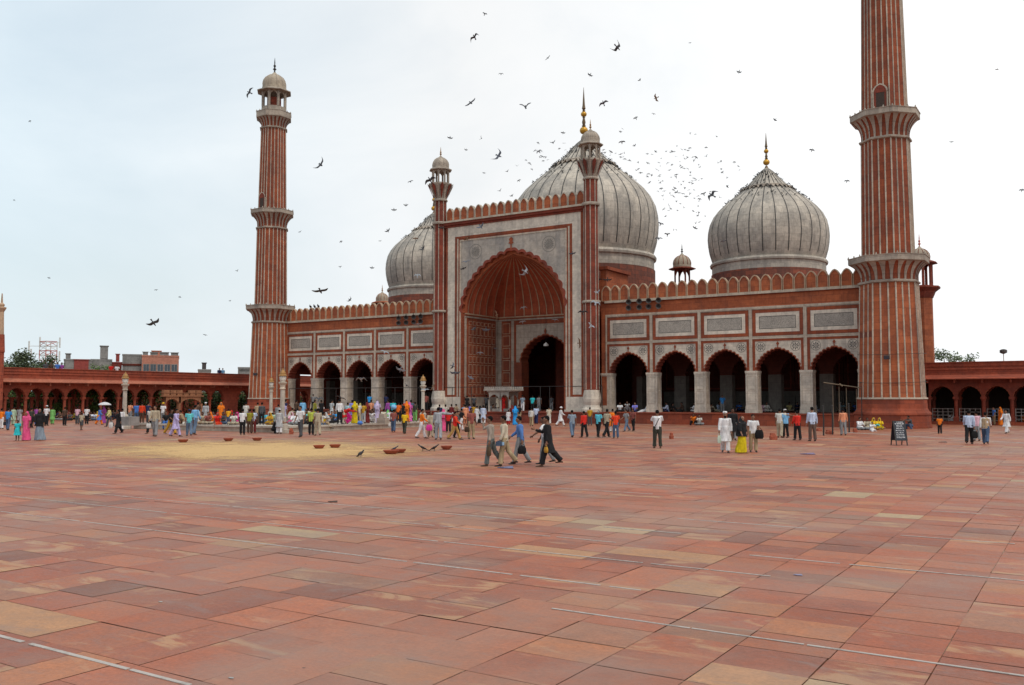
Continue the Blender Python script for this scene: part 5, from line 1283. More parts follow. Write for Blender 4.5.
def sleeve_tubes(mb, J, frac, r=.062):
    for t, s in (('L', 1), ('R', -1)):
        sh, e, w = J['s'+t], J['e'+t], J['w'+t]; a0 = J['sp'](.44)+Vector((s*.06, 0, 0))
        if frac <= .5: mb.tube([a0, sh+Vector((0, 0, -.008)), sh.lerp(e, frac*1.6)], [.080, r+.008, r+.004], 12)
        else: mb.tube([a0, sh+Vector((0, 0, -.008)), e, e.lerp(w, (frac-.5)*1.9)], [.080, r+.007, r-.006, r-.017], 12)
def garment(kind, pose):
    if (kind, pose) in CACHE: return CACHE[kind, pose]
    J = SK[pose]; mb = MB(); sp = J['sp']; vx, dec, wr = .014, .5, .015; h = J['head']
    bot = min(J['aL'].z, J['aR'].z); mid = (J['kL']+J['kR'])/2; ank = (J['aL']+J['aR'])/2; spread = (J['kL']-J['kR']).length/2; aspread = (J['aL']-J['aR']).length/2; seated = J['hip'].z < .3
    if kind in ('shirt', 'shirt_long'):
        torso_tubes(mb, J); sleeve_tubes(mb, J, .45 if kind == 'shirt' else .98)
    elif kind == 'vest': torso_tubes(mb, J, .012, -.04); mb.tube([sp(.42)+Vector((-.16, 0, 0)), sp(.42)+Vector((.16, 0, 0))], .075, 12)
    elif kind == 'trousers': leg_tubes(mb, J, (.102, .082, .078))
    elif kind == 'shorts': leg_tubes(mb, J, (.105, .095, .09), .12)
    elif kind == 'pyjama': leg_tubes(mb, J, (.112, .10, .088), .96); wr = .012
    elif kind == 'kurta':
        torso_tubes(mb, J, .008); sleeve_tubes(mb, J, .98, .066)
        if seated: mb.tube([sp(.1), mid+Vector((0, .12, .06)), mid+Vector((0, .0, .0))], [.19, .22, .20], 18, 0, True, .5)
        else:
            mb.tube([sp(.20), sp(.06), sp(-.08), sp(-.20).lerp(mid+Vector((0, 0, .06)), .35), mid+Vector((0, 0, -.02))], [.172, .186, .198, .205+spread*.25, .20+spread*.6], 20, 0, True, .78)
        wr = .013
    elif kind in ('sari', 'skirt', 'lungi'):
        if seated: mb.tube([sp(.12), sp(0)+Vector((0, -.05, 0)), mid+Vector((0, .05, .0)), ank+Vector((0, 0, .02))], [.18, .24, .30, .22], 20, 0, True, .6)
        else:
            low = Vector((ank.x, ank.y, .035)); mb.tube([sp(.14), sp(0), sp(-.15), mid, low+Vector((0, 0, .14)), low], [.15, .182, .19, .17+spread*.4, .175+aspread*.55, .19+aspread*.55], 22, 0, True, .82)
        wr = .018
    elif kind == 'pallu':                                                  # cloth end wrapped over the shoulder and the head
        torso_tubes(mb, J, .02, .05, .172); sleeve_tubes(mb, J, .5, .07)
        mb.tube([h+Vector((0, .03, .105)), h+Vector((0, .045, .0)), J['neck']+Vector((0, .06, 0)), sp(.36, .10), sp(.1, .14)], [.05, .102, .13, .165, .16], 16, 0, True, .85); ell(mb, h+Vector((0, .026, .022)), (.092, .102, .112)); wr = .014
    elif kind == 'shawl':
        torso_tubes(mb, J, .045, -.12, .24); sleeve_tubes(mb, J, .8, .085)
        mb.tube([h+Vector((0, .02, .10)), h+Vector((0, .03, 0)), J['neck']+Vector((0, .03, 0)), sp(.40, .02), sp(.15, .03), sp(-.10, .04)], [.05, .105, .14, .20, .235, .25], 18, 0, True, .85); wr = .018
    elif kind == 'frock':
        torso_tubes(mb, J, .0, .05); sleeve_tubes(mb, J, .45, .07); mb.tube([sp(.14), sp(0), mid+Vector((0, 0, -.03))], [.155, .21, .31], 20, 0, True, .85); wr = .018
    elif kind == 'cape':
        torso_tubes(mb, J, .02); sleeve_tubes(mb, J, .45, .075); s = 1
        mb.tube([J['sL'], J['sL']+Vector((.10, -.05, -.16)), J['sL']+Vector((.20, -.08, -.34))], [.08, .12, .03], 12, 0, True, .4); wr = .014
    elif kind == 'shoes':
        vx, dec, wr = .011, .4, 0
        for t in 'LR':
            f, a = J['f'+t], J['a'+t]; mb.tube([a-f*.055+Vector((0, 0, -.038)), a+f*.03+Vector((0, 0, -.034)), a+f*.13+Vector((0, 0, -.052)), a+f*.20+Vector((0, 0, -.058))], [.036, .043, .039, .022], 10, 0, True, .72)
    elif kind == 'hair': ell(mb, h+Vector((0, .020, .028)), (.081, .092, .098)); ell(mb, h+Vector((0, -.045, .083)), (.055, .04, .025)); vx, dec, wr = .011, .5, .006
    elif kind == 'thin_hair': ell(mb, h+Vector((0, .035, .0)), (.081, .075, .085)); vx, dec, wr = .011, .5, .004
    elif kind == 'long_hair':
        ell(mb, h+Vector((0, .022, .025)), (.085, .096, .10)); mb.tube([h+Vector((0, .06, .02)), J['neck']+Vector((0, .075, 0)), sp(.36, .115)], [.08, .07, .05], 12); vx, dec, wr = .011, .5, .008
    elif kind == 'beard': ell(mb, h+Vector((0, -.055, -.095)), (.05, .045, .06)); vx, dec, wr = .01, .5, .004
    elif kind == 'cap': mb.lathe([(.088, h.z+.045), (.09, h.z+.075), (.083, h.z+.115), (.05, h.z+.128), (.01, h.z+.13)], 18, 0, h.x, h.y+.006); wr = 0; vx = .010
    elif kind == 'peaked_cap':
        ell(mb, h+Vector((0, .01, .062)), (.09, .102, .07)); mb.tube([h+Vector((0, -.06, .055)), h+Vector((0, -.165, .045))], [.07, .05], 10, 0, True, .15); wr = 0; vx = .010
    elif kind == 'turban': ell(mb, h+Vector((0, .01, .07)), (.125, .13, .062)); ell(mb, h+Vector((0, .005, .105)), (.085, .09, .05)); vx, wr = .012, .012
    elif kind == 'belt': mb.tube([sp(.055), sp(.085)], [.178, .176], 20, 0, True, .72); vx, wr, dec = .009, 0, .6
    elif kind == 'strap':
        mb.tube([sp(.46, .0)+Vector((-.10, 0, .02)), sp(.40, .145)+Vector((-.05, 0, 0)), sp(.25, .150)+Vector((.03, 0, 0)), sp(.08, .145)+Vector((.12, 0, 0)), sp(.02, .02)+Vector((.19, 0, 0))], .017, 6); vx, wr, dec = .009, 0, None
    me = voxel(mb, vx, dec, kind, wr, hash_str(kind + pose) % 97)
    me.materials.append(None); CACHE[kind, pose] = me; return me
def hash_str(s):
    v = 7
    for ch in s: v = (v*31+ord(ch)) % 100003
    return v
COLR = dict(white=(.72,.72,.73), offwhite=(.60,.58,.53), cream=(.58,.52,.40), beige=(.42,.36,.26), khaki=(.36,.28,.17), tan=(.40,.29,.18), grey=(.26,.27,.28), lightgrey=(.42,.43,.44), darkgrey=(.075,.078,.085), black=(.016,.016,.018),
  navy=(.022,.03,.09), blue=(.07,.19,.55), brightblue=(.03,.32,.75), skyblue=(.20,.45,.72), paleblue=(.50,.58,.75), jeans=(.07,.11,.19), greyblue=(.22,.28,.34), turquoise=(.03,.50,.55), cyan=(.10,.50,.62),
  red=(.58,.022,.018), scarlet=(.70,.06,.02), maroon=(.16,.022,.022), brownred=(.26,.08,.065), orange=(.78,.19,.015), peach=(.72,.29,.16), yellow=(.75,.48,.02), mustard=(.48,.27,.025), olive=(.27,.24,.03), sariyellow=(.58,.45,.01),
  lime=(.42,.48,.08), green=(.18,.45,.13), palegreen=(.42,.55,.40), pink=(.70,.09,.24), magenta=(.70,.03,.28), palepink=(.65,.40,.48), lavender=(.46,.40,.66), lilac=(.52,.44,.62), purple=(.30,.07,.32), brown=(.085,.05,.035), oliveblack=(.05,.052,.04), violet=(.25,.25,.72), paleyellow=(.62,.55,.25))
SKIN = []
for i, c in enumerate(((.20,.10,.062), (.15,.072,.044), (.11,.052,.034), (.26,.14,.09))):
    SKIN.append(plain('skin_tone', c, .6, .3, 0, .12, 8))
M['hairblack'] = plain('black_hair', (.006, .005, .005), .8, .1); M['hairgrey'] = plain('grey_hair', (.25, .24, .23), .6); M['eyes'] = plain('dark_eyes', (.02, .012, .01), .4)
M['leather'] = plain('dark_leather', (.022, .018, .016), .5); M['sandal'] = plain('brown_sandal', (.09, .05, .03), .6)
def put(name, me, mats, parent):
    o = bpy.data.objects.new(name, me); COL.objects.link(o); o.parent = parent
    for i, m in enumerate(mats): o.material_slots[i].link = 'OBJECT'; o.material_slots[i].material = m
    return o
PR = random.Random(11)
PEOPLE = {}
def c_(n): return cloth(COLR[n])
def surface_point(px, py, where):
    if where == 'g': return on_z(px, py, 0.0)
    if where == 't':
        q = py
        for _ in range(200):
            p = on_z(px, q, TZ)
            if p.y > TY0+.25 and p.x < TX1-.25: break
            q -= .1
        return p
    if where == 'p':
        q = py
        for _ in range(300):
            p = on_z(px, q, .996)
            if p.y > (-3.3 if abs(p.x) < 10.2 else -1.25): break
            q -= .04
        return p
    if where == 'r': return at_depth(px, py, 1)
def person(px, py, where, hpx, pose, outfit, head, label, heading, group, hat=None, hatc='white', feet='shoes', key=None, pt=None):
    p = pt or surface_point(px, py, where); dep = (p-CAM).dot(FWD)
    kid = 'child' in label or 'boy' in label or 'girl' in label
    sc = 1.0
    if hpx:
        sc = hpx*dep/FPX/1.665; lo, hi = (.55, .95) if kid else (.9, 1.09); sc = max(lo, min(hi, sc))
    if hpx is None and kid: sc = .75
    kind, cols = outfit.split(':'); cs = cols.split(','); woman = kind in 'QBFJW'
    if woman and not kid and not hpx: sc = .95
    sc *= PR.uniform(.985, 1.015)
    b = bpy.data.objects.new('person', body_mesh(pose)); COL.objects.link(b)
    sk = SKIN[PR.randrange(len(SKIN))]
    for i, m in enumerate((sk, M['eyes'])): b.material_slots[i].link = 'OBJECT'; b.material_slots[i].material = m
    h = R(heading); f2 = Vector((FWD.x, FWD.y, 0)).normalized(); v = -f2*math.cos(h)+RIGHT*math.sin(h)
    b.location = p; b.rotation_euler = (0, 0, math.atan2(v.y, v.x)+math.pi/2); b.scale = (sc,)*3
    tag(b, label, 'person', group)
    G = lambda k, c, nm=None: put(nm or k.replace('_long', ''), garment(k, pose), [c_(c) if isinstance(c, str) else c], b)
    if kind == 'S': G('shirt', cs[0]); G('trousers', cs[1])
    elif kind == 'L': G('shirt_long', cs[0]); G('trousers', cs[1])
    elif kind == 'V': G('shirt_long', cs[2] if len(cs) > 2 else 'white'); G('vest', cs[0]); G('trousers', cs[1])
    elif kind == 'H': G('shirt', cs[0]); G('shorts', cs[1])
    elif kind == 'C': G('cape', cs[0]); G('trousers', cs[1])
    elif kind == 'K': G('kurta', cs[0]); G('pyjama', cs[1])
    elif kind == 'J': G('kurta', cs[0], 'tunic'); G('pyjama', cs[1])
    elif kind == 'W': G('shirt', cs[0], 'blouse'); G('skirt', cs[1])
    elif kind == 'Q': G('shirt', cs[0], 'blouse'); G('sari', cs[0]); G('pallu', cs[1] if len(cs) > 1 else cs[0], 'sari_end')
    elif kind == 'B': G('skirt', cs[1]); G('shawl', cs[0])
    elif kind == 'F': G('frock', cs[0])
    if head == 'n': head = None
    if head == 'bald': put('hair', garment('thin_hair', pose), [M['hairgrey']], b)
    elif head == 'long': put('hair', garment('long_hair', pose), [M['hairblack']], b)
    elif head == 'beard': put('hair', garment('hair', pose), [M['hairblack']], b); put('beard', garment('beard', pose), [M['hairblack']], b)
    elif kind not in 'QB': put('hair', garment('hair', pose), [M['hairblack']], b)
    if hat: put({'cap': 'skullcap'}.get(hat, hat), garment(hat, pose), [c_(hatc)], b)
    if feet == 'shoes' and kind not in 'QBF': put('shoes', garment('shoes', pose), [M['leather'] if PR.random() < .7 else M['sandal']], b)
    if key: PEOPLE[key] = (b, pose)
    return b
def hand_world(key, side):
    b, pose = PEOPLE[key]; J = SK[pose]; q = J['w'+side]+J['hd'+side]*.09
    return Matrix.LocRotScale(b.location, b.rotation_euler, b.scale) @ q
def bag(p, label, c, w=.3, h=.26, d=.11, handle=.16, ang=0.0, mat=None):
    """small soft bag hanging below point p"""
    t = thing('bag', label, 'bag', tuple(p)); t['_w'] = (0, 0, 0); t.rotation_euler = (0, 0, ang)
    mb = MB(); mb.tube([(0, 0, -handle-h), (0, 0, -handle-h*.8), (0, 0, -handle-h*.35), (0, 0, -handle)], [w*.40, w*.52, w*.5, w*.36], 16, 0, True, d/w)
    mb.build('bag_body', mat or cloth(c), t, smooth=True)
    mb = MB(); mb.tube([(-w*.28, 0, -handle), (-w*.2, 0, -handle*.4), (0, 0, -.01), (w*.2, 0, -handle*.4), (w*.28, 0, -handle)], .010, 6); mb.build('handle', mat or cloth(tuple(v*.8 for v in c)), t)
    return t
G1, G2, G3, G4, G5, G6 = ('people walking across the courtyard', 'people on the rim of the ablution tank', 'people along the left arcade', 'people sitting on the mosque platform', 'people near the portal steps', 'people on the arcade roofs')
Lf, Rt, Tw, Aw = 270, 90, 0, 180
LIST = [
 # ---- four walkers and a hidden companion in the middle foreground
 (491.0,466.3,'g',51,'brow','L:beige2,greygreen','', 'young man in a beige shirt walking left, hand raised to his brow',Lf,G1,None,None,'A1'),
 (504.5,466.3,'g',51,'carry','L:cream,khaki','', 'man in a loose cream shirt and khaki trousers carrying a camera bag',Lf,G1,None,None,'A2'),
 (520.5,464.3,'g',49,'walk','L:blue2,grey','', 'man in a blue shirt and grey trousers with a black bag',Lf-8,G1,None,None,'A3'),
 (548.0,466.8,'g',51,'gesture','K:black,black','', 'man all in black striding left with one hand held up',Lf,G1,None,None,'A4'),
 (545.0,464.0,'g',48,'reach','S:white,grey','', 'man in white mostly hidden behind the striding man in black',Lf,G1,None,None,None),
 # ---- right half
 (657.5,448.3,'g',39,'photo','S:white,oliveblack','', 'man from behind in a white shirt with a black shoulder strap',Aw,G1,None,None,'B1'),
 (725.5,452.8,'g',41,'step','K:white,white','beard', 'bearded man in a long white kurta and white skullcap',Tw-10,G1,'cap','white','B2'),
 (742.0,453.2,'g',38,'step','B:black,sariyellow','', 'woman in a yellow skirt and black shawl, between two men in white',Tw+30,G1,None,None,'B3'),
 (753.5,452.2,'g',38,'stand','S:white,khaki','', 'man in a white shirt and khaki trousers with a black shoulder bag',Tw-15,G1,None,None,'B4'),
 (733.0,440.3,'g',32,'stand','K:black,grey','', 'dark clothed person behind the white kurta, holding a brown suitcase',Tw,G1,None,None,'B5'),
 (780.0,437.8,'g',29,'point','S:offwhite,beige','', 'man in off-white pointing left with a stretched arm',Aw-20,G1,None,None,None),
 (785.6,437.8,'g',29,'stand','C:skyblue,black','', 'man in a light blue top and white cap standing by the pointing man',Aw+15,G1,'cap','white',None),
 (797.5,440.2,'g',29.5,'wait','L:scarlet2,black','', 'man in a red shirt and black trousers, left of the pale blue shirt',Aw+20,G1,None,None,'B8'),
 (812.5,441.2,'g',34,'stand','L:paleblue,brown2','', 'man in a pale blue shirt and brown trousers seen from behind',Aw,G1,None,None,None),
 (843.5,435.4,'g',27,'stand','L:peach,grey','', 'man in a peach shirt and grey trousers seen from behind',Aw,G1,None,None,None),
 (940.0,434.0,'g',18,'step','S:orange,black','', 'boy in an orange shirt and black trousers by the minaret',Aw-30,G1,None,None,None),
 (969.5,444.2,'g',35,'walkb','L:paleblue,black','', 'man in a pale blue shirt walking away beside the beige vest',Aw-25,G1,None,None,'B12'),
 (977.0,441.0,'g',30,'stand','S:palepink,grey','', 'person in pale clothes half hidden between two men at right',Aw,G1,None,None,None),
 (986.0,444.4,'g',33,'walk','V:tan,jeans,white','', 'man in a tan vest over white sleeves and blue jeans',Aw-30,G1,None,None,'B14'),
 (1007.0,433.4,'g',22,'walk','K:white,white','', 'man in white kurta and pyjama striding in front of the railings',Lf+30,G1,None,None,None),
 (994.3,425.2,'g',16,'stand','S:blue,khaki','', 'man in a blue shirt before the white railings',Lf,G1,None,None,None),
 (1000.5,425.4,'g',16,'stand','Q:orange','', 'woman in an orange sari before the white railings',Lf,G1,None,None,None),
 (950.5,423.8,'g',None,'squat','S:white,white','', 'person in white sitting below the railing nearest the minaret',Tw,G1,None,None,None),
 (1022.5,424.5,'g',None,'squat','S:orange,brown','', 'person in orange crouching at the far right edge',Tw,G1,None,None,None),
 (859.0,430.0,'g',None,'sit','K:white,grey','', 'man in white seated on the paving, first of the group by the minaret foot',Tw+20,G1,None,None,None),
 (867.3,430.0,'g',None,'sit','K:beige,grey','', 'man in beige seated on the paving, middle of the group by the minaret foot',Tw-10,G1,None,None,None),
 (871.8,431.2,'g',None,'kneel','K:white,white','', 'small child in white seated in front of the man in beige',Tw,G1,None,None,None),
 (873.4,429.6,'g',None,'sit','Q:yellow','', 'woman in mustard yellow seated left of the other yellow sari',Tw,G1,None,None,None),
 (879.5,429.6,'g',None,'sit','Q:sariyellow,yellow','', 'woman in bright yellow seated by the minaret foot, blue bundle in her lap',Tw-10,G1,None,None,None),
 (911.3,429.2,'g',None,'squat','S:darkgrey,jeans','', 'dark clothed person sitting against the minaret foot behind the notice board',Lf+20,G1,None,None,None),
 # ---- group in front of the portal
 (572.3,437.5,'g',28,'walkb','S:greyblue,jeans2','', 'man in a grey blue shirt and faded jeans walking away toward the portal',Aw+20,G5,None,None,None),
 (584.2,437.4,'g',26.5,'step','L:scarlet2,black','', 'man in a red long sleeved shirt and black trousers near the portal tower',Aw+40,G5,None,None,None),
 (598.5,437.4,'g',27.5,'step','S:cyan,black','bald', 'grey haired man in a turquoise shirt and black trousers',Aw-40,G5,None,None,None),
 (606.7,437.5,'g',29.5,'stride','S:beige,black','', 'man in a beige shirt and black trousers taking a long stride',Rt+40,G5,None,None,None),
 (615.8,438.3,'g',27,'stand','S:scarlet,jeans','', 'man in a scarlet shirt and dark jeans right of the beige shirt',Aw,G5,None,None,None),
 (612.8,432.3,'g',24,'step','K:orange,white','', 'person in an orange kurta behind the scarlet shirt',Aw,G5,None,None,None),
 (626.8,431.4,'g',22,'stride','S:grey,jeans2','', 'man in a grey shirt and blue jeans striding below the right wing',Lf+30,G5,None,None,None),
 (633.3,431.2,'g',21.5,'step','S:brownred,black','', 'man in a faded maroon shirt beside the grey shirt',Lf+40,G5,None,None,None),
 (590.0,425.6,'g',17,'stand','S:mustard,darkgrey','', 'man in a mustard patterned shirt by the portal tower base',Aw,G5,None,None,None),
 (560.5,426.2,'g',20,'stride','K:white,white','', 'man in white kurta and wide white turban walking past the portal',Rt,G5,'turban','white',None),
 (549.0,424.6,'g',17,'step','S:cream,offwhite','', 'person in cream carrying a white cloth bag before the portal doorway',Aw,G5,None,None,'C9'),
 (531.5,426.3,'g',19,'step','V:offwhite,khaki,lightgrey','', 'man in a pale vest and khaki trousers before the portal doorway',Aw,G5,None,None,None),
 (536.2,424.2,'g',18.5,'step','S:paleblue,navy','', 'man in a light blue shirt and dark jeans before the portal doorway',Aw-20,G5,None,None,None),
 (515.3,425.0,'g',19,'stand','Q:brightblue','', 'woman in a bright blue sari right of the white marble canopy',Aw,G5,None,None,None),
 (508.5,424.8,'g',None,'step','J:white,red','', 'child in white with a red sash beside the bright blue sari',Aw,G5,None,None,None),
 (498.5,420.5,'g',18,'stand','S:navy,grey','', 'man in a navy shirt in front of the white marble canopy',Aw,G5,None,None,None),
 (489.5,420.5,'g',17,'stand','S:grey,darkgrey','', 'man in a grey shirt left of the navy shirt',Aw,G5,None,None,None),
 (483.3,424.0,'g',19,'stand','K:paleblue,white','', 'man in a pale blue and white kurta near the canopy',Aw,G5,None,None,None),
 (480.0,423.2,'g',18,'stand','B:black,black','', 'woman in a black veil beside the pale blue kurta',Aw,G5,None,None,None),
 (476.8,423.6,'g',18,'step','K:white,white','', 'man in a white kurta left of the black veil',Rt+50,G5,None,None,None),
 (486.5,415.0,'p',16,'stand','S:darkgrey,black','', 'man in dark grey standing on the platform left of the canopy',Aw,G5,None,None,None),
 (471.3,439.0,'g',31,'stand','S:brownred,khaki','', 'man in a maroon checked shirt and khaki trousers facing the courtyard',Tw+20,G1,None,None,'D1'),
 (465.6,424.6,'g',20,'stand','K:peach,peach','', 'person in a peach kurta behind the maroon checked shirt',Aw,G5,None,None,None),
 (461.0,430.6,'g',22.5,'walk','S:black,white','', 'man in a black shirt and white trousers left of the maroon shirt',Rt+30,G1,None,None,None),
 (454.6,439.8,'g',29,'stride','V:red,khaki2,scarlet','', 'man in a red vest and tan trousers walking right',Rt,G1,None,None,None),
 (457.3,438.2,'g',27,'step','S:darkgrey,black','', 'dark clothed companion partly behind the man in the red vest',Rt,G1,None,None,None),
 (448.4,432.4,'g',23,'stand','S:red,black','', 'man in a red shirt and dark trousers behind the outstretched arm',Aw,G1,None,None,None),
 (443.5,431.6,'g',20,'stand','Q:pink','', 'woman in a pink and orange sari behind the grey suit',Aw,G1,None,None,None),
 (438.4,439.8,'g',33,'point2','L:lightgrey2,lightgrey2','', 'man in a grey safari suit stretching his arm out to the right',Aw+10,G1,None,None,None),
 (430.6,437.3,'g',26,'step','J:beige,beige','long', 'woman in a beige tunic holding a dark brown bag',Tw+10,G1,None,None,'D9'),
 (421.5,438.6,'g',30.5,'walk','L:orange,white','', 'man in an orange shirt and white trousers carrying a pink bag',Rt,G1,None,None,'D10'),
 (404.6,433.8,'g',22.5,'step','S:yellow,oliveblack','', 'boy in a yellow shirt and dark trousers by the tank rim',Aw-20,G1,None,None,None),
 (393.4,432.2,'g',22.5,'step','S:brownred,jeans','', 'person in a faded brown shirt under a light blue head load',Aw,G1,None,None,'D12'),
 # ---- by the near side of the tank
 (300.4,437.2,'g',31.5,'step','S:white,darkgrey','', 'man in a white shirt and dark trousers right of the near lamp post',Lf+60,G1,None,None,None),
 (311.2,434.8,'g',27,'stand','S:lime,black','', 'man in a lime yellow shirt and black trousers seen from behind',Aw,G1,None,None,None),
 (317.6,435.6,'g',27,'step','S:beige,beige','', 'man in a beige shirt and beige trousers by the tank rim',Aw+20,G1,None,None,None),
 (279.2,433.8,'g',25,'stand','K:lightgrey,white','', 'man in a pale grey kurta and white cap left of the near lamp post',Aw,G1,'cap','white',None),
 (272.8,433.4,'g',None,'squat','S:black,black','', 'dark clothed person crouching beside the pale grey kurta',Rt,G1,None,None,None),
 (242.4,434.8,'g',26,'stand','S:white,black','', 'man in a white shirt and black trousers left of the olive shirt',Aw,G1,None,None,None),
 (249.6,433.3,'g',24.5,'stand','S:olive,brown','', 'man in an olive shirt beside the white shirt with black trousers',Aw,G1,None,None,None),
 (253.3,433.0,'g',22,'stand','S:paleblue,maroon','', 'person in pale blue and maroon right of the olive shirt',Aw,G1,None,None,None),
 (189.0,436.0,'g',27,'step','S:turq2,jeans2','', 'person in a turquoise shirt, blue jeans and dark blue cap',Aw+20,G1,'peaked_cap','navy',None),
 (194.6,434.8,'g',31,'step','L:skyblue,jeans2','', 'tall man in a sky blue shirt and jeans behind the turquoise shirt',Aw-20,G1,None,None,None),
 (175.5,436.6,'g',28.5,'walk','K:lavender,lavender','', 'man in a lavender kurta and pyjama walking right',Rt-10,G1,None,None,'E1'),
 (170.3,434.3,'g',26,'stride','S:black,mustard','', 'person in black with mustard trousers behind the lavender kurta',Rt-10,G1,None,None,None),
 (154.8,436.6,'g',31,'step','L:beige,grey','', 'man in a beige shirt and grey trousers carrying a white bag',Tw-10,G1,None,None,'E3'),
 (150.8,433.6,'g',27,'walkb','S:offwhite,black','', 'companion in black trousers just behind the beige shirt',Tw-20,G1,None,None,None),
 (118.2,433.6,'g',24.5,'walk','J:black,black','long', 'woman in black with a red scarf carrying a white bag',Lf+40,G1,None,None,'E5'),
 (121.8,430.2,'g',20.5,'stand','K:white,white','', 'person in a white kurta behind the woman in black and red',Rt+60,G1,None,None,None),
 (109.4,426.8,'g',20,'walkb','L:paleyellow,darkgrey','', 'man in a pale yellow shirt walking left of the left lamp post',Lf+40,G1,None,None,None),
 # ---- far left
 (17.3,440.7,'g',20.5,'stand','F:turquoise','', 'small girl in a turquoise frock beside the pink sari',Tw+10,G1,None,None,None),
 (26.0,440.7,'g',29.5,'stand','Q:pink','', 'woman in a pink sari next to the girl in turquoise',Tw-10,G1,None,None,None),
 (39.3,440.5,'g',32,'step','B:black,greyblue','', 'woman in a wide black veil over a grey dress and blue trousers',Tw,G1,None,None,None),
 (7.8,430.2,'g',22.5,'step','S:brightblue2,jeans','', 'man in a bright blue shirt walking away at far left',Aw,G3,None,None,'F4'),
 (1.2,429.0,'g',19,'stand','S:orange,white','', 'person in orange and white cut by the left edge of the view',Aw,G3,None,None,None),
 (13.3,425.0,'g',17.5,'stand','K:palegreen,palegreen','', 'person in pale green behind the bright blue shirt',Aw,G3,None,None,None),
 (19.4,425.2,'g',18.5,'stand','S:grey,lightgrey','', 'man in a grey shirt and pale trousers behind the pink sari',Aw,G3,None,None,None),
 (31.2,428.0,'g',20,'stand','S:oliveblack,black','', 'dark clothed man between the pink sari and the black veil',Aw,G3,None,None,None),
 (36.3,424.6,'g',18,'stand','S:purple,blue','', 'person in purple and blue behind the black veil',Aw,G3,None,None,None),
 (46.3,425.6,'g',20,'stand','S:white,black','', 'man in a white shirt and white cap right of the black veil',Aw,G3,'peaked_cap','white',None),
 (52.3,424.4,'g',16,'stand','K:green,green','', 'person in a bright green kurta before the left arcade',Aw,G3,None,None,None),
 (64.5,425.6,'g',15.5,'stand','S:brown,black','', 'small dark figure alone before the left arcade columns',Aw,G3,None,None,None),
 (77.2,424.4,'g',17,'stand','S:palepink,darkgrey','', 'man in a pale pink shirt before the left arcade',Aw,G3,None,None,None),
 (86.6,424.3,'g',16.5,'stand','S:white,black','', 'man in a white shirt and black trousers before the left arcade',Aw,G3,None,None,None),
 (81.4,430.0,'g',17.5,'step','H:beige,darkgrey','', 'boy in a beige shirt and dark shorts walking between two pale shirts',Aw,G3,None,None,None),
 (99.2,424.9,'g',17,'walk','J:blue,orange','long', 'woman in a blue tunic and bright orange trousers',Rt,G3,None,None,None),
 (103.4,423.4,'g',16,'stand','Q:purple','', 'woman in a purple sari under a white umbrella',Lf,G3,None,None,'F16'),
 (91.5,420.6,'g',None,'sit','S:white,darkgrey','', 'person in white seated at the foot of the left arcade',Tw,G3,None,None,None),
 (94.8,420.6,'g',None,'sit','S:paleblue,jeans','', 'person in pale blue seated at the foot of the left arcade',Tw,G3,None,None,None),
 (97.4,419.8,'g',None,'sit','Q:yellow','', 'woman in yellow seated at the foot of the left arcade',Tw,G3,None,None,None),
 (70.2,420.6,'g',None,'sit','S:darkgrey,black','', 'dark clothed person seated at the foot of the left arcade',Tw,G3,None,None,None),
 (60.5,420.4,'g',None,'sit','S:brown,grey','', 'brown clothed person seated at the foot of the left arcade',Tw,G3,None,None,None),
 (88.6,420.8,'g',None,'sit','Q:black','', 'woman in a black veil seated at the foot of the left arcade',Tw,G3,None,None,None),
]
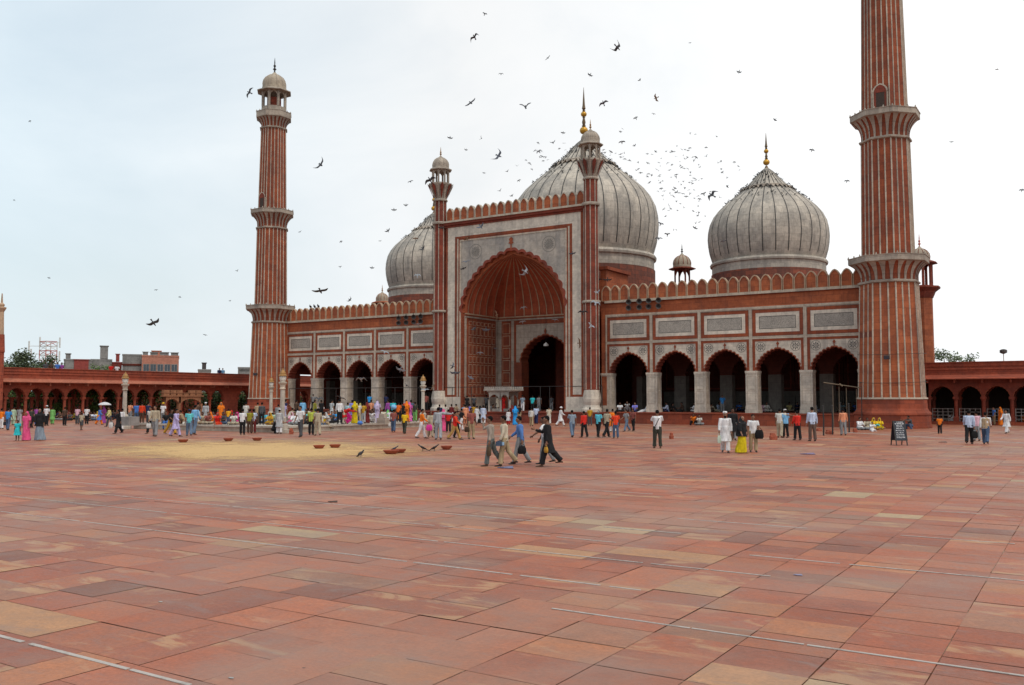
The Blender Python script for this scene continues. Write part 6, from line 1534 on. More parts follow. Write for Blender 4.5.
TANK = [  # ---- on the tank
 (130.0,424.0,18,'stand','S:peach,grey','man in a peach shirt behind the dark grey stone block',Aw), (136.4,424.0,16,'stand','S:blue,jeans','small figure in blue between peach and red-orange shirts',Aw),
 (141.8,424.4,20.5,'stand','L:scarlet,brown','man in a red-orange shirt standing on the tank rim',Aw), (148.0,425.4,20.5,'stand','L:navy,darkgrey','man all in navy beside the red-orange shirt',Aw),
 (163.0,424.0,18,'stand','S:white,grey','person in white with a yellow cap on the tank rim',Tw), (165.8,425.0,None,'edge','S:black,blue','person in black and blue seated on the tank rim near the lavender kurta',Tw),
 (183.6,424.8,None,'squat','S:tan,brown','person in tan crouching left of the turquoise shirt',Lf), (197.6,424.6,17,'stand','S:brown,white','person in white trousers behind the sky blue shirt',Aw),
 (205.4,424.0,21,'stand','K:lightgrey,darkgrey','man in a pale kurta and white cap standing near the stone pavilion',Tw), (211.0,424.0,None,'sit','Q:orange','woman in an orange sari seated right of the pale kurta',Tw),
 (213.8,423.6,None,'sit','S:grey,darkgrey','person in grey seated behind the orange sari',Tw), (217.6,424.8,None,'kneel','Q:scarlet,red','woman in a spreading red sari seated on the tank rim',Tw),
 (220.8,423.4,20,'stand','Q:orange','woman in an orange sari standing behind the spreading red sari',Tw), (228.2,425.0,16.5,'stand','S:yellow2,jeans','child in an amber shirt and jeans on the tank rim',Aw),
 (232.8,423.4,None,'squat','Q:red','woman in a red sari crouching right of the amber shirt',Tw), (233.6,424.8,None,'sit','S:offwhite,beige','person in off-white seated at the front of the rim near the amber shirt',Tw),
 (237.0,424.4,None,'sit','Q:magenta','woman in magenta seated behind the white shirt with black trousers',Tw), (245.8,423.4,20.5,'stand','S:offwhite,grey','tall man in off-white behind the olive shirt',Aw),
 (223.6,424.4,None,'sit','S:darkgrey,jeans','dark clothed person seated left of the amber shirt',Tw), (202.4,424.6,None,'sit','S:beige,tan','person in beige seated left of the pale kurta',Tw), (208.4,424.9,None,'sit','S:brownred,beige','person in brown seated right of the pale kurta, at the rim front',Tw),
 (257.4,423.6,18,'stand','S:tan,brown','man in tan standing left of the farthest lamp post',Aw), (261.6,424.8,20.5,'stand','L:darkgrey,black','man in dark clothes standing beside the farthest lamp post',Aw),
 (255.6,424.6,None,'sit','S:darkgrey,black','dark clothed person seated left of the man in dark clothes',Tw), (265.4,423.4,None,'sit','S:cyan,jeans','person in turquoise seated by the farthest lamp post',Tw), (270.6,424.8,None,'sit','Q:mustard','woman in mustard seated behind the pale grey kurta',Tw),
 (274.0,423.0,None,'sit','S:palegreen,grey','person in pale green seated behind the pale grey kurta',Tw), (283.2,423.8,17,'stand','Q:lavender','woman in a lavender veil left of the near lamp post',Aw), (292.2,424.2,None,'sit','Q:pink,palepink','woman in pink seated right of the near lamp post',Tw),
 (295.2,424.8,None,'sit','K:white,grey','person in white seated between the near lamp post and the white shirt',Tw), (305.2,424.4,None,'sit','S:darkgrey,black','dark clothed person seated behind the lime shirt',Tw), (307.0,422.0,None,'sit','S:turq2,jeans','person in turquoise seated left of the lime shirt',Tw),
 (315.6,422.0,None,'squat','S:blue,navy','person in blue crouching behind the beige shirt and trousers',Aw), (321.8,424.6,None,'kneel','S:offwhite,tan','person in off-white kneeling right of the beige trousers',Rt), (323.8,425.6,None,'edge','S:yellow,jeans','child in yellow and blue seated on the rim edge',Tw),
 (327.4,424.6,None,'kneel','Q:lightgrey','woman in a grey sheet bending low on the tank rim',Lf), (329.2,422.2,None,'sit','S:orange,brown','person in orange seated behind the grey sheet',Tw), (334.6,422.4,None,'sit','S:brightblue,navy','person in bright blue seated left of the white shirt on the rim',Tw),
 (331.4,423.4,None,'sit','S:darkgrey,black','dark clothed person seated between orange and bright blue',Tw), (339.5,425.6,25,'stand','L:white,black','man in a white shirt and black trousers standing tall on the tank rim',Aw), (347.6,422.6,20,'stand','S:cyan2,grey','man in a pale turquoise shirt right of the tall white shirt',Aw),
 (344.4,425.4,None,'bend','J:red,cream','woman in a red top and cream trousers bending over',Rt), (349.4,425.0,None,'squat','Q:magenta','woman in a magenta skirt crouching left of the yellow sari',Lf), (354.6,425.8,22,'stand','Q:sariyellow','woman in a yellow sari standing on the tank rim',Aw),
 (358.4,423.8,18,'stand','S:offwhite,beige','person in off-white behind the yellow sari',Aw), (363.2,425.2,18,'stand','S:mustard,lightgrey','person in a mustard top and pale trousers beside the maroon dress',Aw), (366.8,425.2,20.5,'stand','Q:maroon','woman in a maroon sari standing on the tank rim',Aw),
 (371.8,425.2,None,'squat','S:white,white','person in white crouching right of the maroon sari',Tw), (377.2,425.8,22,'stand','Q:lilac','woman in a pale lilac sari standing on the tank rim',Aw), (373.8,422.4,None,'sit','S:peach,brown','person in peach seated behind the lilac sari',Tw),
 (382.6,421.4,None,'squat','S:cream,beige','person in cream behind the weathered grey stone block',Aw), (387.6,421.4,None,'squat','Q:red,green','woman in a red headscarf and green behind the grey block',Aw), (391.0,422.0,None,'squat','S:white,white','person in white right of the red headscarf',Aw),
 (398.4,424.4,20,'stand','S:orange2,black','man in orange and black behind the boy in yellow',Aw), (402.0,423.8,20,'stand','S:black,black','dark clothed person behind the boy in yellow',Aw), (406.6,424.4,20.5,'stand','Q:orange','woman in an orange sari standing right of the boy in yellow',Aw),
 (409.4,423.2,17,'stand','Q:magenta2','woman in magenta and white behind the orange sari',Aw), (411.0,424.8,None,'squat','Q:palemagenta','child in pink crouching right of the orange sari',Lf), (415.0,423.6,18,'stand','S:oliveblack,green','person in dark mottled clothes left of the man in orange',Aw),
]
PLAT = [  # ---- seated on the platform
 (620.0,412.0,'sit','S:white,black','man in white seated at the platform edge near the portal tower',Tw), (635.2,412.0,'edge','S:violet,navy','man in a violet shirt seated on the platform edge with hanging legs',Tw), (645.2,412.0,'recline','K:white,white','person in white lying by the second pier of the right wing',Lf),
 (627.5,411.8,'squat','S:lightgrey,grey','person in grey crouching between the white and violet seated men',Tw), (667.8,412.0,'sit','L:paleblue,navy','man in pale blue seated behind the strap man',Lf), (676.0,412.0,'recline','S:black,black','dark figure reclining in the second arch, left one',Rt),
 (683.0,412.0,'sit','S:brown,black','dark figure seated in the second arch, right one',Lf), (696.0,412.0,'sit','L:white,white','man in white seated against the third pier',Lf), (708.4,411.8,'sit','S:brownred,brown','man in brown seated right of the third pier',Tw),
 (714.5,411.8,'recline','K:beige,beige','man in beige reclining in the third arch',Rt), (718.6,411.4,'sit','L:paleblue,white','man in pale blue seated in the middle of the third arch',Tw), (728.0,411.4,'sit','S:darkgrey,black','dark figure seated behind the man in a white skullcap',Tw), (734.0,411.4,'sit','Q:palepink,blue','woman in pink and blue seated in the third arch',Tw),
 (739.0,411.4,'sit','S:blue,navy','person in dark blue seated left of the fourth pier',Tw), (760.6,412.0,'sit','K:palepink,palepink','person in pale pink seated right of the fourth pier',Tw), (766.4,412.0,'sit','K:offwhite,offwhite','person in off-white seated in the fourth arch',Tw),
 (789.3,411.8,'sit','S:paleyellow,beige','man in pale yellow seated in the fourth arch',Tw), (797.0,411.4,'sit','S:navy,black','man in navy seated left of the fifth pier',Tw), (814.0,412.0,'sit','K:paleblue,white','man in pale blue and white cap seated right of the fifth pier',Tw),
 (820.0,412.0,'recline','K:lavender,lavender','person in lavender lying in the fifth arch',Lf), (826.4,411.4,'sit','S:grey,darkgrey','man in grey seated deep in the fifth arch',Tw), (833.0,411.8,'sit','K:cream,cream','person in cream seated in the middle of the fifth arch',Tw),
 (842.6,411.8,'sit','S:cyan2,jeans','man in light blue seated behind the peach shirt',Tw), (850.0,411.8,'sit','S:tan,brown','man in tan seated at the right of the fifth arch',Tw), (854.6,411.8,'sit','S:blue,blue','man in strong blue seated beside the right minaret',Tw),
]
EXTRA = [
 (722.6,412.2,'p',14.5,'stand','S:brightblue2,grey','', 'man in a bright blue shirt standing on the platform in the third arch',Tw,G4),
 (693.2,425.2,'g',None,'squat','S:orange,black','', 'person in orange squatting against the platform wall',Tw,G4), (699.4,425.2,'g',None,'sit','S:offwhite,grey','', 'person in off-white seated against the platform wall',Tw,G4), (705.8,424.4,'g',None,'squat','S:greyblue,grey','', 'person in grey and white cap leaning on the platform wall',Tw,G4),
 (522.6,413.2,'p',15,'stand','S:greyblue,white','', 'man in grey blue and white trousers standing on the portal steps',Aw,G5), (532.6,411.6,'p',13.5,'stand','S:turquoise,black','', 'man in a turquoise shirt inside the shaded portal',Aw,G5),
 (539.0,411.2,'p',13,'stand','S:grey,grey','', 'dim grey figure inside the shaded portal, nearest the turquoise shirt',Aw,G5), (551.4,411.2,'p',13,'stand','S:darkgrey,grey','', 'dim dark grey figure inside the shaded portal, nearest the doorway jamb',Aw,G5),
 (503.4,412.0,'p',14,'stand','Q:red','', 'woman in red standing under the marble canopy',Tw,G5), (498.6,412.0,'p',14,'stand','K:cream,cream','', 'person in cream standing under the marble canopy',Tw,G5),
 (467.0,415.0,'p',15,'stand','S:black,black','', 'man in black standing before the grey dado of the portal',Aw,G5), (474.0,414.6,'p',15,'stand','S:darkgrey,black','', 'man in dark grey standing before the grey dado of the portal',Aw,G5),
 (313.0,416.0,'p',None,'stand','S:grey,black','', 'man in grey standing deep under the second arch of the left wing',Aw,G4), (322.0,415.0,'p',None,'sit','K:white,white','', 'person in white seated under the second arch of the left wing',Tw,G4),
 (369.5,413.0,'p',None,'stand','S:brightblue,navy','', 'man in bright blue standing under the third arch of the left wing',Aw,G4), (386.0,414.0,'p',None,'stand','S:navy,black','', 'man in navy standing under the fourth arch of the left wing',Aw,G4), (426.0,414.0,'p',None,'stand','S:brownred,black','', 'man in maroon standing under the arch nearest the portal',Aw,G4),
]
FAR = []
_garb = [('S:%s,%s', 'shirt'), ('K:%s,%s', 'kurta')]
_c = ['white','grey','navy','beige','brown','skyblue','cream','olive','black','maroon','lightgrey','tan','green','violet','paleyellow','darkgrey','peach','blue','offwhite','purple','turquoise','orange','red','jeans']
_words = dict(skyblue='sky blue', lightgrey='light grey', paleyellow='pale yellow', darkgrey='dark grey', offwhite='off-white', jeans='denim blue')
for i, cc in enumerate(_c):
    g, w = _garb[i % 2]; low = ['black','grey','white','navy'][i % 4]
    FAR.append((272+i*6.1+PR.uniform(-1.5, 1.5), g % (cc, low), f'person in a {_words.get(cc, cc)} {w} in the crowd on the far side of the tank', i % 3))
COLR.update(greygreen=(.13,.155,.155), beige2=(.36,.31,.26), blue2=(.10,.22,.52), scarlet2=(.62,.03,.02), brown2=(.13,.085,.07), jeans2=(.13,.19,.28), khaki2=(.42,.25,.08), lightgrey2=(.33,.35,.38), turq2=(.12,.52,.55), brightblue2=(.04,.24,.60), yellow2=(.78,.38,.02), cyan2=(.35,.50,.56), orange2=(.75,.15,.02), magenta2=(.60,.12,.42), palemagenta=(.72,.25,.45))
POSES['point2'] = dict(l=(12,5,2), r=(-10,6,2), al=(4,9,16,.1), ar=(18,84,2,0), lean=3); SK['point2'] = skeleton('point2')
SK['point2']['wR'] = SK['point2']['eR']+(SK['point2']['eR']-SK['point2']['sR']).normalized()*.245; SK['point2']['hdR'] = (SK['point2']['eR']-SK['point2']['sR']).normalized()
SEEN_L = set()
def chk(l):
    if l in SEEN_L: print('DUPLICATE LABEL', l)
    if len(l.split()) > 16: print('LONG', l)
    SEEN_L.add(l)
for px, py, wh, hp, pose, out, head, lab, hd, grp, hat, hc, key in LIST:
    chk(lab); b = person(px, py, wh, hp, pose, out, head or '', lab, hd+PR.uniform(-6, 6), grp, hat, hc or 'white', key=key)
    if key == 'A3': put('belt', garment('belt', pose), [M['leather']], b)
    if key == 'B1': put('shoulder_strap', garment('strap', pose), [M['leather']], b)
for px, py, hp, pose, out, lab, hd in TANK:
    chk(lab); hat = ('cap', 'white') if 'white cap' in lab else ('peaked_cap', 'yellow') if 'yellow cap' in lab else (None, None)
    person(px, py, 't', hp, pose, out, '', lab, hd+PR.uniform(-25, 25), G2, hat[0], hat[1] or 'white')
for px, py, pose, out, lab, hd in PLAT:
    chk(lab); person(px, py, 'p', None, pose, out, '', lab, hd+PR.uniform(-25, 25), G4, 'cap' if 'white cap' in lab else None)
for px, py, wh, hp, pose, out, head, lab, hd, grp in EXTRA:
    chk(lab); person(px, py, wh, hp, pose, out, head, lab, hd+PR.uniform(-15, 15), grp, 'cap' if 'white cap' in lab else None)
for px, X, pose, out, lab in ((45.6, -46.5, 'stand', 'S:darkgrey,black', 'dark figure standing on the left arcade roof, nearest the trees'), (51.0, -46.5, 'stand', 'S:brown,black', 'brown clothed figure standing on the left arcade roof'), (57.5, -46.5, 'stand', 'S:blue,navy', 'figure in blue on the left arcade roof'), (61.5, -46.5, 'stand', 'S:purple,navy', 'figure in purple on the left arcade roof'),
        (111.0, -46.5, 'stand', 'S:red,brown', 'figure in red on the left arcade roof below the water tank block'), (117.0, -46.5, 'stand', 'S:white,grey', 'figure in white on the left arcade roof below the water tank block'), (219.4, -46.5, 'stand', 'S:navy,black', 'figure in navy on the left arcade roof toward the minaret'), (222.8, -46.5, 'stand', 'S:skyblue,navy', 'figure in light blue on the left arcade roof toward the minaret')):
    chk(lab); q = on_x(px, 370, X); person(px, 0, 'g', None, pose, out, '', lab, 20, G6, pt=Vector((X, q.y, 4.4)))
for px, out, lab, k in FAR:
    chk(lab); q = on_z(px, 408, 0); yy = TY1-.9-PR.uniform(0, 1.3); q = on_y(px, 412, yy); zz = TZ
    person(px, 0, 't', None, 'stand' if k else 'squat', out, '', lab, 180+PR.uniform(-60, 60), 'people on the far side of the tank', pt=Vector((q.x, yy, TZ if TX0 < q.x < TX1 else 0.0)))
for px, out, lab in ((445.5, 'S:offwhite,black', 'person in off-white in the crowd left of the canopy, under the portal dado'), (451.5, 'K:maroon,white', 'person in a maroon kurta in the crowd left of the canopy'), (456.0, 'S:tan,navy', 'person in a tan shirt in the crowd left of the canopy'), (469.5, 'S:violet,black', 'person in violet in the crowd left of the canopy'), (473.5, 'S:mustard,black', 'person in mustard in the crowd left of the canopy'), (493.0, 'S:brown,grey', 'person in brown in the crowd below the canopy'), (503.5, 'S:darkgrey,black', 'dark clothed person in the crowd below the canopy'), (512.0, 'Q:maroon', 'woman in a maroon sari in the crowd right of the canopy'), (519.0, 'S:black,khaki', 'person in black and khaki in the crowd right of the canopy'), (439.5, 'S:navy,black', 'person in navy in the crowd left of the portal dado'), (464.0, 'S:skyblue,black', 'person in sky blue in the crowd left of the canopy')):
    chk(lab); person(px, 421+PR.uniform(-1.5, 2.5), 'g', None, 'stand', out, '', lab, 180+PR.uniform(-70, 70), G5)
for px, out, lab in ((34, 'S:darkgrey,black', 'darkly dressed person seated by the arcade columns behind the pink sari'), (42, 'S:grey,black', 'person in grey seated by the arcade columns behind the black veil'), (56, 'S:navy,black', 'person in navy seated by the arcade columns right of the green kurta'), (67, 'Q:maroon', 'woman in maroon seated by the arcade columns left of the pale pink shirt'),
        (73.5, 'S:olive,black', 'person in olive seated by the arcade columns left of the pale pink shirt'), (80, 'S:black,navy', 'person in black seated by the arcade columns between two pale shirts'), (83.5, 'K:lightgrey,grey', 'person in light grey seated by the arcade columns between two pale shirts'), (103, 'S:brown,black', 'person in brown seated by the arcade columns behind the umbrella'),
        (107, 'S:green,black', 'person in green seated by the arcade columns behind the pale yellow shirt'), (114, 'S:darkgrey,navy', 'dark clothed person seated by the arcade columns behind the woman in black and red'), (134, 'S:tan,brown', 'person in tan seated by the arcade columns behind the small blue figure'), (152, 'Q:navy', 'woman in navy seated by the arcade columns behind the beige shirt'), (159, 'S:black,grey', 'person in black seated by the arcade columns left of the stone pavilion')):
    chk(lab); q = on_x(px, 419, -42.6-PR.uniform(0, .7)); person(px, 0, 'g', None, PR.choice(['sit', 'squat', 'kneel']), out, '', lab, 50+PR.uniform(-60, 60), G3, pt=Vector((q.x, q.y, 0)))
# ---- things they carry
bag(hand_world('A1', 'L')+Vector((0, 0, .0)), 'brown bag hanging behind the walker in a beige shirt', (.11, .075, .045), .27, .30, .12, .08, YAW)
bag(hand_world('A3', 'L'), 'black office bag held by the man in a blue shirt', (.014, .014, .016), .30, .26, .11, .10, -YAW+.4)
bag(hand_world('A4', 'L'), 'small yellow bag in the hand of the man in black', (.50, .27, .04), .22, .18, .10, .08, YAW)
q = hand_world('A2', 'L'); mb = MB(); mb.box(-.10, .10, -.06, .06, -.09, .05, 0); mb.box(-.05, .05, -.05, .05, .05, .08, 0); mb.box(.10, .17, -.045, .045, -.07, .03, 1)
o = mb.build('camera_bag', [cloth((.05, .08, .13)), cloth((.25, .40, .55))]); o.location = q; o.rotation_euler = (0, 0, -YAW); tag(o, 'dark blue camera bag carried by the man in cream', 'camera bag')
for key, side, lab, c, w, hgt in (('B4', 'L', 'black bag hanging from the shoulder of the man in khaki trousers', (.012, .012, .014), .34, .36), ('D10', 'R', 'bright pink carrier bag held by the man in orange', (.75, .05, .35), .34, .32), ('D9', 'L', 'dark brown handbag held by the woman in beige', (.06, .035, .025), .3, .34),
        ('E3', 'R', 'white plastic bag held by the man in a beige shirt', (.62, .62, .6), .26, .26), ('E5', 'R', 'white plastic bag held by the woman in black and red', (.65, .65, .64), .28, .34), ('C9', 'L', 'white cloth bag held by the person in cream near the portal', (.6, .6, .6), .34, .42),
        ('D12', 'L', 'white bundle in the hand of the person under the blue load', (.6, .58, .55), .26, .22), ('D1', 'R', 'brown bag in the hand of the man in a maroon checked shirt', (.07, .045, .03), .28, .28), ('B12', 'R', 'black bag held by the man in pale blue at right', (.014, .014, .015), .3, .34), ('F4', 'L', 'dark bag held by the man in bright blue at far left', (.03, .03, .035), .28, .26),
        ('E1', 'L', 'small black purse held by the man in lavender', (.014, .014, .015), .26, .14), ('B2', 'R', 'small white and green bag held by the man in a white kurta', (.50, .60, .50), .16, .3)):
    p = hand_world(key, side)
    if key == 'B4': p = p+Vector((0, 0, .30))
    bag(p, lab, c, w, hgt, w*.4, .10, -YAW+PR.uniform(-.3, .3))
b, _ = PEOPLE['B5']; q = hand_world('B5', 'R'); t = thing('suitcase', 'brown suitcase standing beside the dark clothed person', 'suitcase', (q.x, q.y, 0)); t['_w'] = (0, 0, 0); t.rotation_euler = (0, 0, -YAW)
mb = MB(); mb.box(-.25, .25, -.11, .11, .03, .52); mb.box(-.26, .26, -.02, .02, .02, .53); mb.build('shell', cloth((.10, .06, .04)), t); mb = MB(); mb.tube([(-.08, 0, .52), (-.07, 0, .58), (.07, 0, .58), (.08, 0, .52)], .012, 6); mb.build('handle', M['leather'], t)
b, _ = PEOPLE['F16']; t = thing('umbrella', 'white umbrella held over the purple sari by the left lamp post', 'umbrella', tuple(b.location+Vector((.12, 0, 0)))); t['_w'] = (0, 0, 0)
mb = MB(); mb.lathe([(.55, 1.62), (.50, 1.70), (.34, 1.80), (.15, 1.86), (.02, 1.88)], 16, 0, 0, 0, cap=False); mb.lathe([(.54, 1.615), (.49, 1.69), (.33, 1.79), (.02, 1.87)], 16, 0, 0, 0, cap=False); mb.build('canopy', cloth((.6, .6, .62)), t); mb = MB(); mb.tube([(0, 0, .95), (0, 0, 1.95)], .010, 6); mb.build('shaft', M['ironwork'], t)
b, pose = PEOPLE['D12']; q = b.location+Vector((0, 0, 1.66*b.scale[0])); mb = MB(); ell(mb, (0, 0, .16), (.20, .19, .17)); me = voxel(mb, .02, .5, 'head_load', .02, 3); me.materials.append(c_('skyblue')); o = bpy.data.objects.new('bundle', me); COL.objects.link(o); o.location = q+Vector((0, 0, -.02)); tag(o, 'light blue cloth bundle carried on a head beside the tank', 'bundle')
q = on_z(360, 425.2, TZ); mb = MB(); ell(mb, (0, 0, .15), (.2, .17, .13)); me = voxel(mb, .02, .5, 'cloth_bundle', .03, 5); me.materials.append(c_('blue')); o = bpy.data.objects.new('bundle', me); COL.objects.link(o); o.location = q; tag(o, 'blue cloth bundle on the tank rim right of the yellow sari', 'bundle')
q = on_z(880, 429.6, 0); mb = MB(); ell(mb, (0, 0, .0), (.17, .14, .10)); me = voxel(mb, .02, .5, 'lap_bundle', .02, 9); me.materials.append(c_('turquoise')); o = bpy.data.objects.new('bundle', me); COL.objects.link(o); o.location = q+Vector((-.1, -.33, .30)); tag(o, 'small teal bundle in the lap of the bright yellow sari', 'bundle')
# ================================================================== BIRDS
def pigeon_mesh(name, inner, outer, sweep, span=.33, fold=False, ground=False):
    mb = MB()
    mb.tube([(0, -.185, .012), (0, -.165, .016), (0, -.13, .016), (0, -.095, .006), (0, -.03, 0), (0, .04, 0), (0, .10, .004), (0, .13, .006)], [.006, .019, .027, .026, .046, .045, .026, .018], 12, 0, True, .85)
    mb.tube([(0, .09, .004), (0, .15, .005), (0, .235, .004)], [.028, .040, .052], 10, 0, True, .16)
    mb.tube([(0, -.18, .012), (0, -.205, .006)], [.008, .003], 6)
    def wing(s):
        secs = []
        a, b = math.radians(inner), math.radians(outer)
        p = Vector((s*.025, -.02, .022)); secs.append((p.copy(), .068, .018))
        p = p+Vector((s*math.cos(a)*.13, -.035, math.sin(a)*.13)); secs.append((p.copy(), .076, .014))
        for k, (f, c) in enumerate(((.33, .072), (.66, .056), (1.0, .016))):
            q = p+Vector((s*math.cos(b)*(span-.155)*f, sweep*f*f*.12+.02*f, math.sin(b)*(span-.155)*f)); secs.append((q, c, .009))
        mb.tube([q for q, c, t in secs], [1e-3]*len(secs), 8) if False else None
        base = len(mb.v); n = 10
        for q, c, t in secs:
            for i in range(n):
                an = 2*math.pi*i/n; mb.v.append((q.x, q.y+.03+c*math.cos(an), q.z+max(t, .0085)*math.sin(an)))
        for j in range(len(secs)-1):
            for i in range(n):
                k = (i+1) % n; mb.f.append((base+j*n+i, base+j*n+k, base+(j+1)*n+k, base+(j+1)*n+i)); mb.m.append(0)
        mb.f.append(tuple(base+i for i in range(n))); mb.m.append(0); mb.f.append(tuple(base+(len(secs)-1)*n+i for i in range(n))); mb.m.append(0)
    if not fold: wing(1); wing(-1)
    else:
        for s in (1, -1): mb.tube([(s*.030, -.07, .01), (s*.042, 0, .014), (s*.030, .10, .012), (s*.012, .17, .008)], [.02, .036, .026, .01], 8, 0, True, .5)
    if ground:
        for s in (1, -1): mb.tube([(s*.018, .01, -.03), (s*.018, .0, -.115)], [.009, .007], 6); mb.tube([(s*.018, .01, -.112), (s*.018, -.03, -.115)], [.007, .006], 6)
        mb.v = [(x, y*math.cos(.45)-z*math.sin(.45)*-1*0 - (0), z+(-y)*.45*(1 if z > -.04 else 0)) for x, y, z in mb.v]
    me = voxel(mb, .0085, .6, name, 0, 0, 1); me.materials.append(None)
    return me
BIRD = {'glide': pigeon_mesh('pigeon', 8, -4, .9), 'up': pigeon_mesh('pigeon', 42, 28, .6), 'high': pigeon_mesh('pigeon', 66, 58, .4), 'down': pigeon_mesh('pigeon', -22, -40, .7), 'bow': pigeon_mesh('pigeon', 26, -28, 1.1), 'dive': pigeon_mesh('pigeon', 16, 10, 2.2, .29)}
GROUND = pigeon_mesh('pigeon', 0, 0, 0, .33, True, True)
TONE = {'d': plain('dark_pigeon_feathers', (.055, .057, .064), .7, .2, 0, .3, 20), 'g': plain('grey_pigeon_feathers', (.095, .105, .13), .7, .2, 0, .35, 20), 'w': plain('pale_pigeon_feathers', (.24, .26, .29), .7, .2, 0, .35, 20), 'b': plain('brown_pigeon_feathers', (.16, .09, .05), .7, .2, 0, .3, 20)}
BR = random.Random(23)
def bird(px, py, size, ang, pose, tone, label, group, spin=None, dep=None, span=.62):
    size *= 1.0 if tone in 'wgb' else 1.12
    if spin is None: spin = BR.choice([-1, 1])*BR.uniform(18, 70)
    d = dep or FPX*span/size; p = at_depth(px, py, d)
    wv = (RIGHT*math.cos(R(ang))+UP*math.sin(R(ang))).normalized()
    k = R(spin if spin is not None else BR.uniform(-50, 50))
    up0 = (UP*math.cos(R(ang))-RIGHT*math.sin(R(ang))).normalized(); fw0 = wv.cross(up0).normalized()
    # roll about the wing axis shows more of the belly or of the back
    up = (up0*math.cos(k)+fw0*math.sin(k)).normalized(); back = wv.cross(up).normalized()
    if BR.random() < .5: wv = -wv; back = wv.cross(up).normalized()
    o = bpy.data.objects.new('pigeon', BIRD[pose]); COL.objects.link(o)
    m = Matrix((wv, -up.cross(wv) if False else up.cross(wv), up)).transposed().to_4x4()
    s = dep*size/FPX/span if dep else 1.0
    o.matrix_world = Matrix.Translation(p) @ m @ Matrix.Scale(s, 4)
    o.material_slots[0].link = 'OBJECT'; o.material_slots[0].material = TONE[tone]
    tag(o, label, 'pigeon', group); return o
GB = 'pigeons flying over the courtyard'
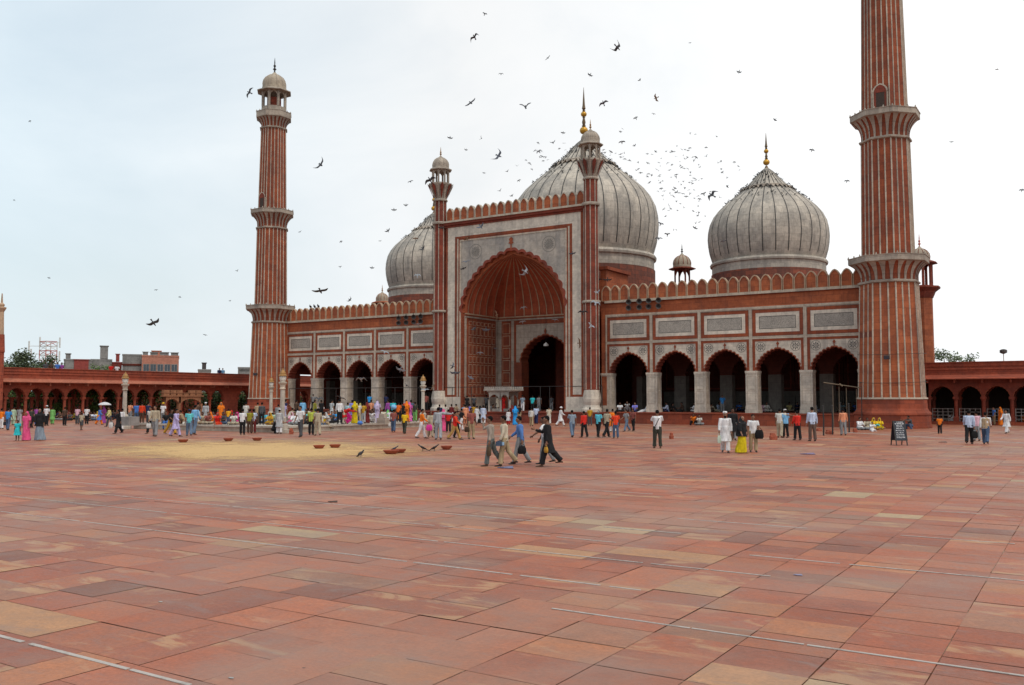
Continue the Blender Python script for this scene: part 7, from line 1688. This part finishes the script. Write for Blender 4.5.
for a in [
 (249.5,92.5,10,62,'glide','d','dark pigeon banking steeply just left of the whole minaret kiosk'), (321,165,14,52,'dive','d','dark pigeon climbing in open sky between the whole minaret and portal'),
 (153.5,323,12,24,'glide','d','large dark pigeon gliding low in the sky left of the whole minaret'), (320.5,291.3,14,8,'glide','d','dark pigeon gliding level just above the left wing parapet'),
 (474.5,37,11,42,'dive','d','dark pigeon high above the left portal tower, wings slanted'), (471,103,11,38,'glide','d','dark pigeon in the sky above and right of the left portal tower kiosk'),
 (525.5,107,12,8,'up','d','dark pigeon with raised wings above the portal, left of the great finial'), (603.5,103,10,28,'glide','g','grey pigeon just right of the great dome finial'),
 (617.5,47.5,11,50,'dive','d','dark pigeon high in the sky right of the great finial tip'), (656,98,8,110,'glide','b','brownish pigeon banking upright in the sky right of the great finial'),
 (499,156,14,58,'dive','g','grey pigeon diving in front of the sky left of the great dome'), (430,180,11,30,'glide','d','dark pigeon flying beside the kiosk of the left portal tower'),
 (712,195,12,48,'bow','d','largest dark pigeon in the flock left of the right dome'), (704,194,6,20,'up','d','dark pigeon just left of the largest one in the flock'),
 (450,138,5,-10,'glide','d','small dark pigeon above the left portal tower finial'), (481.5,138.5,5,70,'up','d','small dark pigeon in open sky between the portal tower and great dome'),
 (539,151.5,6,30,'bow','d','small dark pigeon left of the leaf collar of the great dome'), (406,205.5,5,0,'up','d','small dark pigeon left of the left portal tower, level with its cup'), (410.5,181.5,5,20,'glide','d','small dark pigeon left of the left portal tower kiosk'),
 (394,210,5,0,'glide','d','small dark pigeon above the left dome'), (500,191,5,30,'up','d','small dark pigeon over the middle of the portal parapet'), (739,72,5,-10,'bow','d','lone small pigeon high above the right dome'),
 (951.5,142,4,0,'glide','d','lone small pigeon in white sky right of the right minaret'), (997,69.5,4,0,'glide','b','lone brown pigeon in white sky near the top right'), (1022,190,5,0,'glide','d','pigeon in white sky cut by the right edge'),
 (847,181,5,0,'glide','d','small dark pigeon left of the right minaret'), (484.5,14,5,-20,'up','d','small pigeon near the top edge above the portal'), (501,74,5,0,'bow','d','small pigeon high between two dark pigeons over the portal'),
 (658.5,238.5,7,0,'glide','d','dark pigeon against the right edge of the great dome'), (660.5,224,6,-20,'up','d','dark pigeon beside the right edge of the great dome, upper one'), (667.5,234.5,6,0,'up','d','dark pigeon in the gap between great dome and right dome'),
 (723.5,241.3,7,10,'bow','w','pale pigeon passing in front of the right dome'),
 (467,239,8,30,'bow','b','brownish pigeon in front of the upper left portal facing'), (481,227,10,35,'up','g','blue grey pigeon just below the portal parapet'), (466,262,10,10,'bow','g','blue grey pigeon with arched wings left of the portal arch'), (463.5,268.5,6,20,'glide','d','dark pigeon just below the arched blue grey one by the portal'), (474.5,268.5,5,45,'up','d','small dark pigeon right of the arched blue grey one by the portal'),
 (525.5,272,12,58,'dive','w','pale pigeon climbing across the ribbed vault'), (523.5,308,8,10,'bow','w','pale pigeon with arched wings at the foot of the vault'), (497,315,9,100,'glide','b','brown and pale pigeon banking before the niche corner'), (522.5,322,7,10,'glide','w','pale pigeon gliding before the upper niche wall'), (555,320,7,-5,'glide','w','pale pigeon gliding over the portal doorway'),
 (542.5,264,6,-50,'dive','w','pale pigeon on the right edge of the vault arch'), (563.5,250,6,30,'up','g','grey pigeon left of the right jamb stripe, upper one'), (572.5,253.5,7,10,'glide','g','grey pigeon crossing the red jamb stripe of the portal'), (562.5,259.5,5,0,'glide','d','dark pigeon below the grey one at the right portal facing'), (578.5,262,6,30,'up','w','pale pigeon on the right marble band of the portal'),
 (597.5,292.5,7,20,'up','w','pale pigeon in front of the right portal tower'), (607.5,280,8,0,'glide','d','dark pigeon against the red wall right of the portal tower'), (599.5,279.5,6,0,'glide','d','dark pigeon crossing the edge of the right portal tower'), (595.5,303,11,-15,'bow','w','large pale pigeon at the ring of the right portal tower'), (590.5,326,9,-40,'up','w','pale pigeon below the ring of the right portal tower'),
 (580,343,10,95,'glide','b','brown pigeon banking upright in front of the right marble band'), (607,294,6,-30,'glide','w','pale pigeon in front of the first merlon of the right wing'), (628,268.5,5,0,'glide','d','small dark pigeon above the right wing parapet by the great dome'),
 (423,249,7,40,'up','d','dark pigeon in front of the left dome'), (417.5,275.5,8,0,'bow','w','pale pigeon with arched wings in front of the left dome'), (415.5,238.5,6,0,'glide','b','brown pigeon high in front of the left dome'), (385,352,9,-20,'glide','w','pale pigeon gliding below the left wing panels'),
 (361,379.5,12,0,'bow','w','large pale pigeon with arched wings before the third left arch'), (400.5,370,10,-20,'glide','w','pale pigeon gliding before the fourth left arch'), (406.5,385.5,7,-40,'dive','g','grey pigeon diving before the fourth left arch'), (425,390,9,0,'bow','w','pale pigeon in front of the right tank lamp post'), (433.5,386.5,9,60,'glide','b','brown pigeon right of the right tank lamp'),
 (340.5,398,10,-20,'glide','d','dark pigeon gliding low before the second left pier'), (319,399,10,0,'bow','d','dark pigeon with arched wings before the second left arch'), (418,324.5,8,5,'glide','w','pale pigeon in front of the left wing loudspeakers'), (453,366,8,70,'up','g','grey pigeon before the left marble pier of the portal'), (455,373,10,0,'glide','g','grey pigeon level before the foot of the left marble pier'), (470.5,378,8,-30,'bow','g','grey pigeon in front of the panelled niche wall'), (480,353,7,0,'glide','w','pale pigeon across the red panelled niche wall'), (495,348.5,6,0,'glide','w','pale pigeon near the inner niche corner'), (486,330,8,0,'glide','g','grey pigeon high on the panelled niche wall'), (474,329,6,30,'up','d','dark pigeon at the top of the panelled niche wall'),
 (583,312,9,0,'glide','d','dark pigeon below the pale one at the right portal tower ring')]: bird(*a[:6], a[6], GB)
for x, y in ((553,143),(563,133),(512,196),(466,150),(441,228),(372,268),(388,231),(350,300),(300,232),(636,118),(622,142),(695,228),(742,207),(812,150),(775,120),(590,75),(548,58),(640,80)):
    bird(x, y, BR.choice([4, 4.5, 5, 6]), BR.uniform(-40, 50), BR.choice(['glide', 'up', 'bow', 'dive']), 'd', 'small dark pigeon on the wing in the sky above the mosque roofline', 'small pigeons above the mosque roofline')
SM = 'small pigeon far off in the open sky'
for x, y, s in ((30,121,3),(49,278,3),(156,290,3.5),(180,297,3),(205,335,4),(237,271,3.5),(341,241.5,3.5),(340,267,3.5),(230,301,2.5),(14,200,2.5),(653.5,114,4),(517,166,3.5),(507.5,171.5,4),(542,156.5,4),(519,180.5,4),(484,173,3),(526,160,3),(380,241,3),(900,300,2.5),(690,43,3)):
    bird(x, y, s, BR.uniform(-30, 30), BR.choice(['glide','up','bow','down']), 'd', SM, 'small pigeons far off in the sky', dep=95)
FL = 'tiny dark pigeon in the loose flock between the great dome and right dome'
cnt = 0
while cnt < 145:
    x = BR.gauss(672, 34); y = BR.gauss(178, 24)
    if not (606 < x < 752 and 128 < y < 245): continue
    if ((x-584)/77)**2+((y-215)/58)**2 < 1 or ((x-768)/62)**2+((y-232)/55)**2 < 1: continue
    bird(x, y, BR.choice([2.2,2.6,3,3.4,4]), BR.uniform(-40, 40), BR.choice(['glide','up','bow','down','high']), 'd', FL, 'loose flock between the two domes', dep=BR.uniform(72, 86)); cnt += 1
cnt = 0
while cnt < 26:
    x = BR.uniform(528, 612); y = BR.uniform(140, 178)
    if y > 165+ (x-585)**2*.012*-1 and ((x-584)/77)**2+((y-230)/72)**2 < 1: continue
    bird(x, y, BR.choice([2.6,3,3.4]), BR.uniform(-40, 40), BR.choice(['glide','up','bow','down']), 'd', 'tiny dark pigeon circling close round the top of the great dome', 'pigeons circling the great dome', dep=BR.uniform(90, 104)); cnt += 1
# pigeons standing on the ground
for x, y, tone, h, l in ((361,457.5,'g',40,'grey pigeon standing alone on the grain'), (393.5,453.0,'g',70,'grey pigeon standing at the edge of the wide clay bowl'), (422.5,451.3,'d',-60,'dark pigeon on the paving right of the grain, left of a pair'), (434.5,451.3,'d',60,'dark pigeon on the paving right of the grain, right of a pair')):
    p = on_z(x, y); o = bpy.data.objects.new('pigeon', GROUND); COL.objects.link(o); o.location = p+Vector((0, 0, .16)); o.scale = (1.35,)*3; o.rotation_euler = (0, 0, -YAW+R(h)); o.material_slots[0].link = 'OBJECT'; o.material_slots[0].material = TONE[tone]; tag(o, l, 'pigeon', 'pigeons on the paving')
for x, l in ((310.4, 'first of three dark birds perched on the left wing parapet'), (314.4, 'middle of three dark birds perched on the left wing parapet'), (318.2, 'last of three dark birds perched on the left wing parapet')):
    p = on_y(x, 309, .05); o = bpy.data.objects.new('pigeon', GROUND); COL.objects.link(o); o.location = (p.x, .05, 12.55); o.scale = (2.0,)*3; o.rotation_euler = (0, 0, R(30)); o.material_slots[0].link = 'OBJECT'; o.material_slots[0].material = TONE['d']; tag(o, l, 'pigeon', 'birds perched on the left parapet')
# the hundreds perched round the tops of the domes
def perched():
    V, F = [], []
    src = [tuple(v.co) for v in GROUND.vertices]; dec = bpy.data.objects.new('tmp', GROUND.copy()); COL.objects.link(dec); dm = dec.modifiers.new('d', 'DECIMATE'); dm.ratio = .08
    lo = bpy.data.meshes.new_from_object(dec.evaluated_get(bpy.context.evaluated_depsgraph_get())); bpy.data.objects.remove(dec)
    sv = [v.co.copy() for v in lo.vertices]; sf = [tuple(p.vertices) for p in lo.polygons]
    def add(p, rz, s):
        b = len(V); m = Matrix.Rotation(rz, 3, 'Z')
        V.extend([tuple(Vector(p)+m @ (v*s)+Vector((0, 0, .12*s))) for v in sv]); F.extend([tuple(b+i for i in f) for f in sf])
    for cx, cy, k, kz, zb, n in ((.18, 13.1, 1.372, 1.459, 15.8, 420), (20.25, 13.1, .975, 1.036, 14.12, 230), (-20.45, 13.1, .985, 1.036, 14.2, 120)):
        pr = [(5.28,19.9),(4.78,20.5),(4.16,21.05),(3.48,21.6),(2.80,22.1),(2.52,22.5),(1.78,23.0),(1.35,23.42),(.95,23.86),(.6,24.2)]
        for i in range(n):
            t = BR.random(); w_ = BR.random(); u = 4.5-2.7*t**1.3 if w_ < .62 else (4.7+.5*t if w_ < .74 else 5.2+3.3*t)
            u = max(.6, min(8.6, u)); j = int(u); f = u-j; r = pr[j][0]*(1-f)+pr[j+1][0]*f; z = pr[j][1]*(1-f)+pr[j+1][1]*f; a = BR.uniform(0, 6.283)
            add((cx+r*k*math.cos(a)*1.005, cy+r*k*math.sin(a)*1.005, zb+(z-14.41)*kz), BR.uniform(0, 6.28), BR.uniform(.75, 1.0))
    me = bpy.data.meshes.new('perched_pigeons'); me.from_pydata(V, [], F); me.materials.append(TONE['d']); o = bpy.data.objects.new('perched_pigeons', me); COL.objects.link(o); o['kind'] = 'stuff'
    tag(o, 'hundreds of tiny dark pigeons perched round the tops of the three domes', 'pigeons')
perched()
for o in bpy.data.objects:
    if '_w' in o: del o['_w']
